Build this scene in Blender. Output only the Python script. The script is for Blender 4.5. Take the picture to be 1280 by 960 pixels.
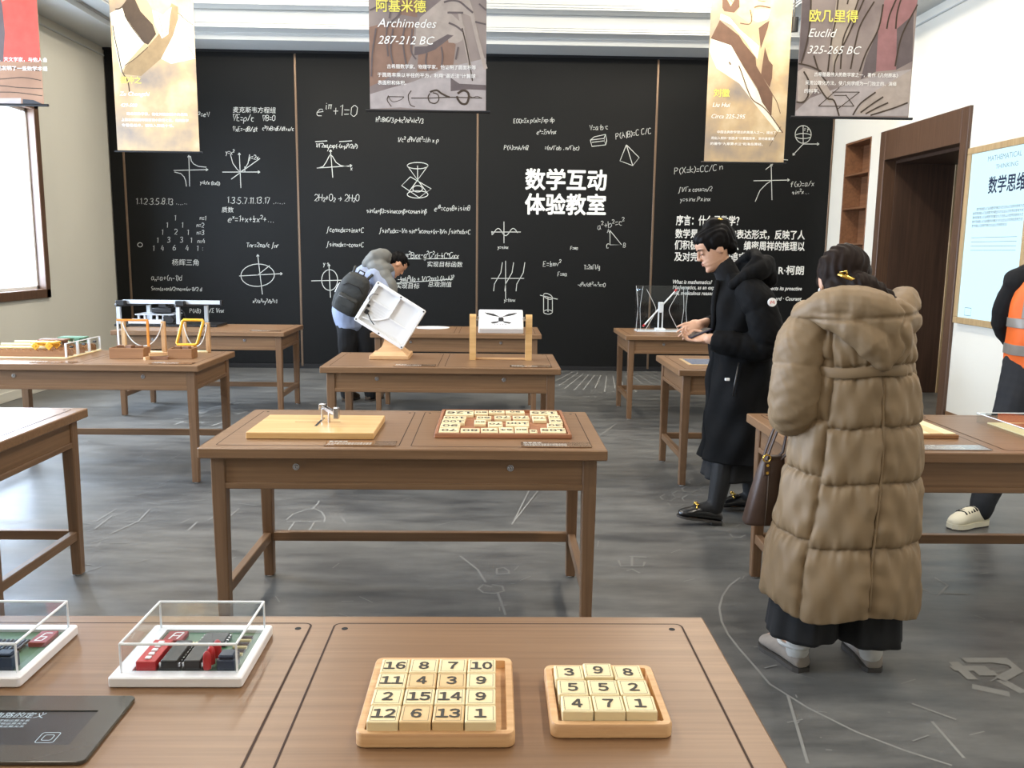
import bpy, bmesh, math, random
import numpy as np
from mathutils import Vector, Matrix
from math import sin, cos, pi, radians as R

for _o in list(bpy.data.objects):
    bpy.data.objects.remove(_o)
SC = bpy.context.scene
COL = SC.collection
random.seed(7)
RNG = np.random.default_rng(5)

# ---------------------------------------------------------------- camera
CAM = bpy.data.cameras.new('camera')
CAM.sensor_width = 36.0
CAM.lens = 30.07
CAM.clip_start = 0.02
_cam = bpy.data.objects.new('camera', CAM)
COL.objects.link(_cam)
_pi, _ya, _ro = R(8.815), R(1.3055), R(0.6923)
_f = Vector((sin(_ya)*cos(_pi), cos(_ya)*cos(_pi), -sin(_pi)))
_r = Vector((cos(_ya), -sin(_ya), 0))
_u = _r.cross(_f)
_r2 = _r*cos(_ro) + _u*sin(_ro)
_u2 = -_r*sin(_ro) + _u*cos(_ro)
_m = Matrix((_r2, _u2, -_f)).transposed().to_4x4()
_m.translation = Vector((0, 0, 1.4603))
_cam.matrix_world = _m
SC.camera = _cam

# ---------------------------------------------------------------- room numbers (metres)
XL, XR, YB, YF = -4.583, 4.080, 10.573, -2.6      # left / right / back / front wall faces
ZS, ZC = 3.755, 4.42                              # soffit underside, coffer ceiling
TH, TL, TD = 0.75, 1.48, 0.756                    # table height, length, depth
XT = {'l': -3.277, 'c': -1.060, 'r': 1.148}       # left edge of each table column
YT = [1.595, 3.777, 5.961, 8.127]                 # back edge of each table row

# ---------------------------------------------------------------- world, lights, exposure
SC.view_settings.view_transform = 'Standard'
SC.view_settings.look = 'None'
SC.view_settings.exposure = 0.0
SC.view_settings.gamma = 1.0
SC.view_settings.use_curve_mapping = False
W = bpy.data.worlds.new('daylight')
SC.world = W
W.use_nodes = True
_bg = W.node_tree.nodes['Background']
_bg.inputs[0].default_value = (0.86, 0.93, 1.0, 1)
_bg.inputs[1].default_value = 5.0
try:
    SC.cycles.max_bounces = 8
    SC.cycles.transparent_max_bounces = 16
    SC.cycles.sample_clamp_indirect = 6.0
    SC.cycles.caustics_reflective = False
    SC.cycles.caustics_refractive = False
except Exception:
    pass


def area(name, loc, rot, sx, sy, power, col=(1, 1, 1), spread=180):
    l = bpy.data.lights.new(name, 'AREA')
    l.shape = 'RECTANGLE'
    l.size, l.size_y = sx, sy
    l.energy = power
    l.color = col
    l.spread = R(spread)
    o = bpy.data.objects.new(name, l)
    COL.objects.link(o)
    o.location = loc
    o.rotation_euler = rot
    return o


WIN = [(7.35, 8.89), (4.55, 6.09), (1.75, 3.29)]     # window openings along the left wall (Y range)
for _i, (_a, _b) in enumerate(WIN):                                   # daylight entering through them
    area('window_daylight', (XL-0.32, (_a+_b)/2, 1.95), (0, R(-90), 0), 1.8, _b-_a, 265, (0.68, 0.82, 1.0))
WARM = (1.0, 0.90, 0.76)
LAMPS = [(-0.6, 34), (2.6, 66), (5.8, 70), (8.6, 74)]
for _y, _p in LAMPS:                                                  # linear lamps of the coffered ceiling
    for _x in (-2.2, 2.0):
        area('ceiling_lamp', (_x, _y, ZC-0.06), (0, 0, 0), 0.35, 1.8, _p, WARM)
WASH = [(-3.0, 7.35), (-0.9, 7.35), (0.9, 7.35), (2.75, 7.35)]         # wall washers aimed at the board and its cornice
for _x, _y in WASH:
    area('wall_washer', (_x, _y+0.03, ZC-0.17), (R(68), 0, 0), 0.22, 0.14, 19, (1.0, 0.92, 0.76), 140)

# ---------------------------------------------------------------- materials
MATS = {}


def nt(name):
    m = bpy.data.materials.new(name)
    m.use_nodes = True
    MATS[name] = m
    return m, m.node_tree, m.node_tree.nodes['Principled BSDF']


def srgb(c):
    return tuple((x/12.92 if x <= 0.04045 else ((x+0.055)/1.055)**2.4) for x in (v/255 for v in c)) + (1,)


def mat(name, c, rough=0.5, metal=0.0, var=0.0, scale=8.0, bump=0.0, spec=None, coat=0.0, sheen=0.0):
    """plain colour with a little procedural cloudiness and relief"""
    m, t, b = nt(name)
    c = srgb(c)
    b.inputs['Base Color'].default_value = c
    b.inputs['Roughness'].default_value = rough
    b.inputs['Metallic'].default_value = metal
    if spec is not None:
        b.inputs['Specular IOR Level'].default_value = spec
    if coat:
        b.inputs['Coat Weight'].default_value = coat
        b.inputs['Coat Roughness'].default_value = 0.15
    if sheen:
        b.inputs['Sheen Weight'].default_value = sheen
    if var or bump:
        tc = t.nodes.new('ShaderNodeTexCoord')
        n = t.nodes.new('ShaderNodeTexNoise')
        n.inputs['Scale'].default_value = scale
        n.inputs['Detail'].default_value = 5
        t.links.new(tc.outputs['Object'], n.inputs['Vector'])
        if var:
            rp = t.nodes.new('ShaderNodeValToRGB')
            rp.color_ramp.elements[0].position = 0.3
            rp.color_ramp.elements[1].position = 0.7
            rp.color_ramp.elements[0].color = tuple(x*(1-var) for x in c[:3]) + (1,)
            rp.color_ramp.elements[1].color = tuple(min(1, x*(1+var)) for x in c[:3]) + (1,)
            t.links.new(n.outputs['Fac'], rp.inputs['Fac'])
            t.links.new(rp.outputs['Color'], b.inputs['Base Color'])
        if bump:
            bp = t.nodes.new('ShaderNodeBump')
            bp.inputs['Strength'].default_value = bump
            bp.inputs['Distance'].default_value = 0.01
            t.links.new(n.outputs['Fac'], bp.inputs['Height'])
            t.links.new(bp.outputs['Normal'], b.inputs['Normal'])
    return m


def wood(name, dark, light, axis=0, fine=70.0, rough=0.42, streak=1.6, mottle=0.0):
    """grain stretched along one object axis"""
    m, t, b = nt(name)
    tc = t.nodes.new('ShaderNodeTexCoord')
    mp = t.nodes.new('ShaderNodeMapping')
    s = [fine, fine, fine]
    s[axis] = streak
    mp.inputs['Scale'].default_value = s
    t.links.new(tc.outputs['Object'], mp.inputs['Vector'])
    n = t.nodes.new('ShaderNodeTexNoise')
    n.inputs['Scale'].default_value = 1.0
    n.inputs['Detail'].default_value = 6
    n.inputs['Roughness'].default_value = 0.65
    t.links.new(mp.outputs['Vector'], n.inputs['Vector'])
    rp = t.nodes.new('ShaderNodeValToRGB')
    rp.color_ramp.elements[0].position = 0.32
    rp.color_ramp.elements[1].position = 0.68
    rp.color_ramp.elements[0].color = srgb(dark)
    rp.color_ramp.elements[1].color = srgb(light)
    t.links.new(n.outputs['Fac'], rp.inputs['Fac'])
    t.links.new(rp.outputs['Color'], b.inputs['Base Color'])
    b.inputs['Roughness'].default_value = rough
    bp = t.nodes.new('ShaderNodeBump')
    bp.inputs['Strength'].default_value = 0.06
    bp.inputs['Distance'].default_value = 0.002
    t.links.new(n.outputs['Fac'], bp.inputs['Height'])
    t.links.new(bp.outputs['Normal'], b.inputs['Normal'])
    return m


def clear(name, tint=(255, 255, 255), gloss=0.10, rough=0.03):
    """thin clear sheet: mostly see-through with a mirror film"""
    m, t, b = nt(name)
    t.nodes.remove(b)
    tr = t.nodes.new('ShaderNodeBsdfTransparent')
    tr.inputs[0].default_value = srgb(tint)
    gl = t.nodes.new('ShaderNodeBsdfGlossy')
    gl.inputs['Roughness'].default_value = rough
    fr = t.nodes.new('ShaderNodeFresnel')
    fr.inputs['IOR'].default_value = 1.45
    ge = t.nodes.new('ShaderNodeNewGeometry')
    fs = t.nodes.new('ShaderNodeMath')            # the film mirrors on outer faces only
    fs.operation = 'SUBTRACT'
    fs.inputs[0].default_value = 1.0
    t.links.new(ge.outputs['Backfacing'], fs.inputs[1])
    ad = t.nodes.new('ShaderNodeMath')
    ad.operation = 'MULTIPLY'
    t.links.new(fs.outputs[0], ad.inputs[1])
    mx = t.nodes.new('ShaderNodeMixShader')
    t.links.new(fr.outputs[0], ad.inputs[0])
    t.links.new(ad.outputs[0], mx.inputs[0])
    t.links.new(tr.outputs[0], mx.inputs[1])
    t.links.new(gl.outputs[0], mx.inputs[2])
    t.links.new(mx.outputs[0], t.nodes['Material Output'].inputs[0])
    return m


def glow(name, c, s):
    m, t, b = nt(name)
    b.inputs['Base Color'].default_value = (0.02, 0.02, 0.02, 1)
    b.inputs['Emission Color'].default_value = srgb(c)
    b.inputs['Emission Strength'].default_value = s
    b.inputs['Roughness'].default_value = 0.25
    return m


wood('walnut', (120, 89, 62), (140, 107, 77), 0, 75, 0.36)
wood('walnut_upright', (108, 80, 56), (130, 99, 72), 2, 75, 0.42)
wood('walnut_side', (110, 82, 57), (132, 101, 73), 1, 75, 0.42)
wood('beech', (198, 150, 104), (226, 186, 138), 0, 45, 0.45)
wood('beech_upright', (190, 145, 100), (220, 180, 132), 2, 45, 0.45)
wood('pine_board', (205, 160, 100), (228, 188, 130), 0, 30, 0.35)
wood('tile_wood', (226, 205, 158), (242, 226, 184), 0, 30, 0.5)
wood('tile_wood_tan', (214, 178, 128), (230, 200, 150), 0, 30, 0.5)
wood('tray_red', (140, 88, 58), (168, 112, 76), 0, 45, 0.45)
wood('dark_wood', (66, 48, 38), (86, 64, 50), 2, 40, 0.5)
wood('frame_wood', (82, 60, 46), (104, 78, 60), 2, 40, 0.4)
wood('niche_wood', (112, 76, 52), (142, 100, 70), 1, 40, 0.45)
wood('oak_trim', (172, 144, 104), (196, 168, 126), 2, 40, 0.45)
mat('groove', (58, 38, 26), 0.8)
mat('steel', (200, 200, 204), 0.25, 1.0)
mat('dark_steel', (90, 88, 86), 0.35, 1.0)
mat('brass', (214, 176, 92), 0.28, 1.0)
mat('bronze_trim', (120, 100, 82), 0.4, 0.6)
mat('wall_paint', (214, 210, 196), 0.85, var=0.02, scale=1.5)
mat('white_paint', (236, 232, 220), 0.8, var=0.015, scale=1.5)
mat('ceiling_paint', (205, 206, 203), 0.85, var=0.01, scale=1.5)
mat('board_black', (12, 13, 13), 0.6, var=0.12, scale=1.3, spec=0.22)
mat('chalk', (196, 198, 192), 0.95)
mat('chalk_print', (232, 232, 226), 0.8)
mat('black_plastic', (24, 24, 26), 0.35)
mat('black_matte', (18, 18, 20), 0.8)
mat('white_plastic', (240, 240, 240), 0.35)
mat('ink', (62, 56, 50), 0.7)
clear('window_glass', (250, 252, 255), 0.05)
clear('acrylic', (250, 252, 253), 0.10)
mat('acrylic_edge', (238, 242, 246), 0.2)


# floor: dark trowelled screed with pale scuffs
def floor_mat():
    m, t, b = nt('screed')
    tc = t.nodes.new('ShaderNodeTexCoord')

    def noise(scale, det, st=(1, 1, 1), rot=0):
        mp = t.nodes.new('ShaderNodeMapping')
        mp.inputs['Scale'].default_value = st
        mp.inputs['Rotation'].default_value = (0, 0, rot)
        t.links.new(tc.outputs['Object'], mp.inputs['Vector'])
        n = t.nodes.new('ShaderNodeTexNoise')
        n.inputs['Scale'].default_value = scale
        n.inputs['Detail'].default_value = det
        n.inputs['Roughness'].default_value = 0.6
        t.links.new(mp.outputs['Vector'], n.inputs['Vector'])
        return n
    n1 = noise(0.9, 6)
    n2 = noise(2.2, 8, (1, 4, 1), 0.5)
    mx = t.nodes.new('ShaderNodeMix')
    mx.data_type = 'FLOAT'
    mx.inputs[0].default_value = 0.5
    t.links.new(n1.outputs['Fac'], mx.inputs[2])
    t.links.new(n2.outputs['Fac'], mx.inputs[3])
    rp = t.nodes.new('ShaderNodeValToRGB')
    e = rp.color_ramp.elements
    e[0].position, e[0].color = 0.36, srgb((62, 63, 64))
    e[1].position, e[1].color = 0.66, srgb((122, 121, 117))
    t.links.new(mx.outputs[0], rp.inputs['Fac'])
    t.links.new(rp.outputs['Color'], b.inputs['Base Color'])
    rr = t.nodes.new('ShaderNodeMapRange')
    rr.inputs['To Min'].default_value = 0.26
    rr.inputs['To Max'].default_value = 0.52
    t.links.new(n2.outputs['Fac'], rr.inputs['Value'])
    t.links.new(rr.outputs[0], b.inputs['Roughness'])
    bp = t.nodes.new('ShaderNodeBump')
    bp.inputs['Strength'].default_value = 0.08
    bp.inputs['Distance'].default_value = 0.01
    t.links.new(n2.outputs['Fac'], bp.inputs['Height'])
    t.links.new(bp.outputs['Normal'], b.inputs['Normal'])


floor_mat()


# ---------------------------------------------------------------- mesh builder
class MB:
    """collects shapes, builds them as ONE mesh object"""

    def __init__(s):
        s.v, s.f = [], []

    def add(s, vs, fs):
        o = len(s.v)
        s.v += [tuple(p) for p in vs]
        s.f += [tuple(i+o for i in q) for q in fs]
        return s

    def box(s, x0, x1, y0, y1, z0, z1, b=0.0):
        if b <= 0:
            vs = [(x, y, z) for z in (z0, z1) for y in (y0, y1) for x in (x0, x1)]
            return s.add(vs, [(0, 2, 3, 1), (4, 5, 7, 6), (0, 1, 5, 4), (2, 6, 7, 3), (0, 4, 6, 2), (1, 3, 7, 5)])
        c = ((x0+x1)/2, (y0+y1)/2, (z0+z1)/2)
        h = ((x1-x0)/2, (y1-y0)/2, (z1-z0)/2)
        b = min(b, min(h)*0.95)
        idx, vs = {}, []
        for sx in (-1, 1):
            for sy in (-1, 1):
                for sz in (-1, 1):
                    sg = (sx, sy, sz)
                    for ax in range(3):
                        p = [c[k]+sg[k]*(h[k] if k == ax else h[k]-b) for k in range(3)]
                        idx[sg+(ax,)] = len(vs)
                        vs.append(p)
        fs = []
        for ax in range(3):
            a, d = [k for k in range(3) if k != ax]
            for sg in (-1, 1):
                q = []
                for (i, j) in ((-1, -1), (1, -1), (1, 1), (-1, 1)):
                    t = [0, 0, 0]
                    t[ax], t[a], t[d] = sg, i, j
                    q.append(idx[tuple(t)+(ax,)])
                fs.append(tuple(q))
            for i in (-1, 1):
                for j in (-1, 1):
                    q = []
                    for k, w in ((-1, a), (1, a), (1, d), (-1, d)):
                        t = [0, 0, 0]
                        t[ax], t[a], t[d] = k, i, j
                        q.append(idx[tuple(t)+(w,)])
                    fs.append(tuple(q))
        for sx in (-1, 1):
            for sy in (-1, 1):
                for sz in (-1, 1):
                    fs.append(tuple(idx[(sx, sy, sz, k)] for k in range(3)))
        return s.add(vs, fs)

    def tube(s, pts, r, n=8, cap=True, closed=False):
        pts = [Vector(p) for p in pts]
        rr = r if isinstance(r, (list, tuple)) else [r]*len(pts)
        rings = []
        N = len(pts)
        up = None
        for i, p in enumerate(pts):
            if closed:
                t = (pts[(i+1) % N]-pts[i-1])
            else:
                t = pts[min(i+1, N-1)]-pts[max(i-1, 0)]
            t.normalize()
            if up is None:
                up = Vector((0, 0, 1)) if abs(t.z) < 0.9 else Vector((1, 0, 0))
            a = t.cross(up)
            a.normalize()
            bb = a.cross(t)
            up = bb
            rings.append([p+(a*cos(2*pi*k/n)+bb*sin(2*pi*k/n))*rr[i] for k in range(n)])
        return s.loft(rings, cap, closed)

    def loft(s, rings, cap=True, closed=False):
        n = len(rings[0])
        vs = [p for q in rings for p in q]
        fs = []
        M = len(rings)
        for i in range(M if closed else M-1):
            j = (i+1) % M
            for k in range(n):
                l = (k+1) % n
                fs.append((i*n+k, i*n+l, j*n+l, j*n+k))
        if cap and not closed:
            fs.append(tuple(range(n))[::-1])
            fs.append(tuple((M-1)*n+k for k in range(n)))
        return s.add(vs, fs)

    def cyl(s, p0, p1, r0, r1=None, n=16):
        return s.tube([p0, p1], [r0, r0 if r1 is None else r1], n)

    def prism(s, poly, z0, z1, M=None):
        """polygon in XY raised from z0 to z1, optionally moved by a matrix"""
        n = len(poly)
        vs = [Vector((p[0], p[1], z0)) for p in poly]+[Vector((p[0], p[1], z1)) for p in poly]
        if M is not None:
            vs = [M @ p for p in vs]
        fs = [tuple(range(n))[::-1], tuple(range(n, 2*n))]+[(k, (k+1) % n, n+(k+1) % n, n+k) for k in range(n)]
        return s.add(vs, fs)

    def ribbon(s, pts, w, z=0.0, closed=False):
        """flat stroke in XY"""
        P = [Vector((p[0], p[1])) for p in pts]
        N = len(P)
        vs = []
        for i, p in enumerate(P):
            a = P[i-1] if (i > 0 or closed) else p
            c = P[(i+1) % N] if (i < N-1 or closed) else p
            t = c-a
            if t.length < 1e-9:
                t = Vector((1, 0))
            t.normalize()
            nn = Vector((-t.y, t.x))*w/2
            vs += [(p.x+nn.x, p.y+nn.y, z), (p.x-nn.x, p.y-nn.y, z)]
        fs = [(2*i, 2*i+1, 2*((i+1) % N)+1, 2*((i+1) % N)) for i in range(N if closed else N-1)]
        return s.add(vs, fs)

    def move(s, M):
        s.v = [tuple(M @ Vector(p)) for p in s.v]
        return s

    def merge(s, o, M=None):
        vs = o.v if M is None else [tuple(M @ Vector(p)) for p in o.v]
        return s.add(vs, o.f)

    def build(s, name, m, parent=None, smooth=False, world=False):
        me = bpy.data.meshes.new(name)
        me.from_pydata(s.v, [], s.f)
        me.update()
        return link(name, me, m, parent, smooth, world)


def link(name, me, m, parent=None, smooth=False, world=False):
    me.materials.clear()
    me.materials.append(MATS[m] if isinstance(m, str) else m)
    if smooth:
        me.polygons.foreach_set('use_smooth', [True]*len(me.polygons))
        if smooth is not True:
            try:
                me.set_sharp_from_angle(angle=R(smooth))
            except Exception:
                pass
    o = bpy.data.objects.new(name, me)
    COL.objects.link(o)
    if parent is not None:
        o.parent = parent
        if world:                               # geometry given in world metres: bring it into the parent's frame
            L = bpy.context.view_layer
            M = Matrix.Translation(parent['_at']) @ Matrix.Rotation(parent['_rz'], 4, 'Z') if '_at' in parent else parent.matrix_world
            me.transform(M.inverted())
    return o


def fixn(o):
    bm = bmesh.new()
    bm.from_mesh(o.data)
    bmesh.ops.recalc_face_normals(bm, faces=bm.faces)
    bm.to_mesh(o.data)
    bm.free()
    return o


def thing(name, label, cat, loc=(0, 0, 0), rz=0.0, group=None):
    o = bpy.data.objects.new(name, None)
    o.empty_display_size = 0.05
    COL.objects.link(o)
    o.location = loc
    o.rotation_euler = (0, 0, rz)
    return tag(o, label, cat, group)


def tag(o, label, cat, group=None):
    o['label'] = label
    o['category'] = cat
    if group:
        o['group'] = group
    return o


def struct(o):
    o['kind'] = 'structure'
    return o


def copy_tree(o, loc, rz=None, label=None, group=None):
    def cp(a, parent):
        b = a.copy()
        COL.objects.link(b)
        b.parent = parent
        for ch in [q for q in bpy.data.objects if q.parent == a]:
            cp(ch, b)
        return b
    r = cp(o, None)
    r.location = loc
    if rz is not None:
        r.rotation_euler = (0, 0, rz)
    if label:
        r['label'] = label
    if group:
        r['group'] = group
    return r


def rrect(x0, x1, y0, y1, r, n=5):
    P = []
    for cx, cy, a in ((x1-r, y1-r, 0), (x0+r, y1-r, 90), (x0+r, y0+r, 180), (x1-r, y0+r, 270)):
        for k in range(n+1):
            t = R(a+90*k/n)
            P.append((cx+r*cos(t), cy+r*sin(t)))
    return P


# ---------------------------------------------------------------- lettering
_TC = {}


def text2d(body, size, bold=0.0, shear=0.0):
    """outline lettering as a flat mesh in XY; returns verts, faces, width"""
    key = (body, shear)
    if key not in _TC:
        cu = bpy.data.curves.new('lettering', 'FONT')
        cu.body = body
        cu.size = 1.0
        cu.shear = shear
        cu.resolution_u = 2
        o = bpy.data.objects.new('lettering', cu)
        COL.objects.link(o)
        bpy.context.view_layer.update()
        me = bpy.data.meshes.new_from_object(o.evaluated_get(bpy.context.evaluated_depsgraph_get()))
        vs = [tuple(v.co) for v in me.vertices]
        fs = [tuple(p.vertices) for p in me.polygons]
        bpy.data.objects.remove(o)
        bpy.data.curves.remove(cu)
        bpy.data.meshes.remove(me)
        _TC[key] = (vs, fs)
    vs, fs = _TC[key]
    if not vs:
        return [], [], 0
    x0 = min(p[0] for p in vs)
    x1 = max(p[0] for p in vs)
    V, Fc = [], []
    offs = [(0, 0)] if not bold else [(bold*cos(a), bold*sin(a)) for a in (0, pi/4, pi/2, 3*pi/4, pi, 5*pi/4, 1.5*pi, 7*pi/4)]
    for k, (dx, dy) in enumerate(offs):
        o = len(V)
        V += [((p[0]-x0)*size+dx*size, p[1]*size+dy*size, k*0.00006) for p in vs]
        Fc += [tuple(i+o for i in q) for q in fs]
    return V, Fc, (x1-x0)*size


def put_text(mb, M, x, y, body, size, width=None, bold=0.0, shear=0.0, center=False, rot=0.0, z=0.0):
    """set a line of lettering on the plane of matrix M; width squeezes it to a given length"""
    V, Fc, w = text2d(body, size, bold, shear)
    if not V:
        return 0
    k = 1.0
    if width:
        k = width/w
        w = width
    c, s = cos(rot), sin(rot)
    ox = -w/2 if center else 0
    mb.add([M @ Vector((x+c*(p[0]*k+ox)-s*p[1], y+s*(p[0]*k+ox)+c*p[1], p[2]+z)) for p in V], Fc)
    return w


def frame_mat(o, x, y):
    """matrix whose X/Y axes are the given directions"""
    x, y = Vector(x).normalized(), Vector(y).normalized()
    n = x.cross(y)
    M = Matrix((x, y, n)).transposed().to_4x4()
    M.translation = Vector(o)
    return M


# ---------------------------------------------------------------- soft bodies: overlapping closed shapes fused into one skin
def chain(pts, rad, n=12, sub=3):
    """closed tapered tube with round ends through points (for limbs, sleeves)"""
    P = [np.array(p, float) for p in pts]
    out, rr = [], []
    for i in range(len(P)-1):
        for k in range(sub):
            t = k/sub
            p0 = P[max(i-1, 0)]
            p1, p2 = P[i], P[i+1]
            p3 = P[min(i+2, len(P)-1)]
            out.append(0.5*((2*p1)+(-p0+p2)*t+(2*p0-5*p1+4*p2-p3)*t*t+(-p0+3*p1-3*p2+p3)*t**3))
            rr.append(rad[i]*(1-t)+rad[i+1]*t)
    out.append(P[-1])
    rr.append(rad[-1])
    a = out[0]-out[1]
    a = a/np.linalg.norm(a)
    b = out[-1]-out[-2]
    b = b/np.linalg.norm(b)
    pre = [(out[0]+a*rr[0]*s, rr[0]*math.sqrt(max(0, 1-s*s))+1e-4) for s in (1.0, 0.85, 0.5)]
    post = [(out[-1]+b*rr[-1]*s, rr[-1]*math.sqrt(max(0, 1-s*s))+1e-4) for s in (0.5, 0.85, 1.0)]
    pts2 = [p for p, _ in pre]+out+[p for p, _ in post]
    r2 = [q for _, q in pre]+rr+[q for _, q in post]
    return MB().tube([Vector(p) for p in pts2], r2, n)


def ell(c, r, rot=(0, 0, 0), n=16):
    m = MB()
    rings = []
    M = Matrix.Translation(c) @ (Matrix.Rotation(rot[2], 4, 'Z') @ Matrix.Rotation(rot[1], 4, 'Y') @ Matrix.Rotation(rot[0], 4, 'X'))
    for i in range(n+1):
        t = -pi/2+pi*i/n
        k = max(cos(t), 1e-3)
        rings.append([M @ Vector((r[0]*k*cos(2*pi*j/n), r[1]*k*sin(2*pi*j/n), r[2]*sin(t))) for j in range(n)])
    return m.loft(rings)


def fuse(name, shapes, m, parent=None, voxel=0.008, smooth=4, fn=None):
    """voxel-fuse closed shapes to one continuous surface; fn(co Nx3)->co sculpts it"""
    mb = MB()
    for s in shapes:
        mb.merge(s)
    me = bpy.data.meshes.new(name)
    me.from_pydata(mb.v, [], mb.f)
    me.update()
    bm = bmesh.new()
    bm.from_mesh(me)
    bmesh.ops.recalc_face_normals(bm, faces=bm.faces)
    bm.to_mesh(me)
    bm.free()
    o = bpy.data.objects.new(name, me)
    COL.objects.link(o)
    md = o.modifiers.new('fuse', 'REMESH')
    md.mode = 'VOXEL'
    md.voxel_size = voxel
    if smooth:
        sm = o.modifiers.new('smooth', 'SMOOTH')
        sm.iterations = smooth
        sm.factor = 0.5
    bpy.context.view_layer.update()
    ev = o.evaluated_get(bpy.context.evaluated_depsgraph_get())
    me2 = bpy.data.meshes.new_from_object(ev)
    bpy.data.objects.remove(o)
    bpy.data.meshes.remove(me)
    if fn is not None:
        n = len(me2.vertices)
        co = np.empty(n*3)
        me2.vertices.foreach_get('co', co)
        nn = np.empty(n*3)
        me2.vertices.foreach_get('normal', nn)
        co = fn(co.reshape(-1, 3), nn.reshape(-1, 3))
        me2.vertices.foreach_set('co', co.ravel())
        me2.update()
    me2.name = name
    return link(name, me2, m, parent, True)


def vnoise(co, f, seed=0):
    """smooth pseudo-noise from a few sines, for cloth folds"""
    g = np.random.default_rng(seed)
    s = np.zeros(len(co))
    for k in range(6):
        d = g.normal(size=3)
        d /= np.linalg.norm(d)
        s += np.sin(co @ d*f*(0.7+0.25*k)+g.uniform(0, 6.3))
    return s/6

# ================================================================= ROOM
T_ = 0.24
struct(MB().box(XL-T_, XR+1.6, YF-T_, YB+T_, -0.12, 0.0).build('floor', 'screed'))
struct(MB().box(XL-T_, XR+T_, YB, YB+T_, 0, 4.6).build('wall_back', 'wall_paint'))
struct(MB().box(XL-T_, XR+T_, YF-T_, YF, 0, 4.6).build('wall_front', 'white_paint'))

# left wall with its row of windows
mb = MB()
WZ0, WZ1 = 1.02, 2.80
ys = sorted([y for w in WIN for y in w])
mb.box(XL-T_, XL, YF, YB, 0, WZ0)
mb.box(XL-T_, XL, YF, YB, WZ1, 4.6)
prev = YF
for a, b in sorted(WIN):
    mb.box(XL-T_, XL, prev, a, WZ0, WZ1)
    prev = b
mb.box(XL-T_, XL, prev, YB, WZ0, WZ1)
struct(mb.build('wall_left', 'wall_paint'))

for i, (a, b) in enumerate(WIN):
    f = MB()
    w = 0.085
    x0, x1 = XL-0.10, XL+0.03
    f.box(x0, x1, a-0.03, b+0.06, WZ0-w, WZ0+0.005, 0.006)
    f.box(x0, x1, a-0.03, b+0.06, WZ1-0.005, WZ1+w, 0.006)
    f.box(x0, x1, a-0.06, a+0.03, WZ0-w, WZ1+w, 0.006)
    f.box(x0, x1, b-0.03, b+0.06, WZ0-w, WZ1+w, 0.006)
    o = struct(f.build('window_%d' % (i+1), 'frame_wood'))
    m_ = (a+b)/2
    g = MB()
    for yy in (a+0.02, m_-0.02, b-0.06):
        g.box(XL-0.09, XL-0.05, yy, yy+0.04, WZ0, WZ1, 0.004)
    for zz in (WZ0, WZ1-0.04):
        g.box(XL-0.09, XL-0.05, a, b, zz, zz+0.04, 0.004)
    g.build('sash', 'white_plastic', o)
    MB().box(XL-0.073, XL-0.067, a+0.02, b-0.02, WZ0+0.01, WZ1-0.01).build('pane', 'window_glass', o)

# right wall with a book niche and a doorway let into it
NY0, NY1, NZ1 = 9.47, 10.16, 2.74
DY0, DY1, DZ1 = 7.49, 9.19, 2.74
mb = MB()
mb.box(XR, XR+T_, YF, DY0, 0, 4.6)
mb.box(XR, XR+T_, DY0, DY1, DZ1, 4.6)
mb.box(XR, XR+T_, DY1, NY0, 0, 4.6)
mb.box(XR, XR+T_, NY0, NY1, NZ1, 4.6)
mb.box(XR, XR+T_, NY0, NY1, 0, 0.30)
mb.box(XR, XR+T_, NY1, YB, 0, 4.6)
mb.box(XR+T_, XR+T_+0.03, DY1, YB, 0, 4.6)
struct(mb.build('wall_right', 'white_paint'))

d = MB()
d.box(XR-0.03, XR+0.10, DY0, DY0+0.115, 0, DZ1, 0.004)
d.box(XR-0.03, XR+0.10, DY1-0.12, DY1, 0, DZ1, 0.004)
d.box(XR-0.03, XR+0.10, DY0+0.115, DY1-0.12, DZ1-0.30, DZ1, 0.004)
door = struct(d.build('door_1', 'frame_wood'))
l = MB()
l.box(XR+0.10, XR+0.72, DY1-0.13, DY1-0.02, 0, DZ1-0.33)
l.box(XR+0.10, XR+1.55, DY0+0.02, DY0+0.05, 0, DZ1-0.33)
l.box(XR+0.10, XR+1.55, DY0+0.02, DY1-0.02, DZ1-0.33, DZ1-0.28)
l.box(XR+1.50, XR+1.58, DY0+0.02, DY1-0.02, 0, DZ1-0.28)
l.build('passage_lining', 'dark_wood', door)
MB().box(XR+0.72, XR+1.50, DY1-0.14, DY1-0.02, 0, DZ1-0.33, 0.003).build('reveal_board', 'oak_trim', door)
mb = MB()
mb.box(XR-0.012, XR, YF, DY0-0.01, 0, 0.09, 0.003)
struct(mb.build('baseboard_right', 'walnut'))
struct(MB().box(XL, XL+0.012, YF, YB-0.05, 0, 0.09, 0.003).build('baseboard_left', 'wall_paint'))

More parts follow.
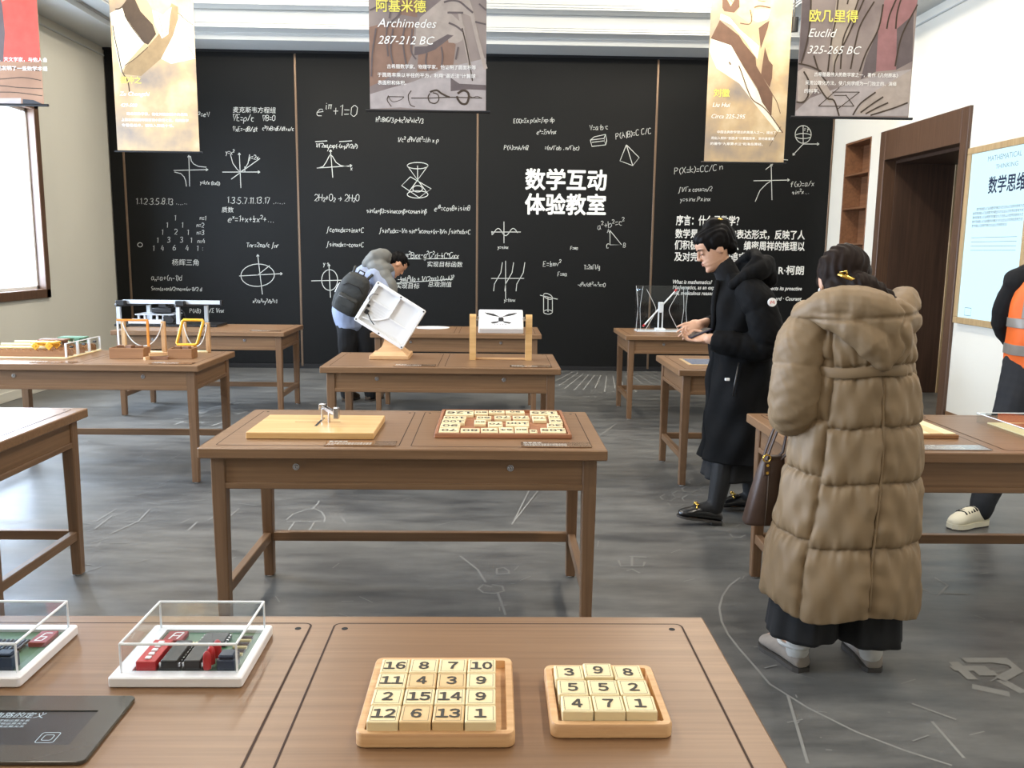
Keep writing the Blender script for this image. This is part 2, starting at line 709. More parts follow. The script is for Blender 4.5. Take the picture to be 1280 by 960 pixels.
# built-in niche shelves
ns = thing('built_in_bookshelf', 'empty brown wooden bookshelf set into the right wall beside the doorway', 'bookshelf', (XR+0.1, (NY0+NY1)/2, 0.30))
ns['_at'] = (XR+0.1, (NY0+NY1)/2, 0.30)
ns['_rz'] = 0.0
e = 0.02
for nm, bx in (('back_panel', (XR+0.20, XR+0.23, NY0+.004, NY1-.004, .304, NZ1-.004)),):
    MB().box(*bx).build(nm, 'niche_wood', ns, world=True)
for yy in (NY0+.003, NY1-e-.003):
    MB().box(XR-0.006, XR+0.20, yy, yy+e, .304, NZ1-.004, 0.002).build('side_panel', 'niche_wood', ns, world=True)
MB().box(XR-0.006, XR+0.20, NY0+e, NY1-e, NZ1-e-.004, NZ1-.004, 0.002).build('top_panel', 'niche_wood', ns, world=True)
for zz in (0.304, 0.70, 1.17, 1.58, 1.98, 2.36):
    MB().box(XR, XR+0.20, NY0+e+.003, NY1-e-.003, zz, zz+e, 0.002).build('shelf', 'niche_wood', ns, world=True)

# ceiling: dropped border, stepped cove and coffer
b1, b2, b3 = 0.505, 0.735, 0.95
z1, z2, z3 = ZS+0.077, ZS+0.26, ZS+0.44


def ring_box(mb, d0, d1, za, zb):
    """border between inset d0 and d1 from the walls"""
    mb.box(XL+d0, XL+d1, YF+d0, YB-d0, za, zb)
    mb.box(XR-d1, XR-d0, YF+d0, YB-d0, za, zb)
    mb.box(XL+d1, XR-d1, YB-d1, YB-d0, za, zb)
    mb.box(XL+d1, XR-d1, YF+d0, YF+d1, za, zb)


mb = MB()
mb.box(XL-T_, XR+T_, YF-T_, YB+T_, ZC, ZC+0.1)
ring_box(mb, 0.0, b1, ZS, z1)
ring_box(mb, 0.0, b2, z1, z2)
ring_box(mb, 0.0, b3, z2, z3)
ring_box(mb, 0.0, b3, z3, ZC)
struct(mb.build('ceiling', 'ceiling_paint'))
mb = MB()
ring_box(mb, b1, b1+0.012, z1-0.018, z1)
for zz in (z1+0.02, z1+0.045, z1+0.165):
    ring_box(mb, b2, b2+0.012, zz, zz+0.010)
for zz in (z2+0.02, z2+0.05, z2+0.16):
    ring_box(mb, b3, b3+0.014, zz, zz+0.014)
ring_box(mb, 0.0, 0.02, ZS-0.10, ZS-0.088)
struct(mb.build('trim_1', 'ceiling_paint'))

# recessed lamps: slim luminaires holding the ceiling light
k = 0
for _y, _p in LAMPS:
    for _x in (-2.2, 2.0):
        t = thing('ceiling_lamp', 'slim white linear lamp on the coffered ceiling', 'lamp', (_x, _y, ZC), 0, 'linear ceiling lamps')
        h = MB()
        h.box(-0.21, 0.21, -0.94, 0.94, -0.045, 0.0, 0.006)
        h.build('housing', 'white_plastic', t)

for _x, _y in WASH:
    t = thing('spot_lamp', 'black track spot lamp aimed at the blackboard wall', 'lamp', (_x, _y, ZC), 0, 'spot lamps near the board wall')
    MB().box(-.05, .05, -.05, .05, -.02, 0, .004).build('ceiling_plate', 'black_plastic', t)
    MB().cyl((0, 0, -.02), (0, 0, -.13), .010, n=10).build('stem', 'black_plastic', t)
    h = MB().box(-.115, .115, -.075, .075, -.012, .05, .008)
    h.move(Matrix.Translation((0, 0.01, -.165)) @ Matrix.Rotation(R(68), 4, 'X')).build('lamp_head', 'black_plastic', t)

t = thing('pendant_spot', 'small grey spot lamp hanging on a stem between two banners, upper right', 'lamp', (2.87, 8.62, ZC))
MB().cyl((0, 0, 0), (0, 0, -.015), .045, n=16).build('ceiling_plate', 'dark_steel', t, 40)
MB().cyl((0, 0, -.015), (0, 0, -.70), .008, n=8).build('stem', 'dark_steel', t, 40)
MB().cyl((0, 0, -.70), (0, .02, -.83), .045, .05, n=18).build('lamp_head', 'dark_steel', t, 40)

# ================================================================= BLACKBOARD
bb = thing('blackboard', 'full width blackboard of five panels covered in chalk formulas on the far wall', 'blackboard', (-0.25, YB-0.03, 0.0))
bb['_at'] = (-0.25, YB-0.03, 0.0)
bb['_rz'] = 0.0
edges = [XL+0.003, -4.404, -2.354, -0.206, 1.929, XR-0.004]
BT = 3.725
for i in range(5):
    MB().box(edges[i]+0.012, edges[i+1]-0.012, YB-0.030, YB-0.002, 0.06, BT, 0.002).build('board_panel', 'board_black', bb, world=True)
for i in (1, 2, 3, 4):
    MB().box(edges[i]-0.013, edges[i]+0.013, YB-0.034, YB-0.002, 0.03, BT-0.01, 0.003).build('joint_strip', 'bronze_trim', bb, world=True)
MB().box(XL+0.003, XR-0.003, YB-0.036, YB-0.002, BT, BT+0.028, 0.003).build('top_rail', 'black_matte', bb, world=True)
MB().box(XL+0.003, XR-0.003, YB-0.030, YB-0.002, 0.0, 0.058, 0.003).build('kick_rail', 'black_matte', bb, world=True)
MB().box(XR-0.022, XR-0.004, YB-0.040, YB-0.002, 0.03, BT, 0.003).build('edge_strip', 'bronze_trim', bb, world=True)

# ================================================================= WORKTABLES
MT = {}


def make_table():
    t = thing('worktable', 'walnut coloured worktable', 'table', (0, 0, 0), 0, 'wooden worktables')
    H, L, D = TH, TL, TD           # origin: left end, back edge; table runs to +X and -Y
    top = MB().box(0, L, -D, 0, H-0.040, H, 0.004)
    top.build('tabletop', 'walnut', t)
    mid = L/2
    for x0, x1 in ((0.052, mid-0.022), (mid+0.022, L-0.052)):
        P = rrect(x0, x1, -D+0.045, -0.036, 0.014)
        c = MB()
        c.ribbon(P, 0.0036, H+0.0006, True)
        g = c.build('panel_groove', 'groove', t)
        p = MB().prism([(mid*0+q[0], q[1]) for q in rrect(x0+0.0025, x1-0.0025, -D+0.0475, -0.0385, 0.012)], H-0.002, H+0.0008)
        o = p.build('inlay_panel', 'walnut', t)
        for cx in (x0+0.022, x1-0.022):
            MB().cyl((cx, -0.060, H+0.0005), (cx, -0.060, H+0.0012), 0.006, n=12).build('finger_hole', 'black_matte', o)
    ins, lw, lb = 0.034, 0.052, 0.042
    za = H-0.040-0.118
    # aprons with a lower bead
    for y0, y1 in ((-D+ins+0.010, -D+ins+0.030), (-ins-0.030, -ins-0.010)):
        a = MB().box(ins+lw-0.004, L-ins-lw+0.004, y0, y1, za, H-0.040, 0.002)
        yb = (y0-0.008, y1) if y0 < -D/2 else (y0, y1+0.008)
        a.box(ins+lw-0.004, L-ins-lw+0.004, yb[0], yb[1], za-0.004, za+0.020, 0.003)
        a.build('apron', 'walnut', t)
    for x0, x1, s in ((ins+0.010, ins+0.030, -1), (L-ins-0.030, L-ins-0.010, 1)):
        a = MB().box(x0, x1, -D+ins+lw-0.004, -ins-lw+0.004, za, H-0.040, 0.002)
        xb = (x0-0.008, x1) if s < 0 else (x0, x1+0.008)
        a.box(xb[0], xb[1], -D+ins+lw-0.004, -ins-lw+0.004, za-0.004, za+0.020, 0.003)
        a.build('side_apron', 'walnut_side', t)
    for fx in (0, 1):
        for fy in (0, 1):
            x = ins if fx == 0 else L-ins-lw
            y = -D+ins if fy == 0 else -ins-lw
            # legs taper towards the outer corner's inside
            xs = (x, x+lw)
            ysq = (y, y+lw)
            m = MB()
            r = []
            for z, w in ((0.006, lb), (0.55, lw), (H-0.040, lw)):
                sh = (lw-w)/2
                xa, xb_ = x+sh, x+sh+w
                ya, yb_ = y+sh, y+sh+w
                c = 0.004
                r.append([(xa+c, ya, z), (xb_-c, ya, z), (xb_, ya+c, z), (xb_, yb_-c, z), (xb_-c, yb_, z), (xa+c, yb_, z), (xa, yb_-c, z), (xa, ya+c, z)])
            m.loft(r)
            leg = m.build('leg', 'walnut_upright', t)
            MB().cyl((x+lw/2, y+lw/2, 0.0), (x+lw/2, y+lw/2, 0.008), 0.014, n=10).build('foot_pad', 'white_plastic', leg)
    zs = 0.165
    MB().box(ins+lw/2-0.002, L-ins-lw/2+0.002, -ins-lw+0.010, -ins-0.012, zs, zs+0.042, 0.003).build('back_stretcher', 'walnut', t)
    for x in (ins+0.010, L-ins-lw+0.010):
        MB().box(x, x+0.032, -D+ins+lw/2, -ins-lw/2, zs, zs+0.042, 0.003).build('side_stretcher', 'walnut_side', t)
    for fx in (0.232, 0.762):
        c = MB()
        y = -D+ins+0.010
        c.cyl((L*fx, y, H-0.078), (L*fx, y-0.005, H-0.078), 0.0125, n=20)
        c.cyl((L*fx, y-0.005, H-0.078), (L*fx, y-0.008, H-0.078), 0.009, 0.007, n=20)
        lk = c.build('drawer_lock', 'steel', t, 40)
        MB().box(L*fx-0.001, L*fx+0.001, y-0.0086, y-0.008, H-0.082, H-0.074).build('keyhole', 'black_matte', lk)
    return t


_tlab = {
    (0, 'c'): 'walnut worktable nearest the camera, holding the number puzzles and circuit boxes',
    (1, 'c'): 'walnut worktable in mid floor holding the ellipse board and wide number tray',
    (2, 'c'): 'walnut worktable holding the tilted white panel and the white pivoting box',
    (3, 'c'): 'walnut worktable by the blackboard behind the tilted white panel, with a shiny disc on it',
    (1, 'l'): 'bare walnut worktable cut off by the left edge, beside the ellipse board table',
    (2, 'l'): 'walnut worktable on the left holding the orange and yellow acrylic frames and gear tracks',
    (3, 'l'): 'walnut worktable in the far left corner holding the aluminium rail machine',
    (1, 'r'): 'walnut worktable on the right that the person in the tan coat stands at',
    (2, 'r'): 'walnut worktable with a grey screen in its top, behind the person in black',
    (3, 'r'): 'walnut worktable at the back right holding the clear box with a slanted rod',
}
tb = make_table()
first = True
for (r_, c_), lab in _tlab.items():
    loc = (XT[c_], YT[r_], 0)
    if first:
        tb.location = loc
        tb['label'] = lab
        first = False
    else:
        copy_tree(tb, loc, None, lab)

# ================================================================= THINGS ON THE TABLES
mat('ink_dark', (58, 54, 48), 0.6)
wood('box_wood', (136, 94, 58), (164, 118, 76), 0, 45, 0.5)
mat('red_plastic', (196, 40, 44), 0.35)
mat('red_dark', (150, 22, 34), 0.3)
mat('pcb_green', (70, 112, 82), 0.4, var=0.15, scale=120)
mat('blue_plastic', (34, 50, 74), 0.4)
mat('white_corian', (244, 243, 246), 0.35, coat=0.3)
mat('bezel_grey', (66, 64, 58), 0.22, coat=0.4)
mat('plaque_brass', (168, 132, 100), 0.22, 0.7)
mat('plaque_silver', (190, 186, 184), 0.25, 0.6)
mat('orange_plastic', (216, 138, 48), 0.4)
mat('yellow_plastic', (236, 176, 40), 0.4)
mat('cream_tube', (226, 210, 160), 0.5)
mat('chain_white', (225, 225, 222), 0.5)
mat('alu', (206, 212, 218), 0.35, 0.6)
mat('green_board', (92, 130, 104), 0.6)
glow('screen_dark', (36, 40, 44), 0.25)
glow('screen_text', (205, 225, 235), 0.9)

Zt = TH + 0.0013                     # top of the inlay panels


def rounded_tray(name, label, cat, x0, x1, y0, y1, h, rim, m, floor_h, rr=0.014, mfloor=None):
    t = thing(name, label, cat, ((x0+x1)/2, (y0+y1)/2, Zt))
    w, d = (x1-x0)/2, (y1-y0)/2
    b = MB()
    O = rrect(-w, w, -d, d, rr, 5)
    O2 = rrect(-w+.002, w-.002, -d+.002, d-.002, rr-.002, 5)
    I = rrect(-w+rim[0], w-rim[1], -d+rim[2], d-rim[3], 0.003, 5)
    rings = [[(p[0], p[1], z) for p in P] for P, z in ((O2, 0.0), (O, 0.002), (O, h-0.003), (O2, h), (I, h), (I, floor_h))]
    b.loft(rings, cap=True)
    b.build('tray', m, t, 35)
    return t


def put_number(mb, M, num, fs, z):
    """bold upright numerals centred on a tile"""
    wide = {c: chr(0xFF10+int(c)) for c in '0123456789'}
    n = len(num)
    for i, c in enumerate(num):
        put_text(mb, M, (i-(n-1)/2)*fs*.60, -fs*0.37, wide[c], fs*1.02, fs*.50 if c != '1' else None, 0.034, 0, True, 0, z)


def number_tile(x, y, w, d, h, z, num, label, group, rot=0.0, m='tile_wood', flip=False, fs=None, line=True, name='number_tile', cat='number tile'):
    t = thing(name, label, cat, (x, y, z), rot, group)
    MB().box(-w/2, w/2, -d/2, d/2, 0, h, 0.0015).build('block', m, t)
    if line:
        g = 0.0042
        P = [(-w/2+g, -d/2+g), (w/2-g, -d/2+g), (w/2-g, d/2-g), (-w/2+g, d/2-g)]
        MB().ribbon(P, 0.0009, h+0.0002, True).build('border_line', 'ink_dark', t)
    k = MB()
    M = Matrix.Rotation(pi if flip else 0, 4, 'Z')
    fs = fs or d*0.62
    put_number(k, M, num, fs, h+0.0003)
    k.build('number', 'ink_dark', t)
    return t


# --- 4x4 number puzzle on the near table
rounded_tray('puzzle_tray', 'larger square beech tray of the four by four number puzzle on the near table', 'puzzle tray', -.194, .037, 1.139, 1.376, .022, (.012, .012, .012, .012), 'beech', .008, mfloor='beech')
rows = [['16', '8', '7', '10'], ['11', '4', '3', '9'], ['2', '15', '14', '9'], ['12', '6', '13', '1']]
pos = ['back', 'second', 'third', 'front']
tan = {(1, 1), (1, 2), (3, 1), (3, 2)}
for r_ in range(4):
    for c_ in range(4):
        n = rows[r_][c_]
        x = -.1555+c_*.0472+random.uniform(-.0004, .0004)
        y = 1.318-r_*.0490+random.uniform(-.0004, .0004)
        lab = 'number %s tile in the %s row of the larger square puzzle tray' % (n, pos[r_])
        number_tile(x, y, .0455, .0465, .028, Zt+.0082, n, lab, 'tiles of the four by four puzzle', random.uniform(-.012, .012), 'tile_wood_tan' if (r_, c_) in tan else 'tile_wood', fs=.030)

# --- 3x3 number puzzle
rounded_tray('puzzle_tray', 'smaller square beech tray of the three by three number puzzle on the near table', 'puzzle tray', .090, .271, 1.163, 1.350, .022, (.012, .012, .012, .012), 'beech', .008)
rows = [['3', '9', '8'], ['5', '5', '2'], ['4', '7', '1']]
pc = ['left', 'middle', 'right']
pos = ['back', 'middle', 'front']
for r_ in range(3):
    for c_ in range(3):
        n = rows[r_][c_]
        x = .1275+c_*.0478+r_*.0018
        y = 1.2965-r_*.0485+(.004 if n == '9' else 0)
        if n == '5':
            lab = 'number 5 tile in the %s of the middle row of the smaller square puzzle' % ('left' if c_ == 0 else 'centre')
        else:
            lab = 'number %s tile in the %s row of the smaller square puzzle tray' % (n, pos[r_])
        number_tile(x, y, .0462, .0462, .028, Zt+.0082+(.0015 if n == '9' else 0), n, lab, 'tiles of the three by three puzzle', random.uniform(-.03, .01), fs=.030)


# --- circuit boxes
def seven_seg(mb, M, ch, w, h, z, t):
    segs = {'A': 'abcefg', '6': 'acdefg'}[ch]
    P = {'a': ((0, h), (w, h)), 'b': ((w, h), (w, h/2)), 'c': ((w, h/2), (w, 0)), 'd': ((0, 0), (w, 0)), 'e': ((0, 0), (0, h/2)), 'f': ((0, h/2), (0, h)), 'g': ((0, h/2), (w, h/2))}
    for s_ in segs:
        r = MB().ribbon(P[s_], t, z)
        mb.merge(r, M)


def chip(parent, x0, x1, y0, y1, z, h, name='chip'):
    c = MB().box(x0+.004, x1-.004, y0, y1, z+.003, z+h, .0012)
    c.box(x0+.001, x1-.001, y0-.001, y1+.001, z, z+.0065)
    o = c.build(name, 'black_plastic', parent)
    p = MB()
    n = max(4, int((y1-y0)/.0085))
    for k in range(n):
        yy = y0+(k+.5)*(y1-y0)/n
        for xs in (x0, x1-.004):
            p.box(xs, xs+.004, yy-.0012, yy+.0012, z+.002, z+h*0.72)
    p.build('pins', 'steel', o)


def circuit_box(x0, x1, y0, y1, label, kind):
    t = thing('circuit_box', label, 'circuit exhibit', (x0, y0, Zt))
    w, d = x1-x0, y1-y0
    bl, br, bf, bk = (.030, .012, .024, .022)
    base = MB()
    O = rrect(0, w, 0, d, .006, 4)
    O2 = rrect(.002, w-.002, .002, d-.002, .004, 4)
    I = rrect(bl, w-br, bf, d-bk, .001, 4)
    base.loft([[(p[0], p[1], z) for p in P] for P, z in ((O2, 0), (O, .002), (O, .0155), (O2, .0175), (I, .0175), (I, .010))])
    base.build('base_frame', 'white_corian', t, 35)
    MB().box(bl+.0005, w-br-.0005, bf+.0005, d-bk-.0005, .010, .0125).build('circuit_board', 'pcb_green', t)
    zc = .0125
    if kind == 'A':
        a = MB().box(.036, .068, bf+.002, .108, zc, zc+.020, .001)
        s = a.build('switch_block', 'red_plastic', t)
        q = MB()
        for k in range(5):
            yy = bf+.010+k*.014
            q.box(.048, .057, yy, yy+.008, zc+.020, zc+.0225)
        q.build('switch_levers', 'white_plastic', s)
        chip(t, .072, .107, bf+.004, .104, zc, .021)
        chip(t, .110, .145, bf+.004, .104, zc, .021)
        for lx, ly in ((.152, bf+.006), (.153, bf+.024), (.156, bf+.048)):
            l = MB()
            prof = [(.0065, 0), (.0065, .020), (.0055, .0265), (.003, .0300), (.0003, .0310)]
            l.loft([[(lx+r_*cos(2*pi*k/12), ly+r_*sin(2*pi*k/12), zc+.006+z) for k in range(12)] for r_, z in prof])
            lo = l.build('red_lamp', 'red_plastic', t, 50)
            g = MB()
            for sx in (-.0025, .0025):
                g.cyl((lx+sx, ly, zc), (lx+sx, ly, zc+.007), .0006, n=6)
            g.build('lead', 'steel', lo)
        b = MB().box(.168, .197, bf+.003, bf+.038, zc, zc+.022, .0015).box(.170, .195, bf+.006, bf+.030, zc+.022, zc+.029, .002)
        b.build('terminal_block', 'blue_plastic', t)
        dsp = MB().box(.040, .074, .128, .166, zc, zc+.009, .001).build('digit_display', 'red_dark', t)
        M = Matrix.Translation((.050, .133, zc+.0092)) @ Matrix(((1, .15, 0, 0), (0, 1, 0, 0), (0, 0, 1, 0), (0, 0, 0, 1)))
        g = MB()
        seven_seg(g, M, 'A', .014, .026, 0, .003)
        g.build('lit_segments', 'white_plastic', dsp)
        chip(t, .105, .155, .120, .158, zc, .010)
        for k in range(6):
            rx = .168+.001*k
            MB().cyl((.170, .085+k*.013, zc+.004), (.194, .085+k*.013, zc+.004), .0032, n=8).build('resistor', 'blue_plastic' if k % 2 else 'cream_tube', t)
        for k in range(4):
            MB().box(.078+k*.007, .083+k*.007, .118, .130, zc, zc+.006, .0008).build('capacitor', 'cream_tube', t)
    else:
        dsp = MB().box(.168, .198, .118, .166, zc, zc+.009, .001).build('digit_display', 'red_dark', t)
        M = Matrix.Translation((.176, .126, zc+.0092)) @ Matrix(((1, .15, 0, 0), (0, 1, 0, 0), (0, 0, 1, 0), (0, 0, 0, 1)))
        g = MB()
        seven_seg(g, M, '6', .012, .030, 0, .003)
        g.build('lit_segments', 'white_plastic', dsp)
        b = MB().box(.160, .190, bf+.004, bf+.030, zc, zc+.026, .0015).box(.162, .188, bf+.006, bf+.026, zc+.026, zc+.031, .002)
        b.build('terminal_block', 'blue_plastic', t)
        b = MB().box(.120, .150, bf+.004, bf+.030, zc, zc+.026, .0015)
        b.build('terminal_block', 'black_plastic', t)
        for k in range(8):
            MB().cyl((.112+k*.007, .098, zc+.005), (.112+k*.007, .135, zc+.005), .0028, n=8).build('diode', 'black_plastic' if k % 2 else 'blue_plastic', t)
        chip(t, .050, .085, bf+.01, .110, zc, .014)
        chip(t, .050, .085, .120, .160, zc, .014)
        MB().box(.036, .046, bf+.01, .09, zc, zc+.02, .001).build('switch_block', 'red_plastic', t)
    # clear cover with polished edges
    cx0, cx1, cy0, cy1, h = .0155, w-.0125, .018, d-.012, .0655
    e = .0016
    cv = MB()
    cv.box(cx0, cx1, cy0, cy0+e, .0175, h).box(cx0, cx1, cy1-e, cy1, .0175, h)
    cv.box(cx0, cx0+e, cy0+e, cy1-e, .0175, h).box(cx1-e, cx1, cy0+e, cy1-e, .0175, h)
    cv.box(cx0, cx1, cy0, cy1, h, h+e)
    c = cv.build('cover', 'acrylic', t)
    ed = MB()
    k = .0030
    for a, b_ in (((cx0, cy0), (cx1, cy0)), ((cx1, cy0), (cx1, cy1)), ((cx1, cy1), (cx0, cy1)), ((cx0, cy1), (cx0, cy0))):
        ed.cyl((a[0], a[1], h+e), (b_[0], b_[1], h+e), k*.75, n=6)
        ed.cyl((a[0], a[1], .0175), (a[0], a[1], h+e), k*.6, n=6)
    ed.build('cover_edges', 'acrylic_edge', c)


circuit_box(-.6215, -.4045, 1.311, 1.512, 'white circuit box under a clear cover with red switch block, right of the two', 'A')
circuit_box(-.979, -.762, 1.311, 1.512, 'white circuit box under a clear cover cut by the left edge, blue terminals inside', 'B')

# --- touch tablet let into the near table
t = thing('touch_tablet', 'dark touch tablet lying flat in front of the circuit boxes, lower left corner', 'tablet', (-.74, 1.188, Zt))
x0, x1, y0, y1 = -.18, .18, -.089, .089
P = rrect(x0, x1, y0, y1, .010, 5)
P2 = rrect(x0+.001, x1-.001, y0+.001, y1-.001, .009, 5)
I = rrect(x0+.04, x1-.04, y0+.040, y1-.045, .001, 5)
b = MB().loft([[(p[0], p[1], z) for p in Q] for Q, z in ((P2, 0), (P, .0008), (P, .005), (P2, .006), (I, .006), (I, .004))])
b.build('bezel', 'bezel_grey', t, 35)
MB().box(x0+.0402, x1-.0402, y0+.0402, y1-.0452, .0035, .0046).build('screen', 'screen_dark', t)
g = MB()
put_text(g, Matrix(), -.06, .026, '与逻辑电路的定义', .017, .125, 0, 0.12, z=.0048)
for k in range(3):
    put_text(g, Matrix(), -.06, .015-k*.008, '数字电路中基本的逻辑运算关系', .0065, .11, z=.0048)
for q in (.026, .014):
    g.ribbon(rrect(.100-q/2, .100+q/2, -.028-q/2, -.028+q/2, .003, 3), .0011, .0048, True)
g.build('screen_text', 'screen_text', t)


# --- description plaques near each front edge
def plaque(c_, r_, side, label, m='plaque_brass'):
    x = XT[c_]+(.575 if side == 'l' else 1.296)
    y = YT[r_]-TD+.078
    t = thing('info_plaque', label, 'plaque', (x, y, Zt), 0, 'information plaques on the tables')
    MB().box(-.13, .13, -.04, .04, 0, .003, .0008).build('plate', m, t)
    g = MB()
    put_text(g, Matrix(), -.12, .018, '数学互动', .017, None, .02, z=.0032)
    for k in range(3):
        put_text(g, Matrix(), -.12, .002-k*.013, '请动手操作并观察其中的数学规律', .0085, .16, z=.0032)
    g.build('engraving', 'chalk_print', t)


plaque('c', 1, 'l', 'brass plaque lying in front of the ellipse board')
plaque('c', 1, 'r', 'brass plaque lying in front of the wide number tray')
plaque('c', 2, 'l', 'brass plaque lying in front of the tilted white panel')
plaque('c', 2, 'r', 'brass plaque lying in front of the white pivoting box')
plaque('l', 2, 'l', 'brass plaque lying in front of the gear track exhibit')
plaque('l', 2, 'r', 'brass plaque lying in front of the yellow frame and small wood boxes')
plaque('r', 1, 'l', 'silver plaque on the table before the person in the tan coat', 'plaque_silver')
plaque('l', 3, 'r', 'brass plaque at the right end of the far left corner table')

# --- ellipse drawing board (middle table)
t = thing('ellipse_board', 'pale pine board with a slotted cross and small metal drawing arm', 'exhibit board', (-.69, 3.345, Zt))
B0 = MB().box(-.237, .242, -.177, .172, 0, .026, .0025)
B0.build('board', 'pine_board', t)
MB().box(-.005, .005, -.055, .115, .0258, .0266).build('slot', 'black_matte', t)
MB().box(-.098, .082, .024, .029, .0258, .0265).build('slot', 'tray_red', t)
a = MB()
a.cyl((.004, .06, .02), (.004, .06, .073), .005, n=10)
a.cyl((.040, .014, .02), (.040, .014, .068), .005, n=10)
A0, A1 = Vector((.000, .085, .078)), Vector((.083, -.045, .072))
d_ = (A1-A0).normalized()
s_ = d_.cross(Vector((0, 0, 1))).normalized()*.007
for k in (-1, 1):
    o_ = s_*k
    M = frame_mat(A0+o_, d_, (0, 0, 1))
    m_ = MB().box(0, (A1-A0).length, -.006, .006, -.002, .002)
    a.merge(m_, M)
a.box(.070, .092, -.062, -.036, .055, .100, .002)
a.box(-.014, .014, .075, .097, .066, .090, .002)
a.build('drawing_arm', 'steel', t, 40)

# --- wide number tray (middle table)
t = rounded_tray('number_tray', 'wide reddish wooden tray filled with loose rectangular number tiles on the middle table', 'number tray', -.222, .305, 3.203, 3.713, .018, (.012, .012, .014, .012), 'tray_red', .007, .005)
TT = [('126', -.141, 3.628, .122, .105, 'back left corner'), ('60', -.048, 3.640, .058, .08, 'back row beside the 126 tile'), ('90', .018, 3.655, .070, .06, 'back row, second from the 126 tile'),
      ('90', .098, 3.655, .083, .06, 'back row, left of the 125 tile'), ('125', .222, 3.640, .118, .09, 'back right corner'),
      ('100', -.157, 3.516, .094, .072, 'left side just in front of the 126 tile'), ('100', -.160, 3.436, .094, .072, 'left side, second in front of the 126 tile'), ('90', -.168, 3.352, .080, .08, 'left side behind the front row'),
      ('60', -.036, 3.520, .062, .070, 'middle of the tray left of two 70 tiles'), ('70', .043, 3.530, .068, .075, 'mid tray behind 100 tile, left one'), ('70', .120, 3.530, .068, .075, 'mid tray behind 100 tile, right one'),
      ('60', -.050, 3.428, .048, .09, 'middle of the tray just left of the hole'), ('70', .012, 3.390, .060, .10, 'middle of the tray left of the 100 tile'), ('100', .102, 3.405, .094, .10, 'centre right of the tray'),
      ('70', -.168, 3.262, .078, .078, 'front left corner'), ('80', -.086, 3.262, .074, .078, 'front row, second from left'), ('70', -.011, 3.268, .066, .085, 'front row, third from left'),
      ('64', .055, 3.275, .056, .10, 'front row, fourth from left'), ('60', .114, 3.280, .052, .11, 'front row, fifth from left'), ('5', .160, 3.255, .030, .06, 'front row beside the right gap'),
      ('70', .196, 3.518, .058, .10, 'right part before the 125 tile'), ('40', .262, 3.548, .050, .07, 'right edge, in front of the 125 tile'), ('52', .262, 3.462, .054, .08, 'right edge, third from the back'),
      ('30', .252, 3.372, .062, .075, 'right edge, behind the 105 tile'), ('105', .238, 3.275, .098, .085, 'front right corner')]
for n, x, y, w, d_, where in TT:
    number_tile(x, y, w-.001, d_-.001, .0125, Zt+.0072, n, 'upside down %s tile, %s, wide tray' % (n, where), 'tiles in the wide number tray', random.uniform(-.03, .03), flip=True, fs=min(.062, d_*.66, (w-.012)/(.56*len(n))), name='area_tile')

# --- tilted white panel on a wooden stand (third row, centre)
cx, cy = -.677, 5.66
t = thing('tilted_panel_stand', 'square white hollow panel tilted on a pale wood stand', 'exhibit', (cx, cy, Zt))
st = MB()
st.box(-.130, .128, -.105, .165, 0, .028, .003)
r0 = [(-.115, -.09, .028), (.113, -.09, .028), (.113, .15, .028), (-.115, .15, .028)]
r1 = [(-.058, -.03, .075), (.056, -.03, .075), (.056, .12, .075), (-.058, .12, .075)]
r2_ = [(-.048, .02, .11), (.046, .02, .11), (.046, .10, .11), (-.048, .10, .11)]
r3 = [(-.045, .03, .30), (.045, .03, .30), (.045, .08, .30), (-.045, .08, .30)]
st.loft([r0, r1, r2_, r3])
st.build('wooden_stand', 'beech', t)
ang = R(-31.6)
PM = Matrix.Translation((0, -.035, 1.036-Zt)) @ Matrix.Rotation(R(-5), 4, 'X') @ frame_mat((0, 0, 0), (cos(ang), 0, sin(ang)), (-sin(ang), 0, cos(ang)))
w, h = .186, .150                  # half sizes; local z of PM points to the viewer
p = MB()
O = rrect(-w, w, -h, h, .012, 5)
O2 = rrect(-w+.003, w-.003, -h+.003, h-.003, .010, 5)
I = rrect(-w+.022, w-.022, -h+.022, h-.022, .006, 5)
p.loft([[(q[0], q[1], z) for q in P] for P, z in ((O2, -.030), (O, -.027), (O, .007), (O2, .010), (I, .010), (I, -.020))])
po = p.move(PM).build('panel_shell', 'white_plastic', t, 40)
rb = MB()
rb.box(-.006, .004, -.02, h-.022, -.020, .006, .001)
rb.box(.0, w-.022, -.026, -.018, -.020, -.006, .001)
rb.box(-w+.03, -.02, .020, .030, -.020, -.004, .001)
for k in range(6):
    rb.box(-w+.05, -.05+.004*k, -.10+k*.018, -.094+k*.018, -.020, -.013)
arc = [(-.15+.15*i/10, -.105+.085*(i/10)**2, -.008) for i in range(11)]
rb.tube(arc, .006, 8)
rb.build('ribs', 'white_plastic', po).data.transform(PM)
for q in ((-w+.012, -h+.012), (w-.012, -h+.012), (w-.012, h-.012), (-w+.012, h-.012), (0, h-.011), (0, -h+.011)):
    MB().cyl((q[0], q[1], .009), (q[0], q[1], .0115), .0055, n=10).build('screw', 'dark_steel', po).data.transform(PM)
bk = MB()
bk.box(-w+.030, -w+.056, -.075, -.045, -.019, .004, .003).box(-w+.026, -w+.042, -.030, -.012, -.019, .0, .003)
bk.build('connector', 'black_plastic', po).data.transform(PM)
wi = MB()
wi.tube([(-w+.03, .0, .0), (-w+.012, .03, .016), (-w+.02, .06, .018), (-w+.05, .075, .006)], .0022, 6)
wi.tube([(-w+.05, -.06, .0), (-w+.09, -.09, .004), (-w+.13, -.108, .002)], .003, 6)
wi.build('cable', 'black_plastic', po).data.transform(PM)

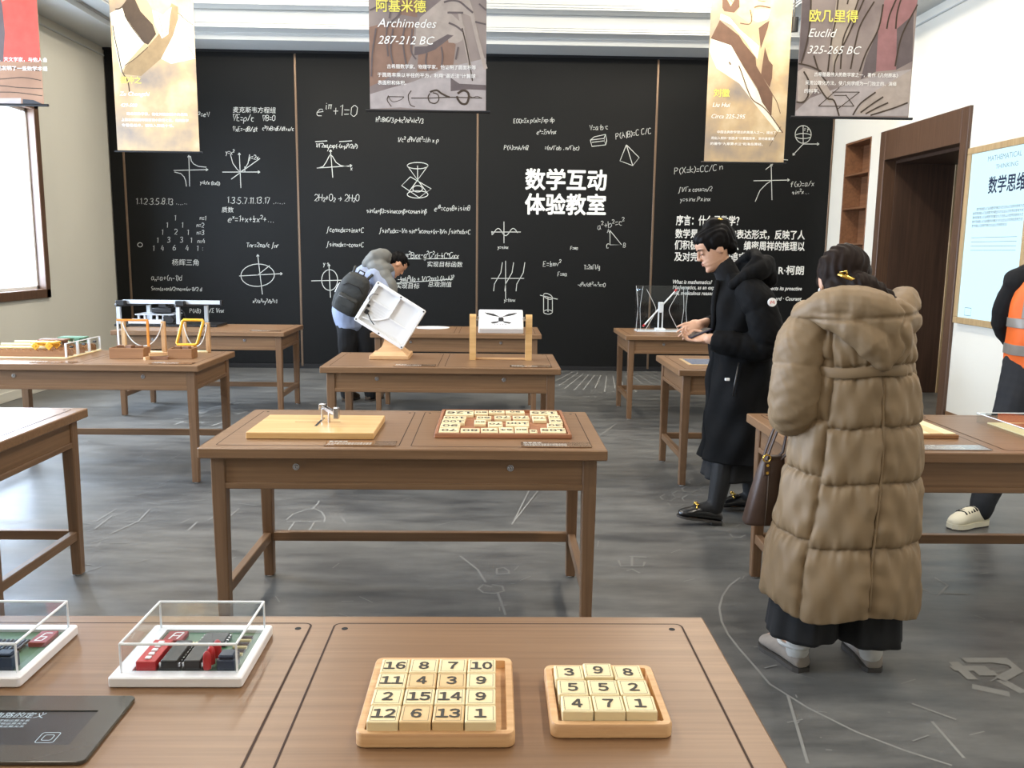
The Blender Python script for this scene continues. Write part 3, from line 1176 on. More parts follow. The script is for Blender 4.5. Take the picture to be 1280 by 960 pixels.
# --- white box pivoting between two posts (third row, centre)
t = thing('pivoting_box', 'white sand box pivoting between two rounded pale wooden posts', 'exhibit', (.05, 5.62, Zt))
for s_ in (-1, 1):
    x = s_*.184
    q = [(-.036, 0), (.036, 0), (.030, .27)]+[(.030*cos(R(a)), .27+.030*sin(R(a))) for a in range(20, 180, 20)]+[(-.030, .27)]
    M = frame_mat((x-.021, 0, 0), (0, 1, 0), (0, 0, 1))
    MB().prism(q, 0, .042, M).build('post', 'pine_board', t, 40)
MB().box(-.165, .165, -.02, .02, 0, .012, .003).build('cross_bar', 'beech', t)
bx = MB().box(-.146, .146, -.115, .105, -.030, .015, .006)
til = Matrix.Translation((0, .0, .262)) @ Matrix.Rotation(R(30), 4, 'X')
bo = bx.move(til).build('box', 'white_plastic', t)
g = MB()
g.box(-.136, .136, -.105, .095, .0152, .0158)
g.build('window_pane', 'white_corian', bo).data.transform(til)
k = MB()
k.prism([(-.016, -.040), (.018, -.040), (.018, .002), (.008, .010), (-.016, .006)], .016, .0165)
for s_ in (-1, 1):
    k.prism([(s_*.004, .012)[0:2], (s_*.05, .050), (s_*.112, .066), (s_*.09, .040), (s_*.05, .022)][::(1 if s_ > 0 else -1)], .016, .0163)
    k.prism([(s_*.012, -.034), (s_*.07, -.050), (s_*.055, -.066), (s_*.02, -.054)][::(-1 if s_ > 0 else 1)], .016, .0163)
for q in range(5):
    k.prism(rrect(-.045+q*.018, -.038+q*.018, -.075, -.067, .001, 2), .016, .0162)
k.build('grey_sand', 'dark_steel', bo).data.transform(til)
a = MB()
for s_ in (-1, 1):
    a.cyl((s_*.140, 0, .262), (s_*.19, 0, .262), .006, n=10)
    a.box(s_*.150-.006, s_*.150+.006, -.010, .010, .258, .285, .002)
a.build('axle', 'steel', t, 40)

# --- catenary stands, frames and little boxes (third row, left)
def catenary_stand(x0, y0, x1, y1, h, sag, label):
    t = thing('catenary_stand', label, 'exhibit stand', (x0, y0, Zt))
    dx, dy = x1-x0, y1-y0
    for px, py in ((0, 0), (dx, dy)):
        MB().box(px-.013, px+.013, py-.013, py+.013, 0, h, .002).build('post', 'beech_upright', t)
    L_ = math.hypot(dx, dy)
    M = frame_mat((0, 0, 0), (dx/L_, dy/L_, 0), (-dy/L_, dx/L_, 0))
    MB().box(0, L_, -.02, .02, 0, .012, .002).move(M).build('foot_bar', 'tile_wood', t)
    pts = []
    for i in range(17):
        u = i/16
        c = (math.cosh(2.4*(2*u-1))-1)/(math.cosh(2.4)-1)
        pts.append((dx*u, dy*u-.016, h-.012-sag*(1-c)))
    MB().tube(pts, .0035, 6).build('hanging_chain', 'chain_white', t)


catenary_stand(-2.50, 5.83, -2.222, 5.80, .215, .155, 'pale wooden catenary stand with a hanging white chain behind the orange edged sheet')
catenary_stand(-2.11, 5.88, -1.945, 5.86, .205, .150, 'pale wooden catenary stand with a hanging white chain behind the yellow frame')
t = thing('framed_clear_sheet', 'orange edged clear sheet standing upright on the left table', 'exhibit frame', (-2.408, 5.76, Zt))
MB().box(-.098, .098, -.0025, .0025, .01, .222).build('clear_sheet', 'acrylic', t)
MB().box(-.104, .104, -.006, .006, .218, .232, .002).box(.090, .106, -.006, .006, .0, .22, .002).build('orange_edge', 'orange_plastic', t)
MB().box(-.106, -.094, -.004, .004, .0, .22, .002).build('polished_edge', 'acrylic_edge', t)
MB().box(-.104, .104, -.012, .012, 0, .012, .002).build('foot_rail', 'tile_wood', t)
t = thing('yellow_frame', 'yellow parallelogram frame leaning beside the small wood boxes', 'exhibit frame', (-1.985, 5.70, Zt))
fr_ = [(-.118, 0, .070), (.016, 0, .070), (.060, .03, .232), (-.080, .03, .232)]
pts = []
for i in range(4):
    a, b_ = Vector(fr_[i]), Vector(fr_[(i+1) % 4])
    pts += [a.lerp(b_, .06), a.lerp(b_, .35), a.lerp(b_, .65), a.lerp(b_, .94)]
MB().tube(pts, .0095, 8, closed=True).build('frame_tube', 'yellow_plastic', t, True)
g = MB()
g.prism([(-.118, .070), (.016, .070), (.060, .232), (-.080, .232)], -.002, .002, frame_mat((0, .002, 0), (1, 0, 0), (0, .17, 1)))
g.build('clear_sheet', 'acrylic', t)
MB().box(-.10, .0, -.01, .05, 0, .064, .003).build('foot', 'beech', t)


def open_box(x0, x1, y0, y1, h, label):
    t = thing('wood_box', label, 'box', ((x0+x1)/2, (y0+y1)/2, Zt))
    w, d, e = (x1-x0)/2, (y1-y0)/2, .008
    b = MB().box(-w, w, -d, -d+e, 0, h, .001).box(-w, w, d-e, d, 0, h, .001)
    b.box(-w, -w+e, -d+e, d-e, 0, h, .001).box(w-e, w, -d+e, d-e, 0, h, .001).box(-w+e, w-e, -d+e, d-e, 0, .006)
    b.build('box_body', 'box_wood', t)
    return t


open_box(-2.455, -2.238, 5.49, 5.60, .068, 'open wooden box of arch blocks in front of the orange edged sheet')
open_box(-2.088, -1.935, 5.50, 5.61, .064, 'open wooden box of arch blocks below the yellow frame')
for i, (bx_, by_, bz_, br_, lab) in enumerate(((-2.405, 5.545, .052, .4, 'arch block sticking out at the left of the larger open wood box'), (-2.345, 5.55, .052, -.3, 'arch block in the middle of the larger open wood box'), (-2.285, 5.545, .050, .2, 'arch block at the right of the larger open wood box'),
                                               (-2.042, 5.555, .048, .1, 'arch block at the left of the box under the yellow frame'), (-1.985, 5.555, .048, -.1, 'arch block at the right of the box under the yellow frame'))):
    t = thing('arch_block', lab, 'wood block', (bx_, by_, Zt+.0065), br_, 'arch blocks')
    MB().loft([[(-.026, -.02, 0), (.026, -.02, 0), (.026, .02, 0), (-.026, .02, 0)], [(-.021, -.02, bz_+.022), (.021, -.02, bz_+.022), (.021, .02, bz_+.022), (-.021, .02, bz_+.022)]]).build('block', 'niche_wood', t)
for i, (bx_, by_, br_, l_, z_, lab) in enumerate(((-2.195, 5.46, 1.2, .07, 0, 'short pale wood stick pointing at the viewer in the loose heap'), (-2.15, 5.505, .5, .11, .019, 'pale wood stick lying on top of the loose heap'),
                                                  (-2.14, 5.47, .05, .13, 0, 'long reddish wood stick at the front of the loose heap'), (-2.13, 5.525, .15, .12, 0, 'reddish wood stick at the back of the loose heap'))):
    t = thing('wood_stick', lab, 'wood stick', (bx_, by_, Zt+z_), br_, 'loose sticks between the wood boxes')
    MB().loft([[(x, s*.010, z) for s, z in ((-1, 0), (1, 0), (.85, .019), (-.85, .019))] for x in (-l_/2, l_/2)]).build('stick', 'beech' if i < 2 else 'niche_wood', t)

# --- square wheel tracks (third row, left)
t = thing('wavy_track', 'wavy wooden tracks in three lanes with clear end plates on the left table', 'exhibit track', (-2.97, 5.68, Zt))
MB().box(-.285, .275, -.235, .235, 0, .010, .002).build('base_board', 'tile_wood', t)
for k, yc in enumerate((-.160, 0, .160)):
    n = 96
    prof = []
    for i in range(n+1):
        x = -.28+.54*i/n
        ph = ((x+.28) % .045)/.045-.5
        prof.append((x, .034+.012*(1-abs(2*ph)**1.7)))
    M = frame_mat((0, yc-.012, .010), (1, 0, 0), (0, 0, 1))
    for s_ in (-.035, .035):
        P = prof+[(.26, 0), (-.28, 0)]
        MB().prism(P, -.007, .007, Matrix.Translation((0, s_, 0)) @ M).build('wavy_rail', 'box_wood', t)
    e = MB().box(.262, .268, yc-.075, yc+.075, .010, .098, .001)
    eo = e.build('end_plate', 'acrylic', t)
    ed = MB()
    for q in (yc-.075, yc+.075):
        ed.box(.259, .271, q-.004, q+.004, .010, .10, .001)
    ed.box(.261, .269, yc-.075, yc+.075, .095, .100, .001)
    ed.build('polished_edge', 'acrylic_edge', eo)
    MB().cyl((.255, yc, .07), (.275, yc, .07), .007, n=12).build('bolt', 'dark_steel', t)
    MB().cyl((-.28, yc+.02, .062), (.10, yc+.02, .062), .009, n=10).build('axle_bar', 'cream_tube', t)


def square_car(x, y, m, lab, l_=.15):
    t = thing('square_wheel_car', lab, 'model car', (x, y, Zt+.0600), 0, 'square wheel cars on the tracks')
    MB().box(-l_/2, l_/2, -.045, .045, .034, .044, .002).box(-l_/2+.01, l_/2-.01, -.03, .03, .026, .034, .002).build('car_body', m, t)
    for sx in (-1, 1):
        for sy in (-1, 1):
            w_ = MB()
            M = Matrix.Translation((sx*l_*.28, sy*.047, .020)) @ Matrix.Rotation(R(45 if m == 'yellow_plastic' else 0), 4, 'Y')
            w_.merge(MB().box(-.019, .019, -.006, .006, -.019, .019, .002), M)
            w_.cyl((sx*l_*.28, sy*.047-.010, .02), (sx*l_*.28, sy*.047+.010, .02), .006, n=10)
            w_.build('wheel', m, t)


square_car(-2.86, 5.508, 'yellow_plastic', 'yellow square wheeled car on the front wavy track')
square_car(-2.89, 5.668, 'niche_wood', 'brown square wheeled car on the middle wavy track', .17)
square_car(-2.84, 5.828, 'green_board', 'green square wheeled car on the back wavy track', .17)

# --- aluminium rail machine (far left table)
t = thing('rail_machine', 'aluminium rail machine with black carriage on the far left corner table', 'exhibit machine', (-2.93, 7.90, Zt))
MB().box(-.48, .44, -.14, .16, 0, .022, .004).build('base_plate', 'black_plastic', t)
for gx in (-.44, .09):
    for q, dx in ((-.12, 0), (.13, .17)):
        MB().box(gx+dx-.017, gx+dx+.017, q-.015, q+.015, .022, .178, .002).build('upright', 'alu', t)
    M = frame_mat((gx, -.12, .19), (.17, .25, 0), (-.25, .17, 0))
    MB().box(-.03, .33, -.014, .014, -.012, .012, .002).move(M).build('cross_rail', 'dark_steel', t)
    MB().box(gx-.02, gx+.06, -.14, -.06, .185, .232, .006).build('corner_block', 'black_plastic', t)
MB().box(-.42, .46, -.085, -.055, .200, .236, .003).build('long_rail', 'alu', t)
MB().box(.455, .475, -.09, -.05, .19, .24, .003).build('rail_end', 'black_plastic', t)
c = MB().box(-.16, .02, -.10, .02, .12, .165, .006).box(-.10, -.03, -.08, -.02, .165, .205, .004)
c.cyl((-.11, -.06, .10), (-.11, -.06, .12), .045, n=20)
c.cyl((-.02, -.06, .165), (-.02, -.06, .18), .03, n=20)
c.build('carriage', 'black_plastic', t, 40)
c = MB().box(-.30, .05, -.12, .10, .10, .112, .003)
for k in range(6):
    c.box(-.28+k*.055, -.262+k*.055, -.11, -.09, .022, .10)
c.build('stage_plate', 'alu', t)
c = MB().box(-.05, .08, -.12, .05, .022, .095, .006)
c.cyl((.02, -.12, .06), (.02, -.135, .06), .03, n=20)
c.build('motor', 'black_plastic', t, 40)
MB().box(-.36, -.06, -.125, -.02, .022, .06, .004).build('white_tray', 'white_plastic', t)
w_ = MB()
w_.tube([(-.05, -.03, .16), (.0, .04, .19), (.08, .05, .12), (.12, .0, .03)], .005, 6)
w_.build('cable', 'black_plastic', t)

# --- shiny disc (back centre table), its whitish glare put into the white colour
t = thing('shiny_disc', 'round shiny disc lying flat on the back centre table', 'disc', (-.56, 7.93, Zt))
pr = [(.0005, 0), (.155, 0), (.157, .002), (.155, .005), (.140, .006), (.10, .0045), (.0005, .004)]
MB().loft([[(r_*cos(2*pi*k/40), r_*.9*sin(2*pi*k/40), z) for k in range(40)] for r_, z in pr], cap=False).build('disc', 'white_plastic', t, 50)

# --- clear box with hyperbola slot and slanted rod (back right table)
t = thing('hyperbola_box', 'clear acrylic box with a slanted white rod passing curved slots', 'exhibit', (1.535, 7.83, Zt))
w, d, h = .225, .085, .415
MB().box(-w, w, -d, d, 0, .008, .001).build('base_sheet', 'acrylic_edge', t)
for q, nm in ((-d, 'front_sheet'), (d-.004, 'back_sheet')):
    MB().box(-w, w, q, q+.004, .008, h).build(nm, 'acrylic', t)
cv = MB()
for s_ in (-1, 1):
    for zs in (1, -1):
        pts = []
        for i in range(9):
            zz = .2+zs*.185*i/8
            pts.append((s_*(.045+.105*math.sqrt((i/8)**2+.02)), -d-.001, zz))
        cv.tube(pts, .0022, 6)
cv.build('curved_slot', 'chain_white', t)
for s_ in (-1, 1):
    p = MB()
    rings = []
    for i in range(17):
        u = i/16
        ww = .010+.022*abs(2*u-1)**1.3
        a = R(70*(u-.5))*s_
        cxx = s_*(w-.015)
        rings.append([(cxx+(x*cos(a)-y*sin(a)), x*sin(a)+y*cos(a)-d+.03, .008+(h-.01)*u) for x, y in ((-ww, -.003), (ww, -.003), (ww, .003), (-ww, .003))])
    p.loft(rings)
    po = p.build('twisted_pillar', 'acrylic', t)
    e_ = MB()
    for j in (0, 2):
        e_.tube([rg[j] for rg in rings], .0022, 6)
    e_.build('polished_edge', 'chain_white', po)
e_ = MB()
e_.box(-w, w, -d-.002, -d+.002, h-.003, h).box(-w, -w+.003, -d-.002, -d+.002, .008, h)
e_.build('top_edge', 'dark_steel', t)
p = MB()
p.box(-.042, .042, -.06, .06, .008, .026, .003)
for s_ in (-1, 1):
    p.box(s_*.018-.004, s_*.018+.004, -.016, .016, .026, .17, .001)
p.box(-.022, .022, -.022, .022, .17, .265, .004)
p.build('centre_post', 'white_plastic', t)
rd = MB().cyl((-.158, -.035, .052), (.138, .028, .372), .007, n=10).build('rod', 'white_plastic', t, 40)
rt = MB()
rt.cyl((-.165, -.037, .044), (-.150, -.033, .060), .010, n=10).cyl((.128, .026, .362), (.146, .030, .381), .010, n=10)
rt.build('red_tip', 'red_plastic', rd, 40)

# --- grey screen in the right hand table of the third row
glow('screen_grey', (122, 128, 144), 0.95)
t = thing('table_screen', 'flat grey touch screen lying on the table behind the person in black', 'tablet', (1.47, 5.57, Zt))
MB().box(-.21, .21, -.155, .165, 0, .004, .001).build('bezel', 'oak_trim', t)
MB().box(-.188, .188, -.130, .145, .004, .0055).build('screen', 'screen_grey', t)

# --- right hand table: slat tray and clear box
t = thing('slat_tray', 'flat wooden tray of pale slats on the right table beside the tan coat', 'wood tray', (1.60, 3.48, Zt))
MB().box(-.235, .236, -.225, .225, 0, .016, .002).build('tray', 'box_wood', t)
for k in range(9):
    x = -.226+k*.0505
    s_ = MB()
    s_.box(x, x+.0485, -.216, .216, .016, .0205, .001)
    s_.build('slat', 'tile_wood_tan' if k % 2 else 'tile_wood', t)
t = thing('clear_case', 'low clear acrylic case over a pale board at the right edge of the right table', 'display case', (2.33, 3.42, Zt))
MB().box(-.20, .22, -.14, .15, 0, .006, .001).build('pale_board', 'cream_tube', t)
MB().box(-.13, .02, -.02, .10, .006, .012, .002).box(.04, .18, -.09, .06, .006, .014, .002).build('dark_inset', 'walnut_side', t)
cv = MB()
X0, X1, Y0, Y1, h, e = -.236, .25, -.17, .172, .040, .003
cv.box(X0, X1, Y0, Y0+e, 0, h).box(X0, X1, Y1-e, Y1, 0, h).box(X0, X0+e, Y0+e, Y1-e, 0, h).box(X1-e, X1, Y0+e, Y1-e, 0, h).box(X0, X1, Y0, Y1, h, h+e)
c = cv.build('cover', 'acrylic', t)
ed = MB()
for a, b_ in (((X0, Y0), (X1, Y0)), ((X1, Y0), (X1, Y1)), ((X1, Y1), (X0, Y1)), ((X0, Y1), (X0, Y0))):
    ed.cyl((a[0], a[1], h+e), (b_[0], b_[1], h+e), .0022, n=6)
ed.build('cover_edges', 'acrylic_edge', c)

# ================================================================= CHALK WRITING
# stroke alphabet: pairs of hex digits x,y on a grid (baseline y=4, capitals to E)
GLY = {
    '0': '24060C2E3E5C563424', '1': '0C2E24', '2': '0C1E3E5C5A0454', '3': '0D2E4E5C4A29 29495755341405', '4': '3E0757 4B44',
    '5': '5E1E0A3A5856341405', '6': '4E1A061434555839190807', '7': '0E5E24', '8': '291A1D3E5D5A3907052444565829', '9': '5C4E1E0B295A5C44',
    'a': '4A1A06143448 4A4554', 'b': '0E0434564A2A07', 'c': '492A1A07062444', 'd': '4A1A06143448 4E44', 'e': '07584A2A07051444', 'f': '5D4E2D24 0A4A',
    'g': '4A1A07143448 4A413001', 'h': '0E04 083A4844', 'i': '2A2434 2C2D', 'k': '0E04 4A0744', 'l': '1E152434', 'm': '0A04 081A2824 284A4844',
    'n': '0A04 083A4844', 'o': '2A0806143447483A2A', 'p': '0A00 093A4957341406', 'q': '4A1A06143448 4A40', 'r': '0A04 082A4A', 's': '491A08474624 04',
    't': '2E253444 0A4A', 'u': '0A06143446 4A44', 'v': '0A244A', 'w': '0A142844 4A', 'x': '0A44 4A04', 'y': '0A26 4A10', 'z': '0A4A0444',
    'A': '042E54 1848', 'B': '0E0434565829 0929 0E3E5C4A29', 'C': '5D3E1D0B07143455', 'D': '0E04345759 3E0E', 'E': '4E0E0444 0939', 'F': '4E0E04 0939',
    'G': '5D3E1D0B0714345658 38', 'H': '0E04 5E54 0959', 'M': '040E295E54', 'N': '040E545E', 'O': '24060C2E3E5C563424', 'P': '040E3E5C3909', 'S': '5D3E1D0B38563414 05',
    'T': '0E6E 3E34', 'U': '0E06143456 5E', 'V': '0E345E', 'W': '0E142A445E', 'L': '0E0454', 'R': '040E3E5C3909 2954', 'X': '0E54 5E04',
    '+': '0848 2B25', '-': '0848', '=': '0646 0A4A', '/': '044E', '(': '3E1B1733', ')': '0E2B2703', '.': '2425', ',': '2523', ':': '2425 292A', '|': '2E23', '·': '2829',
    '∫': '5E4F3E241201', '√': '06141E6E', '∇': '0E5E240E', 'Δ': '042E5404', 'π': '0A5A 1A14 4A44', 'ρ': '00083A4957341406', 'ε': '491A0828 280706142444', 'μ': '0A00 05143447 4A44',
    'σ': '5A2A0806143447493A', 'α': '5A3426140608 1A2A3654', 'β': '000D2E3D2A 2A473514', 'Σ': '5E0E390454', 'Ω': '04241A0C2E4E5C4A3454', 'Λ': '042E54', 'θ': '14060C2E3E4C463414 0949',
    '→': '0858 3B5835', '½': '1E1A 0949 082838250444', ' ': '',
}
SUP = {'²': '2', 'ⁿ': 'n', 'ˣ': 'x', 'ⁱ': 'i', 'ᵗ': 't', 'ᶿ': 'θ', 'ᵖ': 'π', '⁻': '-', '¹': '1'}
SUB = {'₂': '2', 'ₙ': 'n'}


def handwriting(mb, M, x, y, h, body, rot=0.0, w=0.0085, width=0.0):
    rr = random.Random(body)
    s = h/10.0*1.05
    c_, s_ = cos(R(rot)), sin(R(rot))
    cx = 0.0
    kx = 1.0
    strokes = []
    for ch in body:
        k, dy = 1.0, 0.0
        if ch in SUP:
            ch, k, dy = SUP[ch], 0.62, 5.5
        elif ch in SUB:
            ch, k, dy = SUB[ch], 0.6, -1.5
        g = GLY.get(ch, GLY['x']).strip()
        if ch == ' ':
            cx += 3.5*s
            continue
        jr = rr.uniform(-.08, .08)
        jy = rr.uniform(-.7, .7)
        sh = 0.10
        mx = 0
        for st in g.split(' '):
            st = st[:len(st)//2*2]
            pts = []
            for i in range(0, len(st), 2):
                gx, gy = int(st[i], 16), int(st[i+1], 16)-4
                mx = max(mx, gx)
                px = (gx+sh*gy+rr.uniform(-.15, .15))*k
                py = (gy+rr.uniform(-.15, .15))*k+dy+jy+jr*gx
                px, py = cx+px*s, py*s
                pts.append((px, py))
            if len(pts) > 1:
                strokes.append(pts)
        cx += (mx*k+(1.5 if k == 1 else 0.9))*s
    kx = min(1.15, width/cx) if width else 1.0
    ky = 1.0 if kx >= 1 else max(.64, kx)
    for pts in strokes:
        mb.merge(MB().ribbon([(x+c_*px*kx-s_*py*ky, y+s_*px*kx+c_*py*ky) for px, py in pts], w), M)
    return cx*kx


BM = frame_mat((0, YB-0.0306, 0), (1, 0, 0), (0, 0, 1))      # plane of the board face
HAND = [
    (-3.1, 2.947, 0.0692, '∇E=ρ/ε', 0, 0.0),
    (-2.752, 2.952, 0.0593, '∇B=0', 0, 0.0),
    (-3.105, 2.827, 0.0692, '∇xE=-dB/dt', 0, 0.296),
    (-2.756, 2.842, 0.0692, 'c²∇xB=dE/dt+j/ε', 0, 0.375),
    (-3.596, 2.976, 0.0494, '½mv²=eV', 4, 0.277),
    (-3.517, 2.211, 0.0494, 'y=k/x (k>0)', -3, 0.237),
    (-2.928, 2.507, 0.0494, 'y=2x', 0, 0.0),
    (-3.2, 2.559, 0.0494, 'y=x²', 0, 0.0),
    (-4.288, 1.967, 0.0692, '1.1.2.3.5.8.13 ......', 0, 0.613),
    (-3.203, 1.99, 0.0791, '1.3.5.7.11.13.17 ......', 0, 0.692),
    (-3.202, 1.773, 0.0692, 'eˣ=1+x+½x²+...', 0, 0.642),
    (-3.841, 1.784, 0.0593, '1', 0, 0.0),
    (-3.536, 1.788, 0.0494, 'n=1', 0, 0.0),
    (-3.941, 1.698, 0.0593, '1', 0, 0.0),
    (-3.759, 1.7, 0.0593, '1', 0, 0.0),
    (-3.578, 1.702, 0.0494, 'n=2', 0, 0.0),
    (-4.002, 1.612, 0.0593, '1', 0, 0.0),
    (-3.849, 1.613, 0.0593, '2', 0, 0.0),
    (-3.696, 1.615, 0.0593, '1', 0, 0.0),
    (-3.581, 1.617, 0.0494, 'n=3', 0, 0.0),
    (-4.064, 1.516, 0.0593, '1', 0, 0.0),
    (-3.94, 1.517, 0.0593, '3', 0, 0.0),
    (-3.787, 1.519, 0.0593, '3', 0, 0.0),
    (-3.662, 1.521, 0.0593, '1', 0, 0.0),
    (-3.576, 1.512, 0.0494, 'n=4', 0, 0.0),
    (-4.117, 1.42, 0.0593, '1', 0, 0.0),
    (-4.021, 1.421, 0.0593, '4', 0, 0.0),
    (-3.878, 1.423, 0.0593, '6', 0, 0.0),
    (-3.724, 1.425, 0.0593, '4', 0, 0.0),
    (-3.59, 1.426, 0.0593, '1', 0, 0.0),
    (-3.532, 1.427, 0.0494, ':', 0, 0.0),
    (-4.155, 1.064, 0.0593, 'aₙ=a+(n-1)d', 0, 0.375),
    (-4.161, 0.939, 0.0593, 'Sn=n(a+an)/2=na+n(n-1)/2 d', 0, 0.613),
    (-2.993, 1.472, 0.0692, 'Tnr=2πa/c ∫nr', 0, 0.395),
    (-2.939, 0.797, 0.0593, 'x²/a²+y²/b²=1', 0, 0.296),
    (-3.71, 0.671, 0.0494, 'P(AB)', 0, 0.138),
    (-3.526, 0.673, 0.0593, '=n/Σ 1/n!', 2, 0.237),
    (-2.11, 3.025, 0.1186, 'eⁱᵖ+1=0', 0, 0.494),
    (-2.128, 2.658, 0.0692, '1/√2πσ exp(-(x-μ)²/2σ²)', -1, 0.494),
    (-1.995, 2.632, 0.0494, 'y', 0, 0.0),
    (-1.724, 2.394, 0.0494, 'x', 0, 0.0),
    (-1.412, 2.963, 0.0791, 'H²=8πG/3 ρ-kc²/a²+Λc²/3', -1, 0.563),
    (-1.158, 2.736, 0.0692, '1/c² d²h/dt²=Δh x ρ', 0, 0.494),
    (-2.161, 2.032, 0.0791, '2H₂+O₂ → 2H₂O', 0, 0.543),
    (-1.54, 1.899, 0.0692, 'sin(α+β)=sinαcosβ+cosαsinβ', 0, 0.731),
    (-0.722, 1.928, 0.0791, 'eⁱᶿ=cosθ+isinθ', 2, 0.435),
    (-2.025, 1.665, 0.0791, '∫cosxdx=sinx+C', 0, 0.455),
    (-2.029, 1.493, 0.0791, '∫sinxdx=-cosx+C', 0, 0.455),
    (-1.389, 1.663, 0.0791, '∫sinⁿxdx=-1/n sinⁿ⁻¹xcosx+(n-1)/n ∫sinⁿxdx+C', 0, 1.107),
    (-1.073, 1.37, 0.0692, 'm²Bxx-g²G²d-½CⁿGxx', 0, 0.652),
    (-1.172, 1.079, 0.0692, '-½mW²Wo + 1/(2πσ) (A-A)²', 2, 0.692),
    (-2.073, 1.262, 0.0494, 'y s', 0, 0.0),
    (0.222, 2.969, 0.0593, 'E(X)=Σx p(x)=∫xp dp', 3, 0.494),
    (0.5, 2.844, 0.0593, 'eˣ=Σn/n!', 2, 0.237),
    (0.111, 2.662, 0.0692, 'P(A)=nA/nΩ', 0, 0.296),
    (0.599, 2.669, 0.0692, '=(n/√ab , n/√bc)', 0, 0.415),
    (1.131, 2.899, 0.0593, 'V=a·b·c', 5, 0.227),
    (1.45, 2.802, 0.0791, 'P(A|B)=C C/C', 10, 0.435),
    (0.045, 1.489, 0.0395, 'y=sinx', 0, 0.0),
    (0.13, 0.849, 0.0395, 'y=tanx', 0, 0.0),
    (1.259, 1.734, 0.0692, 'a²+b²=c²', 12, 0.346),
    (1.377, 1.697, 0.0494, 'A', 0, 0.0),
    (1.372, 1.514, 0.0494, 'C', 0, 0.0),
    (1.577, 1.527, 0.0494, 'B', 0, 0.0),
    (0.933, 1.49, 0.0395, 'F=ma', 0, 0.0),
    (0.604, 1.283, 0.0593, 'E=½mv²', 3, 0.237),
    (0.783, 1.169, 0.0494, 'F=ma', 0, 0.0),
    (1.105, 1.25, 0.0791, 'T=2π√l/g', 4, 0.198),
    (1.031, 1.045, 0.0692, '-d²x/dt²+w²x=0', 0, 0.346),
    (2.169, 2.401, 0.0692, 'P(X=k)=CC/C n', 6, 0.711),
    (2.226, 2.194, 0.0692, '∫1/√x cosx=n/2', 2, 0.415),
    (2.251, 2.081, 0.0494, 'y=sinx.Pxinx', 2, 0.375),
    (3.71, 2.937, 0.0395, 'z y', 0, 0.0),
    (3.587, 2.269, 0.0593, 'f(x)=a/x', 4, 0.296),
    (3.612, 2.184, 0.0494, 'sin²x...', 2, 0.296),
]
HANZI = [
    (-3.096, 3.047, 0.0726, '麦克斯韦方程组'),
    (-3.274, 1.886, 0.0726, '质数'),
    (-3.895, 1.25, 0.083, '杨辉三角'),
    (-0.811, 1.267, 0.0726, '实现目标函数'),
    (-1.192, 1.001, 0.0726, '实现目标'),
    (-0.802, 1.024, 0.0726, '总观测值'),
]
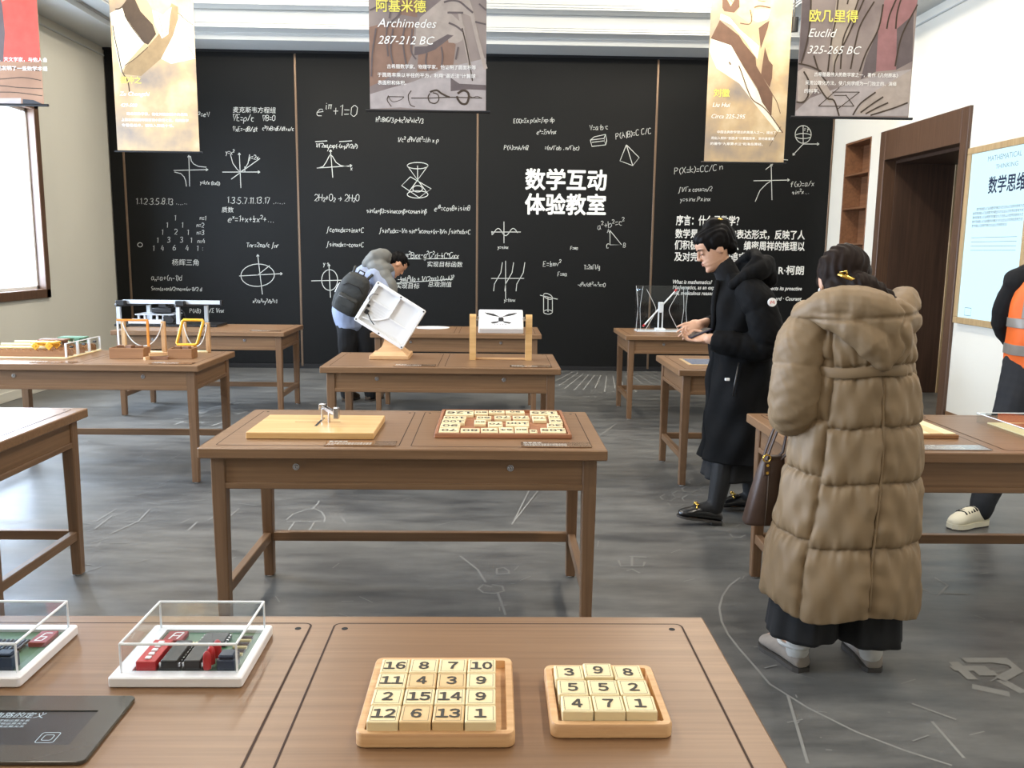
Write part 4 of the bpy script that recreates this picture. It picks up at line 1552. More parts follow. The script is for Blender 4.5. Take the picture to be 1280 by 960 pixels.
DRAWN = [
    ('hyperbola_graph',[[(-3.822,2.365),(-3.415,2.38)],[(-3.415,2.38),(-3.44,2.365)],[(-3.415,2.38),(-3.439,2.393)],[(-3.642,2.181),(-3.635,2.544)],[(-3.635,2.544),(-3.621,2.52)],[(-3.635,2.544),(-3.65,2.519)],[(-3.616,2.535),(-3.609,2.479),(-3.583,2.443),(-3.527,2.416),(-3.433,2.408)],[(-3.814,2.347),(-3.739,2.329),(-3.703,2.292),(-3.686,2.246),(-3.68,2.181)]]),
    ('parabola_graph',[[(-3.246,2.354),(-2.8,2.361)],[(-2.8,2.361),(-2.825,2.346)],[(-2.8,2.361),(-2.824,2.375)],[(-3.034,2.171),(-3.038,2.58)],[(-3.038,2.58),(-3.024,2.557)],[(-3.038,2.58),(-3.053,2.555)],[(-3.143,2.56),(-3.119,2.458),(-3.074,2.394),(-3.037,2.357),(-2.979,2.395),(-2.939,2.461),(-2.916,2.563)],[(-3.145,2.272),(-2.795,2.519)],[(-2.978,2.423),(-2.98,2.358)]]),
    ('chalk_ring',[[(-4.238,1.485),(-4.239,1.479),(-4.242,1.473),(-4.247,1.467),(-4.253,1.463),(-4.26,1.461),(-4.268,1.46),(-4.275,1.461),(-4.282,1.463),(-4.288,1.467),(-4.292,1.472),(-4.295,1.478),(-4.295,1.484),(-4.294,1.491),(-4.291,1.497),(-4.286,1.502),(-4.28,1.506),(-4.273,1.509),(-4.265,1.51),(-4.258,1.509),(-4.251,1.506),(-4.245,1.503),(-4.241,1.497),(-4.239,1.492),(-4.238,1.485)]]),
    ('ellipse_graph',[[(-3.092,1.125),(-2.569,1.16)],[(-2.569,1.16),(-2.593,1.143)],[(-2.569,1.16),(-2.594,1.173)],[(-2.819,0.905),(-2.861,1.387)],[(-2.861,1.387),(-2.844,1.364)],[(-2.861,1.387),(-2.874,1.361)],[(-2.666,1.15),(-2.672,1.114),(-2.692,1.081),(-2.724,1.05),(-2.765,1.026),(-2.814,1.01),(-2.867,1.002),(-2.919,1.003),(-2.969,1.013),(-3.011,1.032),(-3.044,1.058),(-3.065,1.089),(-3.072,1.124),(-3.066,1.159),(-3.046,1.193),(-3.014,1.223),(-2.973,1.247),(-2.924,1.264),(-2.872,1.272),(-2.819,1.27),(-2.77,1.26),(-2.728,1.241),(-2.695,1.215),(-2.674,1.184),(-2.666,1.15)],[(-2.869,1.137),(-2.721,1.254)]]),
    ('bell_graph',[[(-2.124,2.416),(-1.704,2.45)],[(-1.704,2.45),(-1.728,2.434)],[(-1.704,2.45),(-1.729,2.463)],[(-1.936,2.307),(-1.957,2.632)],[(-1.957,2.632),(-1.941,2.61)],[(-1.957,2.632),(-1.971,2.607)],[(-2.105,2.417),(-2.047,2.436),(-2.008,2.492),(-1.978,2.549),(-1.959,2.577),(-1.931,2.549),(-1.894,2.485),(-1.837,2.448),(-1.742,2.44)]]),
    ('cone_drawing',[[(-0.797,2.463),(-0.804,2.451),(-0.821,2.441),(-0.849,2.432),(-0.883,2.426),(-0.922,2.424),(-0.96,2.425),(-0.995,2.43),(-1.022,2.438),(-1.04,2.448),(-1.046,2.459),(-1.04,2.471),(-1.022,2.482),(-0.995,2.49),(-0.96,2.496),(-0.922,2.498),(-0.883,2.497),(-0.849,2.492),(-0.821,2.484),(-0.803,2.474),(-0.797,2.463)],[(-1.046,2.459),(-0.923,2.293),(-0.797,2.463)],[(-0.922,2.461),(-0.923,2.293)],[(-0.923,2.293),(-1.029,2.151)],[(-0.923,2.293),(-0.808,2.144)],[(-0.798,2.125),(-0.803,2.114),(-0.815,2.104),(-0.835,2.095),(-0.861,2.088),(-0.891,2.083),(-0.924,2.081),(-0.956,2.082),(-0.986,2.086),(-1.012,2.093),(-1.032,2.101),(-1.044,2.111),(-1.048,2.122),(-1.044,2.133),(-1.031,2.144),(-1.011,2.153),(-0.986,2.16),(-0.955,2.164),(-0.923,2.166),(-0.891,2.165),(-0.861,2.161),(-0.835,2.155),(-0.815,2.146),(-0.803,2.136),(-0.798,2.125)],[(-1.009,2.329),(-1.115,2.225),(-0.904,2.086),(-0.76,2.192),(-1.009,2.329)],[(-0.865,2.19),(-0.867,2.181),(-0.873,2.172),(-0.882,2.164),(-0.894,2.157),(-0.908,2.154),(-0.923,2.152),(-0.938,2.153),(-0.952,2.157),(-0.964,2.163),(-0.973,2.17),(-0.979,2.179),(-0.981,2.189),(-0.979,2.199),(-0.973,2.208),(-0.964,2.216),(-0.952,2.222),(-0.938,2.226),(-0.923,2.227),(-0.908,2.226),(-0.894,2.223),(-0.882,2.217),(-0.873,2.209),(-0.867,2.2),(-0.865,2.19)]]),
    ('circle_graph',[[(-2.222,1.076),(-1.727,1.092)],[(-1.727,1.092),(-1.752,1.076)],[(-1.727,1.092),(-1.752,1.106)],[(-1.993,0.875),(-2.004,1.282)],[(-2.004,1.282),(-1.989,1.258)],[(-2.004,1.282),(-2.019,1.256)],[(-1.902,1.09),(-1.906,1.057),(-1.916,1.027),(-1.932,1.0),(-1.952,0.98),(-1.976,0.967),(-2.001,0.963),(-2.026,0.967),(-2.05,0.979),(-2.069,0.999),(-2.084,1.025),(-2.093,1.055),(-2.096,1.088),(-2.092,1.12),(-2.082,1.151),(-2.066,1.177),(-2.045,1.197),(-2.021,1.21),(-1.996,1.214),(-1.971,1.21),(-1.948,1.198),(-1.928,1.178),(-1.913,1.153),(-1.904,1.122),(-1.902,1.09)]]),
    ('fraction_line',[[(-1.053,1.356),(-0.801,1.358)],[(-0.888,1.357),(-0.431,1.368)]]),
    ('fraction_line',[[(-1.192,1.059),(-0.499,1.115)]]),
    ('fraction_line',[[(-2.136,2.722),(-1.993,2.733)],[(-1.851,2.726),(-1.699,2.738)]]),
    ('box_drawing',[[(1.143,2.788),(1.164,2.714),(1.327,2.735),(1.306,2.809),(1.143,2.788)],[(1.143,2.788),(1.19,2.826),(1.324,2.856),(1.34,2.782),(1.327,2.735)],[(1.306,2.809),(1.324,2.856)],[(1.163,2.761),(1.307,2.781)]]),
    ('pyramid_drawing',[[(1.577,2.739),(1.506,2.551),(1.662,2.497),(1.736,2.592),(1.577,2.739)],[(1.577,2.739),(1.662,2.497)]]),
    ('sine_graph',[[(-0.034,1.689),(0.325,1.694)],[(0.119,1.815),(0.122,1.557)],[(-0.025,1.699),(-0.024,1.653),(-0.015,1.663),(-0.005,1.676),(0.004,1.69),(0.014,1.704),(0.023,1.717),(0.033,1.726),(0.043,1.732),(0.052,1.733),(0.062,1.73),(0.072,1.722),(0.082,1.71),(0.092,1.697),(0.101,1.683),(0.111,1.669),(0.121,1.659),(0.131,1.651),(0.141,1.648),(0.15,1.65),(0.16,1.657),(0.17,1.667),(0.179,1.68),(0.189,1.694),(0.198,1.708),(0.208,1.721),(0.217,1.73),(0.227,1.735),(0.237,1.735),(0.247,1.731),(0.256,1.722),(0.266,1.711),(0.276,1.697),(0.286,1.683)]]),
    ('tangent_graph',[[(-0.03,1.13),(0.372,1.135)],[(0.144,1.345),(0.149,0.879)],[(0.001,0.975),(0.01,1.063),(0.048,1.131),(0.087,1.2),(0.105,1.326)],[(0.138,0.976),(0.147,1.064),(0.185,1.133),(0.224,1.201),(0.242,1.327)],[(0.276,0.978),(0.284,1.066),(0.323,1.134),(0.361,1.203),(0.379,1.329)]]),
    ('triangle_drawing',[[(1.41,1.726),(1.415,1.553),(1.557,1.555),(1.41,1.726)]]),
    ('cylinder_drawing',[[(0.724,0.894),(0.719,0.888),(0.71,0.884),(0.699,0.882),(0.686,0.883),(0.672,0.886),(0.658,0.892),(0.644,0.899),(0.632,0.907),(0.623,0.917),(0.617,0.926),(0.614,0.935),(0.616,0.943),(0.621,0.949),(0.629,0.953),(0.64,0.955),(0.653,0.954),(0.667,0.951),(0.682,0.945),(0.695,0.938),(0.707,0.93),(0.716,0.92),(0.722,0.911),(0.725,0.902),(0.724,0.894)],[(0.615,0.942),(0.619,0.726)],[(0.724,0.895),(0.728,0.728)],[(0.728,0.728),(0.726,0.721),(0.721,0.715),(0.712,0.709),(0.701,0.705),(0.688,0.702),(0.674,0.701),(0.66,0.702),(0.647,0.705),(0.635,0.709),(0.626,0.714),(0.621,0.72),(0.619,0.726),(0.621,0.733),(0.626,0.739),(0.635,0.745),(0.646,0.749),(0.659,0.752),(0.673,0.753),(0.687,0.752),(0.7,0.749),(0.711,0.746),(0.72,0.74),(0.726,0.734),(0.728,0.728)],[(0.571,0.932),(0.789,0.885)],[(0.67,0.904),(0.673,0.727)]]),
    ('sphere_graph',[[(3.801,2.892),(3.799,2.866),(3.791,2.841),(3.777,2.819),(3.758,2.803),(3.735,2.792),(3.71,2.788),(3.685,2.791),(3.661,2.801),(3.64,2.817),(3.623,2.838),(3.612,2.863),(3.607,2.889),(3.609,2.916),(3.617,2.941),(3.631,2.962),(3.65,2.978),(3.672,2.989),(3.697,2.993),(3.722,2.99),(3.746,2.98),(3.767,2.964),(3.784,2.943),(3.796,2.919),(3.801,2.892)],[(3.802,2.873),(3.798,2.864),(3.784,2.856),(3.763,2.849),(3.737,2.844),(3.707,2.842),(3.677,2.843),(3.65,2.847),(3.628,2.853),(3.613,2.862),(3.608,2.871),(3.612,2.88),(3.626,2.888),(3.647,2.895),(3.673,2.9),(3.703,2.902),(3.733,2.901),(3.76,2.897),(3.782,2.891),(3.796,2.883),(3.802,2.873)],[(3.697,2.993),(3.712,2.77)],[(3.711,2.779),(3.905,2.782)],[(3.905,2.782),(3.881,2.767)],[(3.905,2.782),(3.879,2.796)],[(3.711,2.779),(3.593,2.646)],[(3.593,2.646),(3.597,2.674)],[(3.593,2.646),(3.621,2.654)]]),
    ('axes_drawing',[[(3.134,2.339),(3.572,2.354)],[(3.572,2.354),(3.549,2.339)],[(3.572,2.354),(3.546,2.368)],[(3.372,2.114),(3.337,2.539)],[(3.337,2.539),(3.354,2.516)],[(3.337,2.539),(3.324,2.515)],[(3.273,2.473),(3.357,2.54),(3.441,2.597),(3.538,2.589)],[(3.168,2.093),(3.219,2.226),(3.292,2.303),(3.349,2.342)]]),
]
FLOOR_LINES = [
    (0.007,[(1.137,3.703),(1.063,3.608),(1.0,3.491),(0.953,3.365),(0.928,3.232),(0.922,3.116),(0.932,2.987),(0.949,2.845),(0.961,2.73),(1.037,2.574),(1.136,2.433),(1.239,2.334),(1.343,2.257)]),
    (0.008,[(-1.117,4.514),(-1.106,4.614),(-1.06,4.689),(-1.014,4.728),(-0.955,4.661),(-0.916,4.56),(-0.906,4.476)]),
    (0.008,[(-1.11,4.486),(-0.921,4.489)]),
    (0.008,[(-1.018,4.705),(-1.009,4.814),(-1.012,4.878)]),
    (0.008,[(-1.064,4.473),(-1.064,4.326)]),
    (0.008,[(-0.957,4.475),(-0.956,4.328)]),
    (0.008,[(-0.833,4.575),(-0.781,4.45)]),
    (0.008,[(-2.123,4.47),(-2.112,4.701)]),
    (0.008,[(-2.071,4.337),(-2.081,4.569)]),
    (0.008,[(-1.959,4.262),(-1.899,4.474),(-1.924,4.689)]),
    (0.008,[(-1.948,4.459),(-1.843,4.461)]),
    (0.008,[(-1.534,4.493),(-1.502,4.727),(-1.431,4.713),(-1.444,4.44)]),
    (0.008,[(-1.585,4.331),(-1.585,4.479)]),
    (0.008,[(0.004,3.58),(-0.035,3.608),(-0.055,3.562),(-0.033,3.518),(0.015,3.509),(0.057,3.536),(0.05,3.59),(0.004,3.608)]),
    (0.008,[(-0.151,3.968),(-0.063,3.79),(-0.024,3.635)]),
    (0.008,[(0.029,3.518),(0.048,3.383),(0.06,3.288)]),
    (0.008,[(0.022,3.731),(0.088,3.742)]),
    (0.008,[(0.026,3.741),(0.026,3.801),(0.06,3.812),(0.082,3.772),(0.081,3.742)]),
    (0.008,[(0.038,3.383),(0.065,3.383)]),
    (0.009,[(0.61,3.912),(0.61,3.838),(0.717,3.839),(0.733,3.892)]),
    (0.009,[(0.672,3.967),(0.753,3.957)]),
    (0.009,[(0.684,3.967),(0.663,3.838)]),
    (0.009,[(0.628,3.777),(0.657,3.797),(0.686,3.748)]),
    (0.012,[(2.168,11.2),(2.474,10.896)]),
    (0.012,[(2.112,11.018),(2.38,10.532)]),
    (0.012,[(2.049,10.849),(2.323,10.328)]),
    (0.012,[(1.981,10.694),(2.081,9.86)]),
    (0.012,[(1.908,10.555),(2.023,9.778)]),
    (0.012,[(1.832,10.434),(1.958,9.503)]),
    (0.012,[(1.754,10.33),(1.811,9.325)]),
    (0.012,[(1.675,10.246),(1.689,9.298)]),
    (0.012,[(1.595,10.181),(1.522,8.937)]),
    (0.012,[(1.516,10.135),(1.405,8.906)]),
    (0.012,[(1.438,10.11),(1.327,9.117)]),
    (0.012,[(1.363,10.105),(1.185,8.913)]),
    (0.012,[(1.291,10.119),(1.111,9.147)]),
    (0.012,[(1.223,10.154),(0.97,9.04)]),
    (0.012,[(1.16,10.208),(0.866,8.994)]),
    (0.012,[(1.102,10.282),(0.776,9.112)]),
    (0.012,[(1.051,10.376),(0.728,9.319)]),
    (0.012,[(1.007,10.487),(0.653,9.484)]),
    (0.012,[(0.97,10.616),(0.554,9.936)]),
    (0.012,[(0.942,10.762),(0.6,10.166)]),
    (0.012,[(0.924,10.923),(0.442,10.41)]),
    (0.012,[(0.915,11.098),(0.471,10.761)]),
    (0.022,[(-2.585,7.66),(-2.535,7.762)]),
    (0.022,[(-2.325,7.002),(-2.276,7.157)]),
    (0.022,[(-2.144,6.907),(-2.05,6.91)]),
    (0.022,[(-2.151,6.938),(-2.063,7.019)]),
    (0.022,[(-2.539,7.917),(-2.45,8.024)]),
    (0.022,[(-2.678,7.536),(-2.625,7.73)]),
    (0.022,[(-2.643,7.114),(-2.562,7.114)]),
    (0.022,[(-2.541,7.157),(-2.422,7.137)]),
    (0.022,[(-2.581,7.85),(-2.483,7.895)]),
    (0.022,[(-2.135,6.92),(-2.097,7.085)]),
    (0.022,[(-2.671,7.559),(-2.563,7.532)]),
    (0.022,[(-2.702,7.457),(-2.604,7.458)]),
    (0.022,[(-2.64,7.033),(-2.623,7.195)]),
    (0.022,[(-2.354,7.682),(-2.288,7.769)]),
    (0.022,[(-2.413,7.382),(-2.351,7.485)]),
    (0.022,[(-2.275,7.506),(-2.225,7.635)]),
    (0.022,[(-2.691,7.493),(-2.594,7.578)]),
    (0.022,[(-2.601,7.785),(-2.545,7.889)]),
    (0.022,[(-2.75,7.301),(-2.646,7.283)]),
    (0.022,[(-2.478,7.553),(-2.387,7.6)]),
    (0.022,[(-2.32,7.204),(-2.258,7.184)]),
    (0.022,[(-2.253,6.935),(-2.202,6.994)]),
    (0.022,[(-2.564,7.755),(-2.491,7.794)]),
    (0.022,[(-2.573,7.376),(-2.513,7.425)]),
    (0.022,[(-2.531,8.009),(-2.473,8.16)]),
    (0.022,[(-2.671,7.559),(-2.564,7.58)]),
    (0.022,[(-2.705,7.448),(-2.597,7.438)]),
    (0.022,[(-2.667,7.57),(-2.573,7.637)]),
    (0.022,[(-2.47,7.983),(-2.422,8.11)]),
    (0.022,[(-2.331,7.58),(-2.256,7.573)]),
    (0.022,[(-2.606,7.766),(-2.542,7.935)]),
    (0.022,[(-2.706,7.444),(-2.631,7.555)]),
    (0.022,[(-2.422,7.725),(-2.365,7.757)]),
    (0.022,[(-2.463,7.831),(-2.398,7.895)]),
    (0.006,[(1.111,4.974),(1.069,4.919),(1.024,4.93),(1.02,4.997),(1.062,5.053)]),
    (0.006,[(1.2,5.044),(1.156,4.988),(1.11,5.0),(1.108,5.068),(1.152,5.126),(1.198,5.114)]),
    (0.006,[(1.235,4.943),(1.191,4.889),(1.147,4.9),(1.145,4.965),(1.188,5.021)]),
    (0.006,[(1.13,4.842),(1.089,4.79),(1.045,4.801),(1.042,4.864)]),
    (0.006,[(1.284,5.152),(1.238,5.094),(1.192,5.106),(1.191,5.177),(1.237,5.237)]),
    (0.006,[(1.293,4.404),(1.254,4.361),(1.214,4.37),(1.213,4.422)]),
    (0.006,[(1.337,4.3),(1.297,4.258),(1.259,4.267),(1.258,4.317)]),
    (0.006,[(1.357,4.473),(1.316,4.428),(1.275,4.438),(1.275,4.492)]),
    (0.006,[(1.371,5.342),(1.322,5.279),(1.275,5.292),(1.274,5.368),(1.323,5.433)]),
    (0.006,[(1.4,5.155),(1.353,5.096),(1.307,5.108),(1.307,5.179),(1.355,5.24),(1.402,5.227)]),
    (0.007,[(1.066,7.215),(0.254,5.254),(0.111,4.45)]),
    (0.007,[(0.387,5.493),(0.111,4.464)]),
    (0.03,[(1.687,2.889),(1.685,2.759)]),
    (0.03,[(1.655,2.84),(1.786,2.841)]),
    (0.03,[(1.732,2.901),(1.902,2.902)]),
    (0.03,[(1.723,2.805),(1.794,2.805)]),
    (0.03,[(1.827,2.902),(1.887,2.877),(1.887,2.829),(1.782,2.76)]),
    (0.03,[(1.658,2.715),(1.756,2.661)]),
    (0.03,[(1.782,2.76),(1.812,2.672)]),
    (0.008,[(1.404,2.492),(1.398,2.293)]),
    (0.008,[(0.997,2.65),(0.924,2.266)]),
    (0.008,[(1.911,3.587),(1.944,3.498),(2.052,3.616),(2.04,3.711)]),
    (0.008,[(1.986,3.525),(2.088,3.517)]),
    (0.008,[(1.487,2.501),(1.392,2.599)]),
    (0.006,[(-1.468,4.814),(-1.345,4.767)]),
    (0.006,[(-1.901,4.126),(-1.816,4.127)]),
    (0.006,[(-2.066,5.199),(-2.045,5.298)]),
    (0.006,[(-2.175,4.439),(-2.12,4.417)]),
    (0.006,[(-1.915,3.847),(-1.832,3.816)]),
    (0.006,[(-1.258,3.86),(-1.222,3.944)]),
    (0.006,[(-1.958,5.57),(-1.901,5.573)]),
    (0.006,[(-1.93,4.858),(-1.824,4.87)]),
    (0.006,[(-2.293,5.303),(-2.2,5.349)]),
    (0.006,[(-1.736,5.027),(-1.702,5.055)]),
    (0.006,[(-1.88,5.574),(-1.751,5.513)]),
    (0.006,[(-1.372,3.99),(-1.354,3.995)]),
    (0.006,[(-1.968,6.011),(-1.946,6.131)]),
    (0.006,[(-1.918,4.834),(-1.845,4.815)]),
    (0.006,[(-2.968,5.964),(-3.002,6.123)]),
    (0.006,[(-1.844,3.733),(-1.796,3.803)]),
    (0.006,[(-2.053,5.121),(-2.025,5.19)]),
    (0.006,[(-1.666,4.452),(-1.641,4.531)]),
    (0.006,[(-2.482,5.723),(-2.391,5.712)]),
    (0.006,[(-2.489,5.882),(-2.476,5.966)]),
    (0.006,[(-1.56,4.061),(-1.505,4.043)]),
    (0.006,[(-1.819,4.814),(-1.773,4.848)]),
    (0.006,[(-1.752,4.844),(-1.679,4.885)]),
    (0.006,[(-2.07,4.559),(-2.032,4.664)]),
    (0.006,[(-2.013,4.825),(-1.891,4.776)]),
    (0.006,[(-1.665,3.859),(-1.608,3.911)]),
    (0.006,[(-2.331,5.729),(-2.218,5.733)]),
    (0.006,[(-1.324,4.046),(-1.25,4.038)]),
    (0.006,[(-2.246,5.803),(-2.221,5.99)]),
    (0.006,[(-1.941,4.072),(-1.955,4.152)]),
    (0.006,[(-1.891,3.885),(-1.897,3.968)]),
    (0.006,[(-1.908,5.747),(-1.789,5.748)]),
    (0.006,[(-1.278,3.774),(-1.213,3.759)]),
    (0.006,[(-2.034,4.083),(-1.972,4.077)]),
    (0.006,[(-1.993,4.118),(-1.938,4.206)]),
    (0.006,[(-1.972,4.497),(-1.909,4.57)]),
    (0.006,[(-2.465,5.307),(-2.37,5.289)]),
    (0.006,[(-2.105,4.977),(-2.07,5.042)]),
    (0.006,[(-2.441,5.871),(-2.326,5.79)]),
    (0.006,[(-1.742,4.124),(-1.709,4.121)]),
    (0.004,[(1.187,2.802),(1.19,2.804)]),
    (0.004,[(0.769,2.428),(0.733,2.457)]),
    (0.004,[(1.012,2.4),(1.016,2.404)]),
    (0.004,[(1.56,4.145),(1.532,4.203)]),
    (0.004,[(0.923,3.683),(0.868,3.653)]),
    (0.004,[(2.277,3.757),(2.324,3.771)]),
    (0.004,[(1.544,2.984),(1.522,3.013)]),
    (0.004,[(-0.919,3.213),(-0.948,3.252)]),
    (0.004,[(0.129,3.653),(0.18,3.708)]),
    (0.004,[(2.097,3.229),(2.116,3.233)]),
    (0.004,[(1.286,2.544),(1.294,2.545)]),
    (0.004,[(0.978,2.489),(0.96,2.472)]),
    (0.004,[(2.016,3.259),(1.99,3.292)]),
    (0.004,[(1.08,2.799),(1.133,2.767)]),
    (0.004,[(-0.317,4.107),(-0.37,4.166)]),
    (0.004,[(0.938,2.486),(0.995,2.504)]),
    (0.004,[(1.925,3.696),(1.894,3.661)]),
    (0.004,[(-1.006,4.508),(-0.943,4.556)]),
    (0.004,[(0.098,2.988),(0.126,3.04)]),
    (0.004,[(0.037,3.327),(0.035,3.364)]),
    (0.004,[(0.611,2.346),(0.597,2.343)]),
    (0.004,[(-0.734,3.797),(-0.715,3.861)]),
    (0.004,[(1.352,2.411),(1.287,2.38)]),
    (0.004,[(0.133,2.624),(0.168,2.641)]),
    (0.004,[(0.978,2.84),(1.029,2.862)]),
    (0.004,[(1.003,2.337),(1.022,2.335)]),
    (0.004,[(-0.637,3.18),(-0.655,3.155)]),
    (0.004,[(1.043,3.021),(0.99,3.006)]),
    (0.004,[(1.216,4.169),(1.288,4.14)]),
    (0.004,[(-0.462,2.381),(-0.507,2.392)]),
    (0.004,[(1.143,2.955),(1.146,2.94)]),
    (0.004,[(0.472,3.686),(0.42,3.753)]),
    (0.004,[(1.025,2.655),(1.023,2.636)]),
    (0.004,[(0.129,3.836),(0.106,3.775)]),
    (0.004,[(-0.846,3.153),(-0.877,3.123)]),
    (0.004,[(0.106,3.619),(0.088,3.613)]),
    (0.004,[(1.539,3.571),(1.626,3.629)]),
    (0.004,[(-0.226,4.488),(-0.306,4.425)]),
    (0.004,[(1.595,4.151),(1.537,4.166)]),
    (0.004,[(1.058,2.553),(1.088,2.546)]),
    (0.004,[(-0.576,3.424),(-0.627,3.42)]),
    (0.004,[(0.947,4.075),(0.886,4.023)]),
    (0.004,[(-0.728,2.574),(-0.67,2.539)]),
    (0.004,[(0.177,3.048),(0.189,3.034)]),
    (0.004,[(1.787,2.779),(1.739,2.746)]),
    (0.004,[(0.46,2.945),(0.501,2.996)]),
    (0.004,[(1.236,2.825),(1.234,2.823)]),
    (0.004,[(0.532,4.103),(0.548,4.192)]),
    (0.004,[(0.493,2.855),(0.484,2.848)]),
    (0.004,[(1.54,2.435),(1.482,2.415)]),
    (0.004,[(1.342,4.752),(1.327,4.819)]),
    (0.004,[(-0.721,3.075),(-0.66,3.095)]),
    (0.004,[(1.485,2.763),(1.418,2.731)]),
    (0.004,[(0.658,2.386),(0.68,2.369)]),
    (0.004,[(0.054,2.568),(0.109,2.54)]),
    (0.004,[(0.297,2.651),(0.298,2.684)]),
    (0.004,[(-1.204,4.573),(-1.29,4.651)]),
    (0.004,[(0.468,2.753),(0.474,2.76)]),
    (0.004,[(1.159,3.717),(1.141,3.677)]),
    (0.004,[(0.305,4.151),(0.382,4.11)]),
    (0.004,[(0.146,3.507),(0.15,3.493)]),
    (0.004,[(-0.468,4.974),(-0.529,4.897)]),
    (0.004,[(-0.56,3.263),(-0.615,3.298)]),
    (0.004,[(-0.495,3.41),(-0.561,3.473)]),
    (0.004,[(-0.842,4.185),(-0.861,4.272)]),
    (0.004,[(-0.942,3.291),(-0.95,3.266)]),
    (0.004,[(-0.882,3.409),(-0.915,3.472)]),
    (0.004,[(2.48,4.03),(2.4,4.034)]),
    (0.004,[(-0.441,2.899),(-0.468,2.936)]),
    (0.004,[(-0.705,2.701),(-0.729,2.676)]),
]

for X, Z, h, body, rot, wd in HAND:
    g = MB()
    handwriting(g, BM, X, Z, h, body, rot, .0064, wd)
    g.build('chalk_formula', 'chalk', bb, world=True)
for X, Z, h, body in HANZI:
    g = MB()
    put_text(g, BM, X, Z, body, h, shear=0.1)
    g.build('chalk_note', 'chalk', bb, world=True)
for nm, strokes in DRAWN:
    g = MB()
    for s in strokes:
        g.merge(MB().ribbon(s, 0.0085), BM)
    g.build(nm, 'chalk', bb, world=True)

for k, (body, z) in enumerate((('数学互动', 2.222), ('体验教室', 1.930))):
    g = MB()
    put_text(g, BM, 0.376, z, body, 0.262, 0.97, 0.028)
    g.build('title_lettering', 'chalk_print', bb, world=True)
for body, x0, x1, z, sz, b in (('序言：什么是数学？', 2.215, 2.985, 1.810, .128, .022), ('数学是人类思维的表达形式，反映了人', 2.212, 3.800, 1.655, .118, .022), ('们积极进取的意志、缜密周祥的推理以', 2.209, 3.808, 1.519, .118, .022),
                               ('及对完美境界的追求。', 2.212, 3.13, 1.378, .118, .022), ('R·柯朗', 3.505, 3.815, 1.226, .118, .022)):
    g = MB()
    put_text(g, BM, x0, z, body, sz, x1-x0, b)
    g.build('preface_lettering', 'chalk_print', bb, world=True)
for body, x0, x1, z in (('What is mathematics?', 2.204, 2.688, 1.092), ('Mathematics, as an expression of the human mind, reflects its proactive', 2.206, 3.806, 1.026),
                        ('will, meticulous reasoning and the pursuit of perfection.', 2.208, 3.44, .956), ('Richard · Courant', 3.38, 3.81, .900)):
    g = MB()
    put_text(g, BM, x0, z, body, .066, x1-x0, .02, .22)
    g.build('preface_translation', 'chalk_print', bb, world=True)

# chalk lines drawn on the floor
mat('floor_chalk', (134, 133, 129), 0.8)
FLO = bpy.data.objects['floor']
FM = Matrix()
k = 0
while k < len(FLOOR_LINES):
    g = MB()
    for q, (w, pts) in enumerate(FLOOR_LINES[k:k+12]):
        g.ribbon(pts, w*1.25, 0.0006+0.0002*q)
    g.build('floor_drawing', 'floor_chalk', FLO)
    k += 12

# ================================================================= WALL DISPLAY
glow('display_blue', (200, 232, 242), 1.35)
glow('display_deep', (38, 62, 110), 0.5)
glow('display_faint', (150, 190, 205), 0.8)
t = thing('wall_display', 'tall light blue information screen with oak frame on the right wall by the doorway', 'display', (XR, 7.0, 0.89))
t['_at'] = (XR, 7.0, 0.89)
t['_rz'] = 0.0
DA, DB, DZ0, DZ1 = 6.50, 7.435, 0.888, 2.374
f = MB()
e = 0.055
f.box(XR-.045, XR-.0005, DA, DB, DZ0, DZ0+e, .004).box(XR-.045, XR-.0005, DA, DB, DZ1-e, DZ1, .004)
f.box(XR-.045, XR-.0005, DA, DA+e, DZ0+e, DZ1-e, .004).box(XR-.045, XR-.0005, DB-e, DB, DZ0+e, DZ1-e, .004)
f.build('frame', 'oak_trim', t, world=True)
s = MB().box(XR-.032, XR-.0005, DA+e, DB-e, DZ0+e, DZ1-e).build('screen', 'display_blue', t, world=True)
DM = frame_mat((XR-.0325, DB, 0), (0, -1, 0), (0, 0, 1))
g = MB()
put_text(g, DM, .345, 1.985, '数学思维', .145, .50, .02)
g.build('screen_title', 'display_deep', t, world=True)
g = MB()
for k in range(5):
    put_text(g, DM, .15+(.05 if k == 0 else 0), 1.845-k*.034, '数学思维是人们运用数学的概念与方法去认识世界的思考方式', .026, .70-(.05 if k == 0 else 0)-(.2 if k == 4 else 0), 0)
g.build('screen_paragraph', 'display_deep', t, world=True)
g = MB()
put_text(g, DM, .30, 2.235, 'MATHEMATICAL', .06, .46, .0)
put_text(g, DM, .42, 2.165, 'THINKING', .05, .30, .0)
for k in range(4):
    g.merge(MB().ribbon([(.16, 1.62-k*.035), (.80, 1.62-k*.035)], .004), DM)
g.merge(MB().ribbon([(.16, 1.03), (.26, 1.03), (.26, .965), (.16, .965)], .006, 0, True), DM)
g.build('screen_lines', 'display_faint', t, world=True)

# ================================================================= HANGING BANNERS
for n, c in (('cream', (236, 228, 204)), ('skin', (226, 196, 140)), ('umber', (70, 56, 44)), ('olive', (146, 124, 92)), ('brown', (104, 76, 60)), ('yellow', (246, 232, 110)), ('white', (250, 248, 244)),
             ('clay', (142, 112, 96)), ('paper', (176, 166, 164)), ('stone', (176, 162, 152)), ('drapegrey', (104, 92, 92)), ('rose', (156, 112, 112)), ('sand', (170, 156, 142)), ('red', (204, 88, 76)), ('slate', (64, 64, 68))):
    mat('print_'+n, c, 0.75, var=0.05 if n in ('yellow', 'white') else 0.12, scale=14)


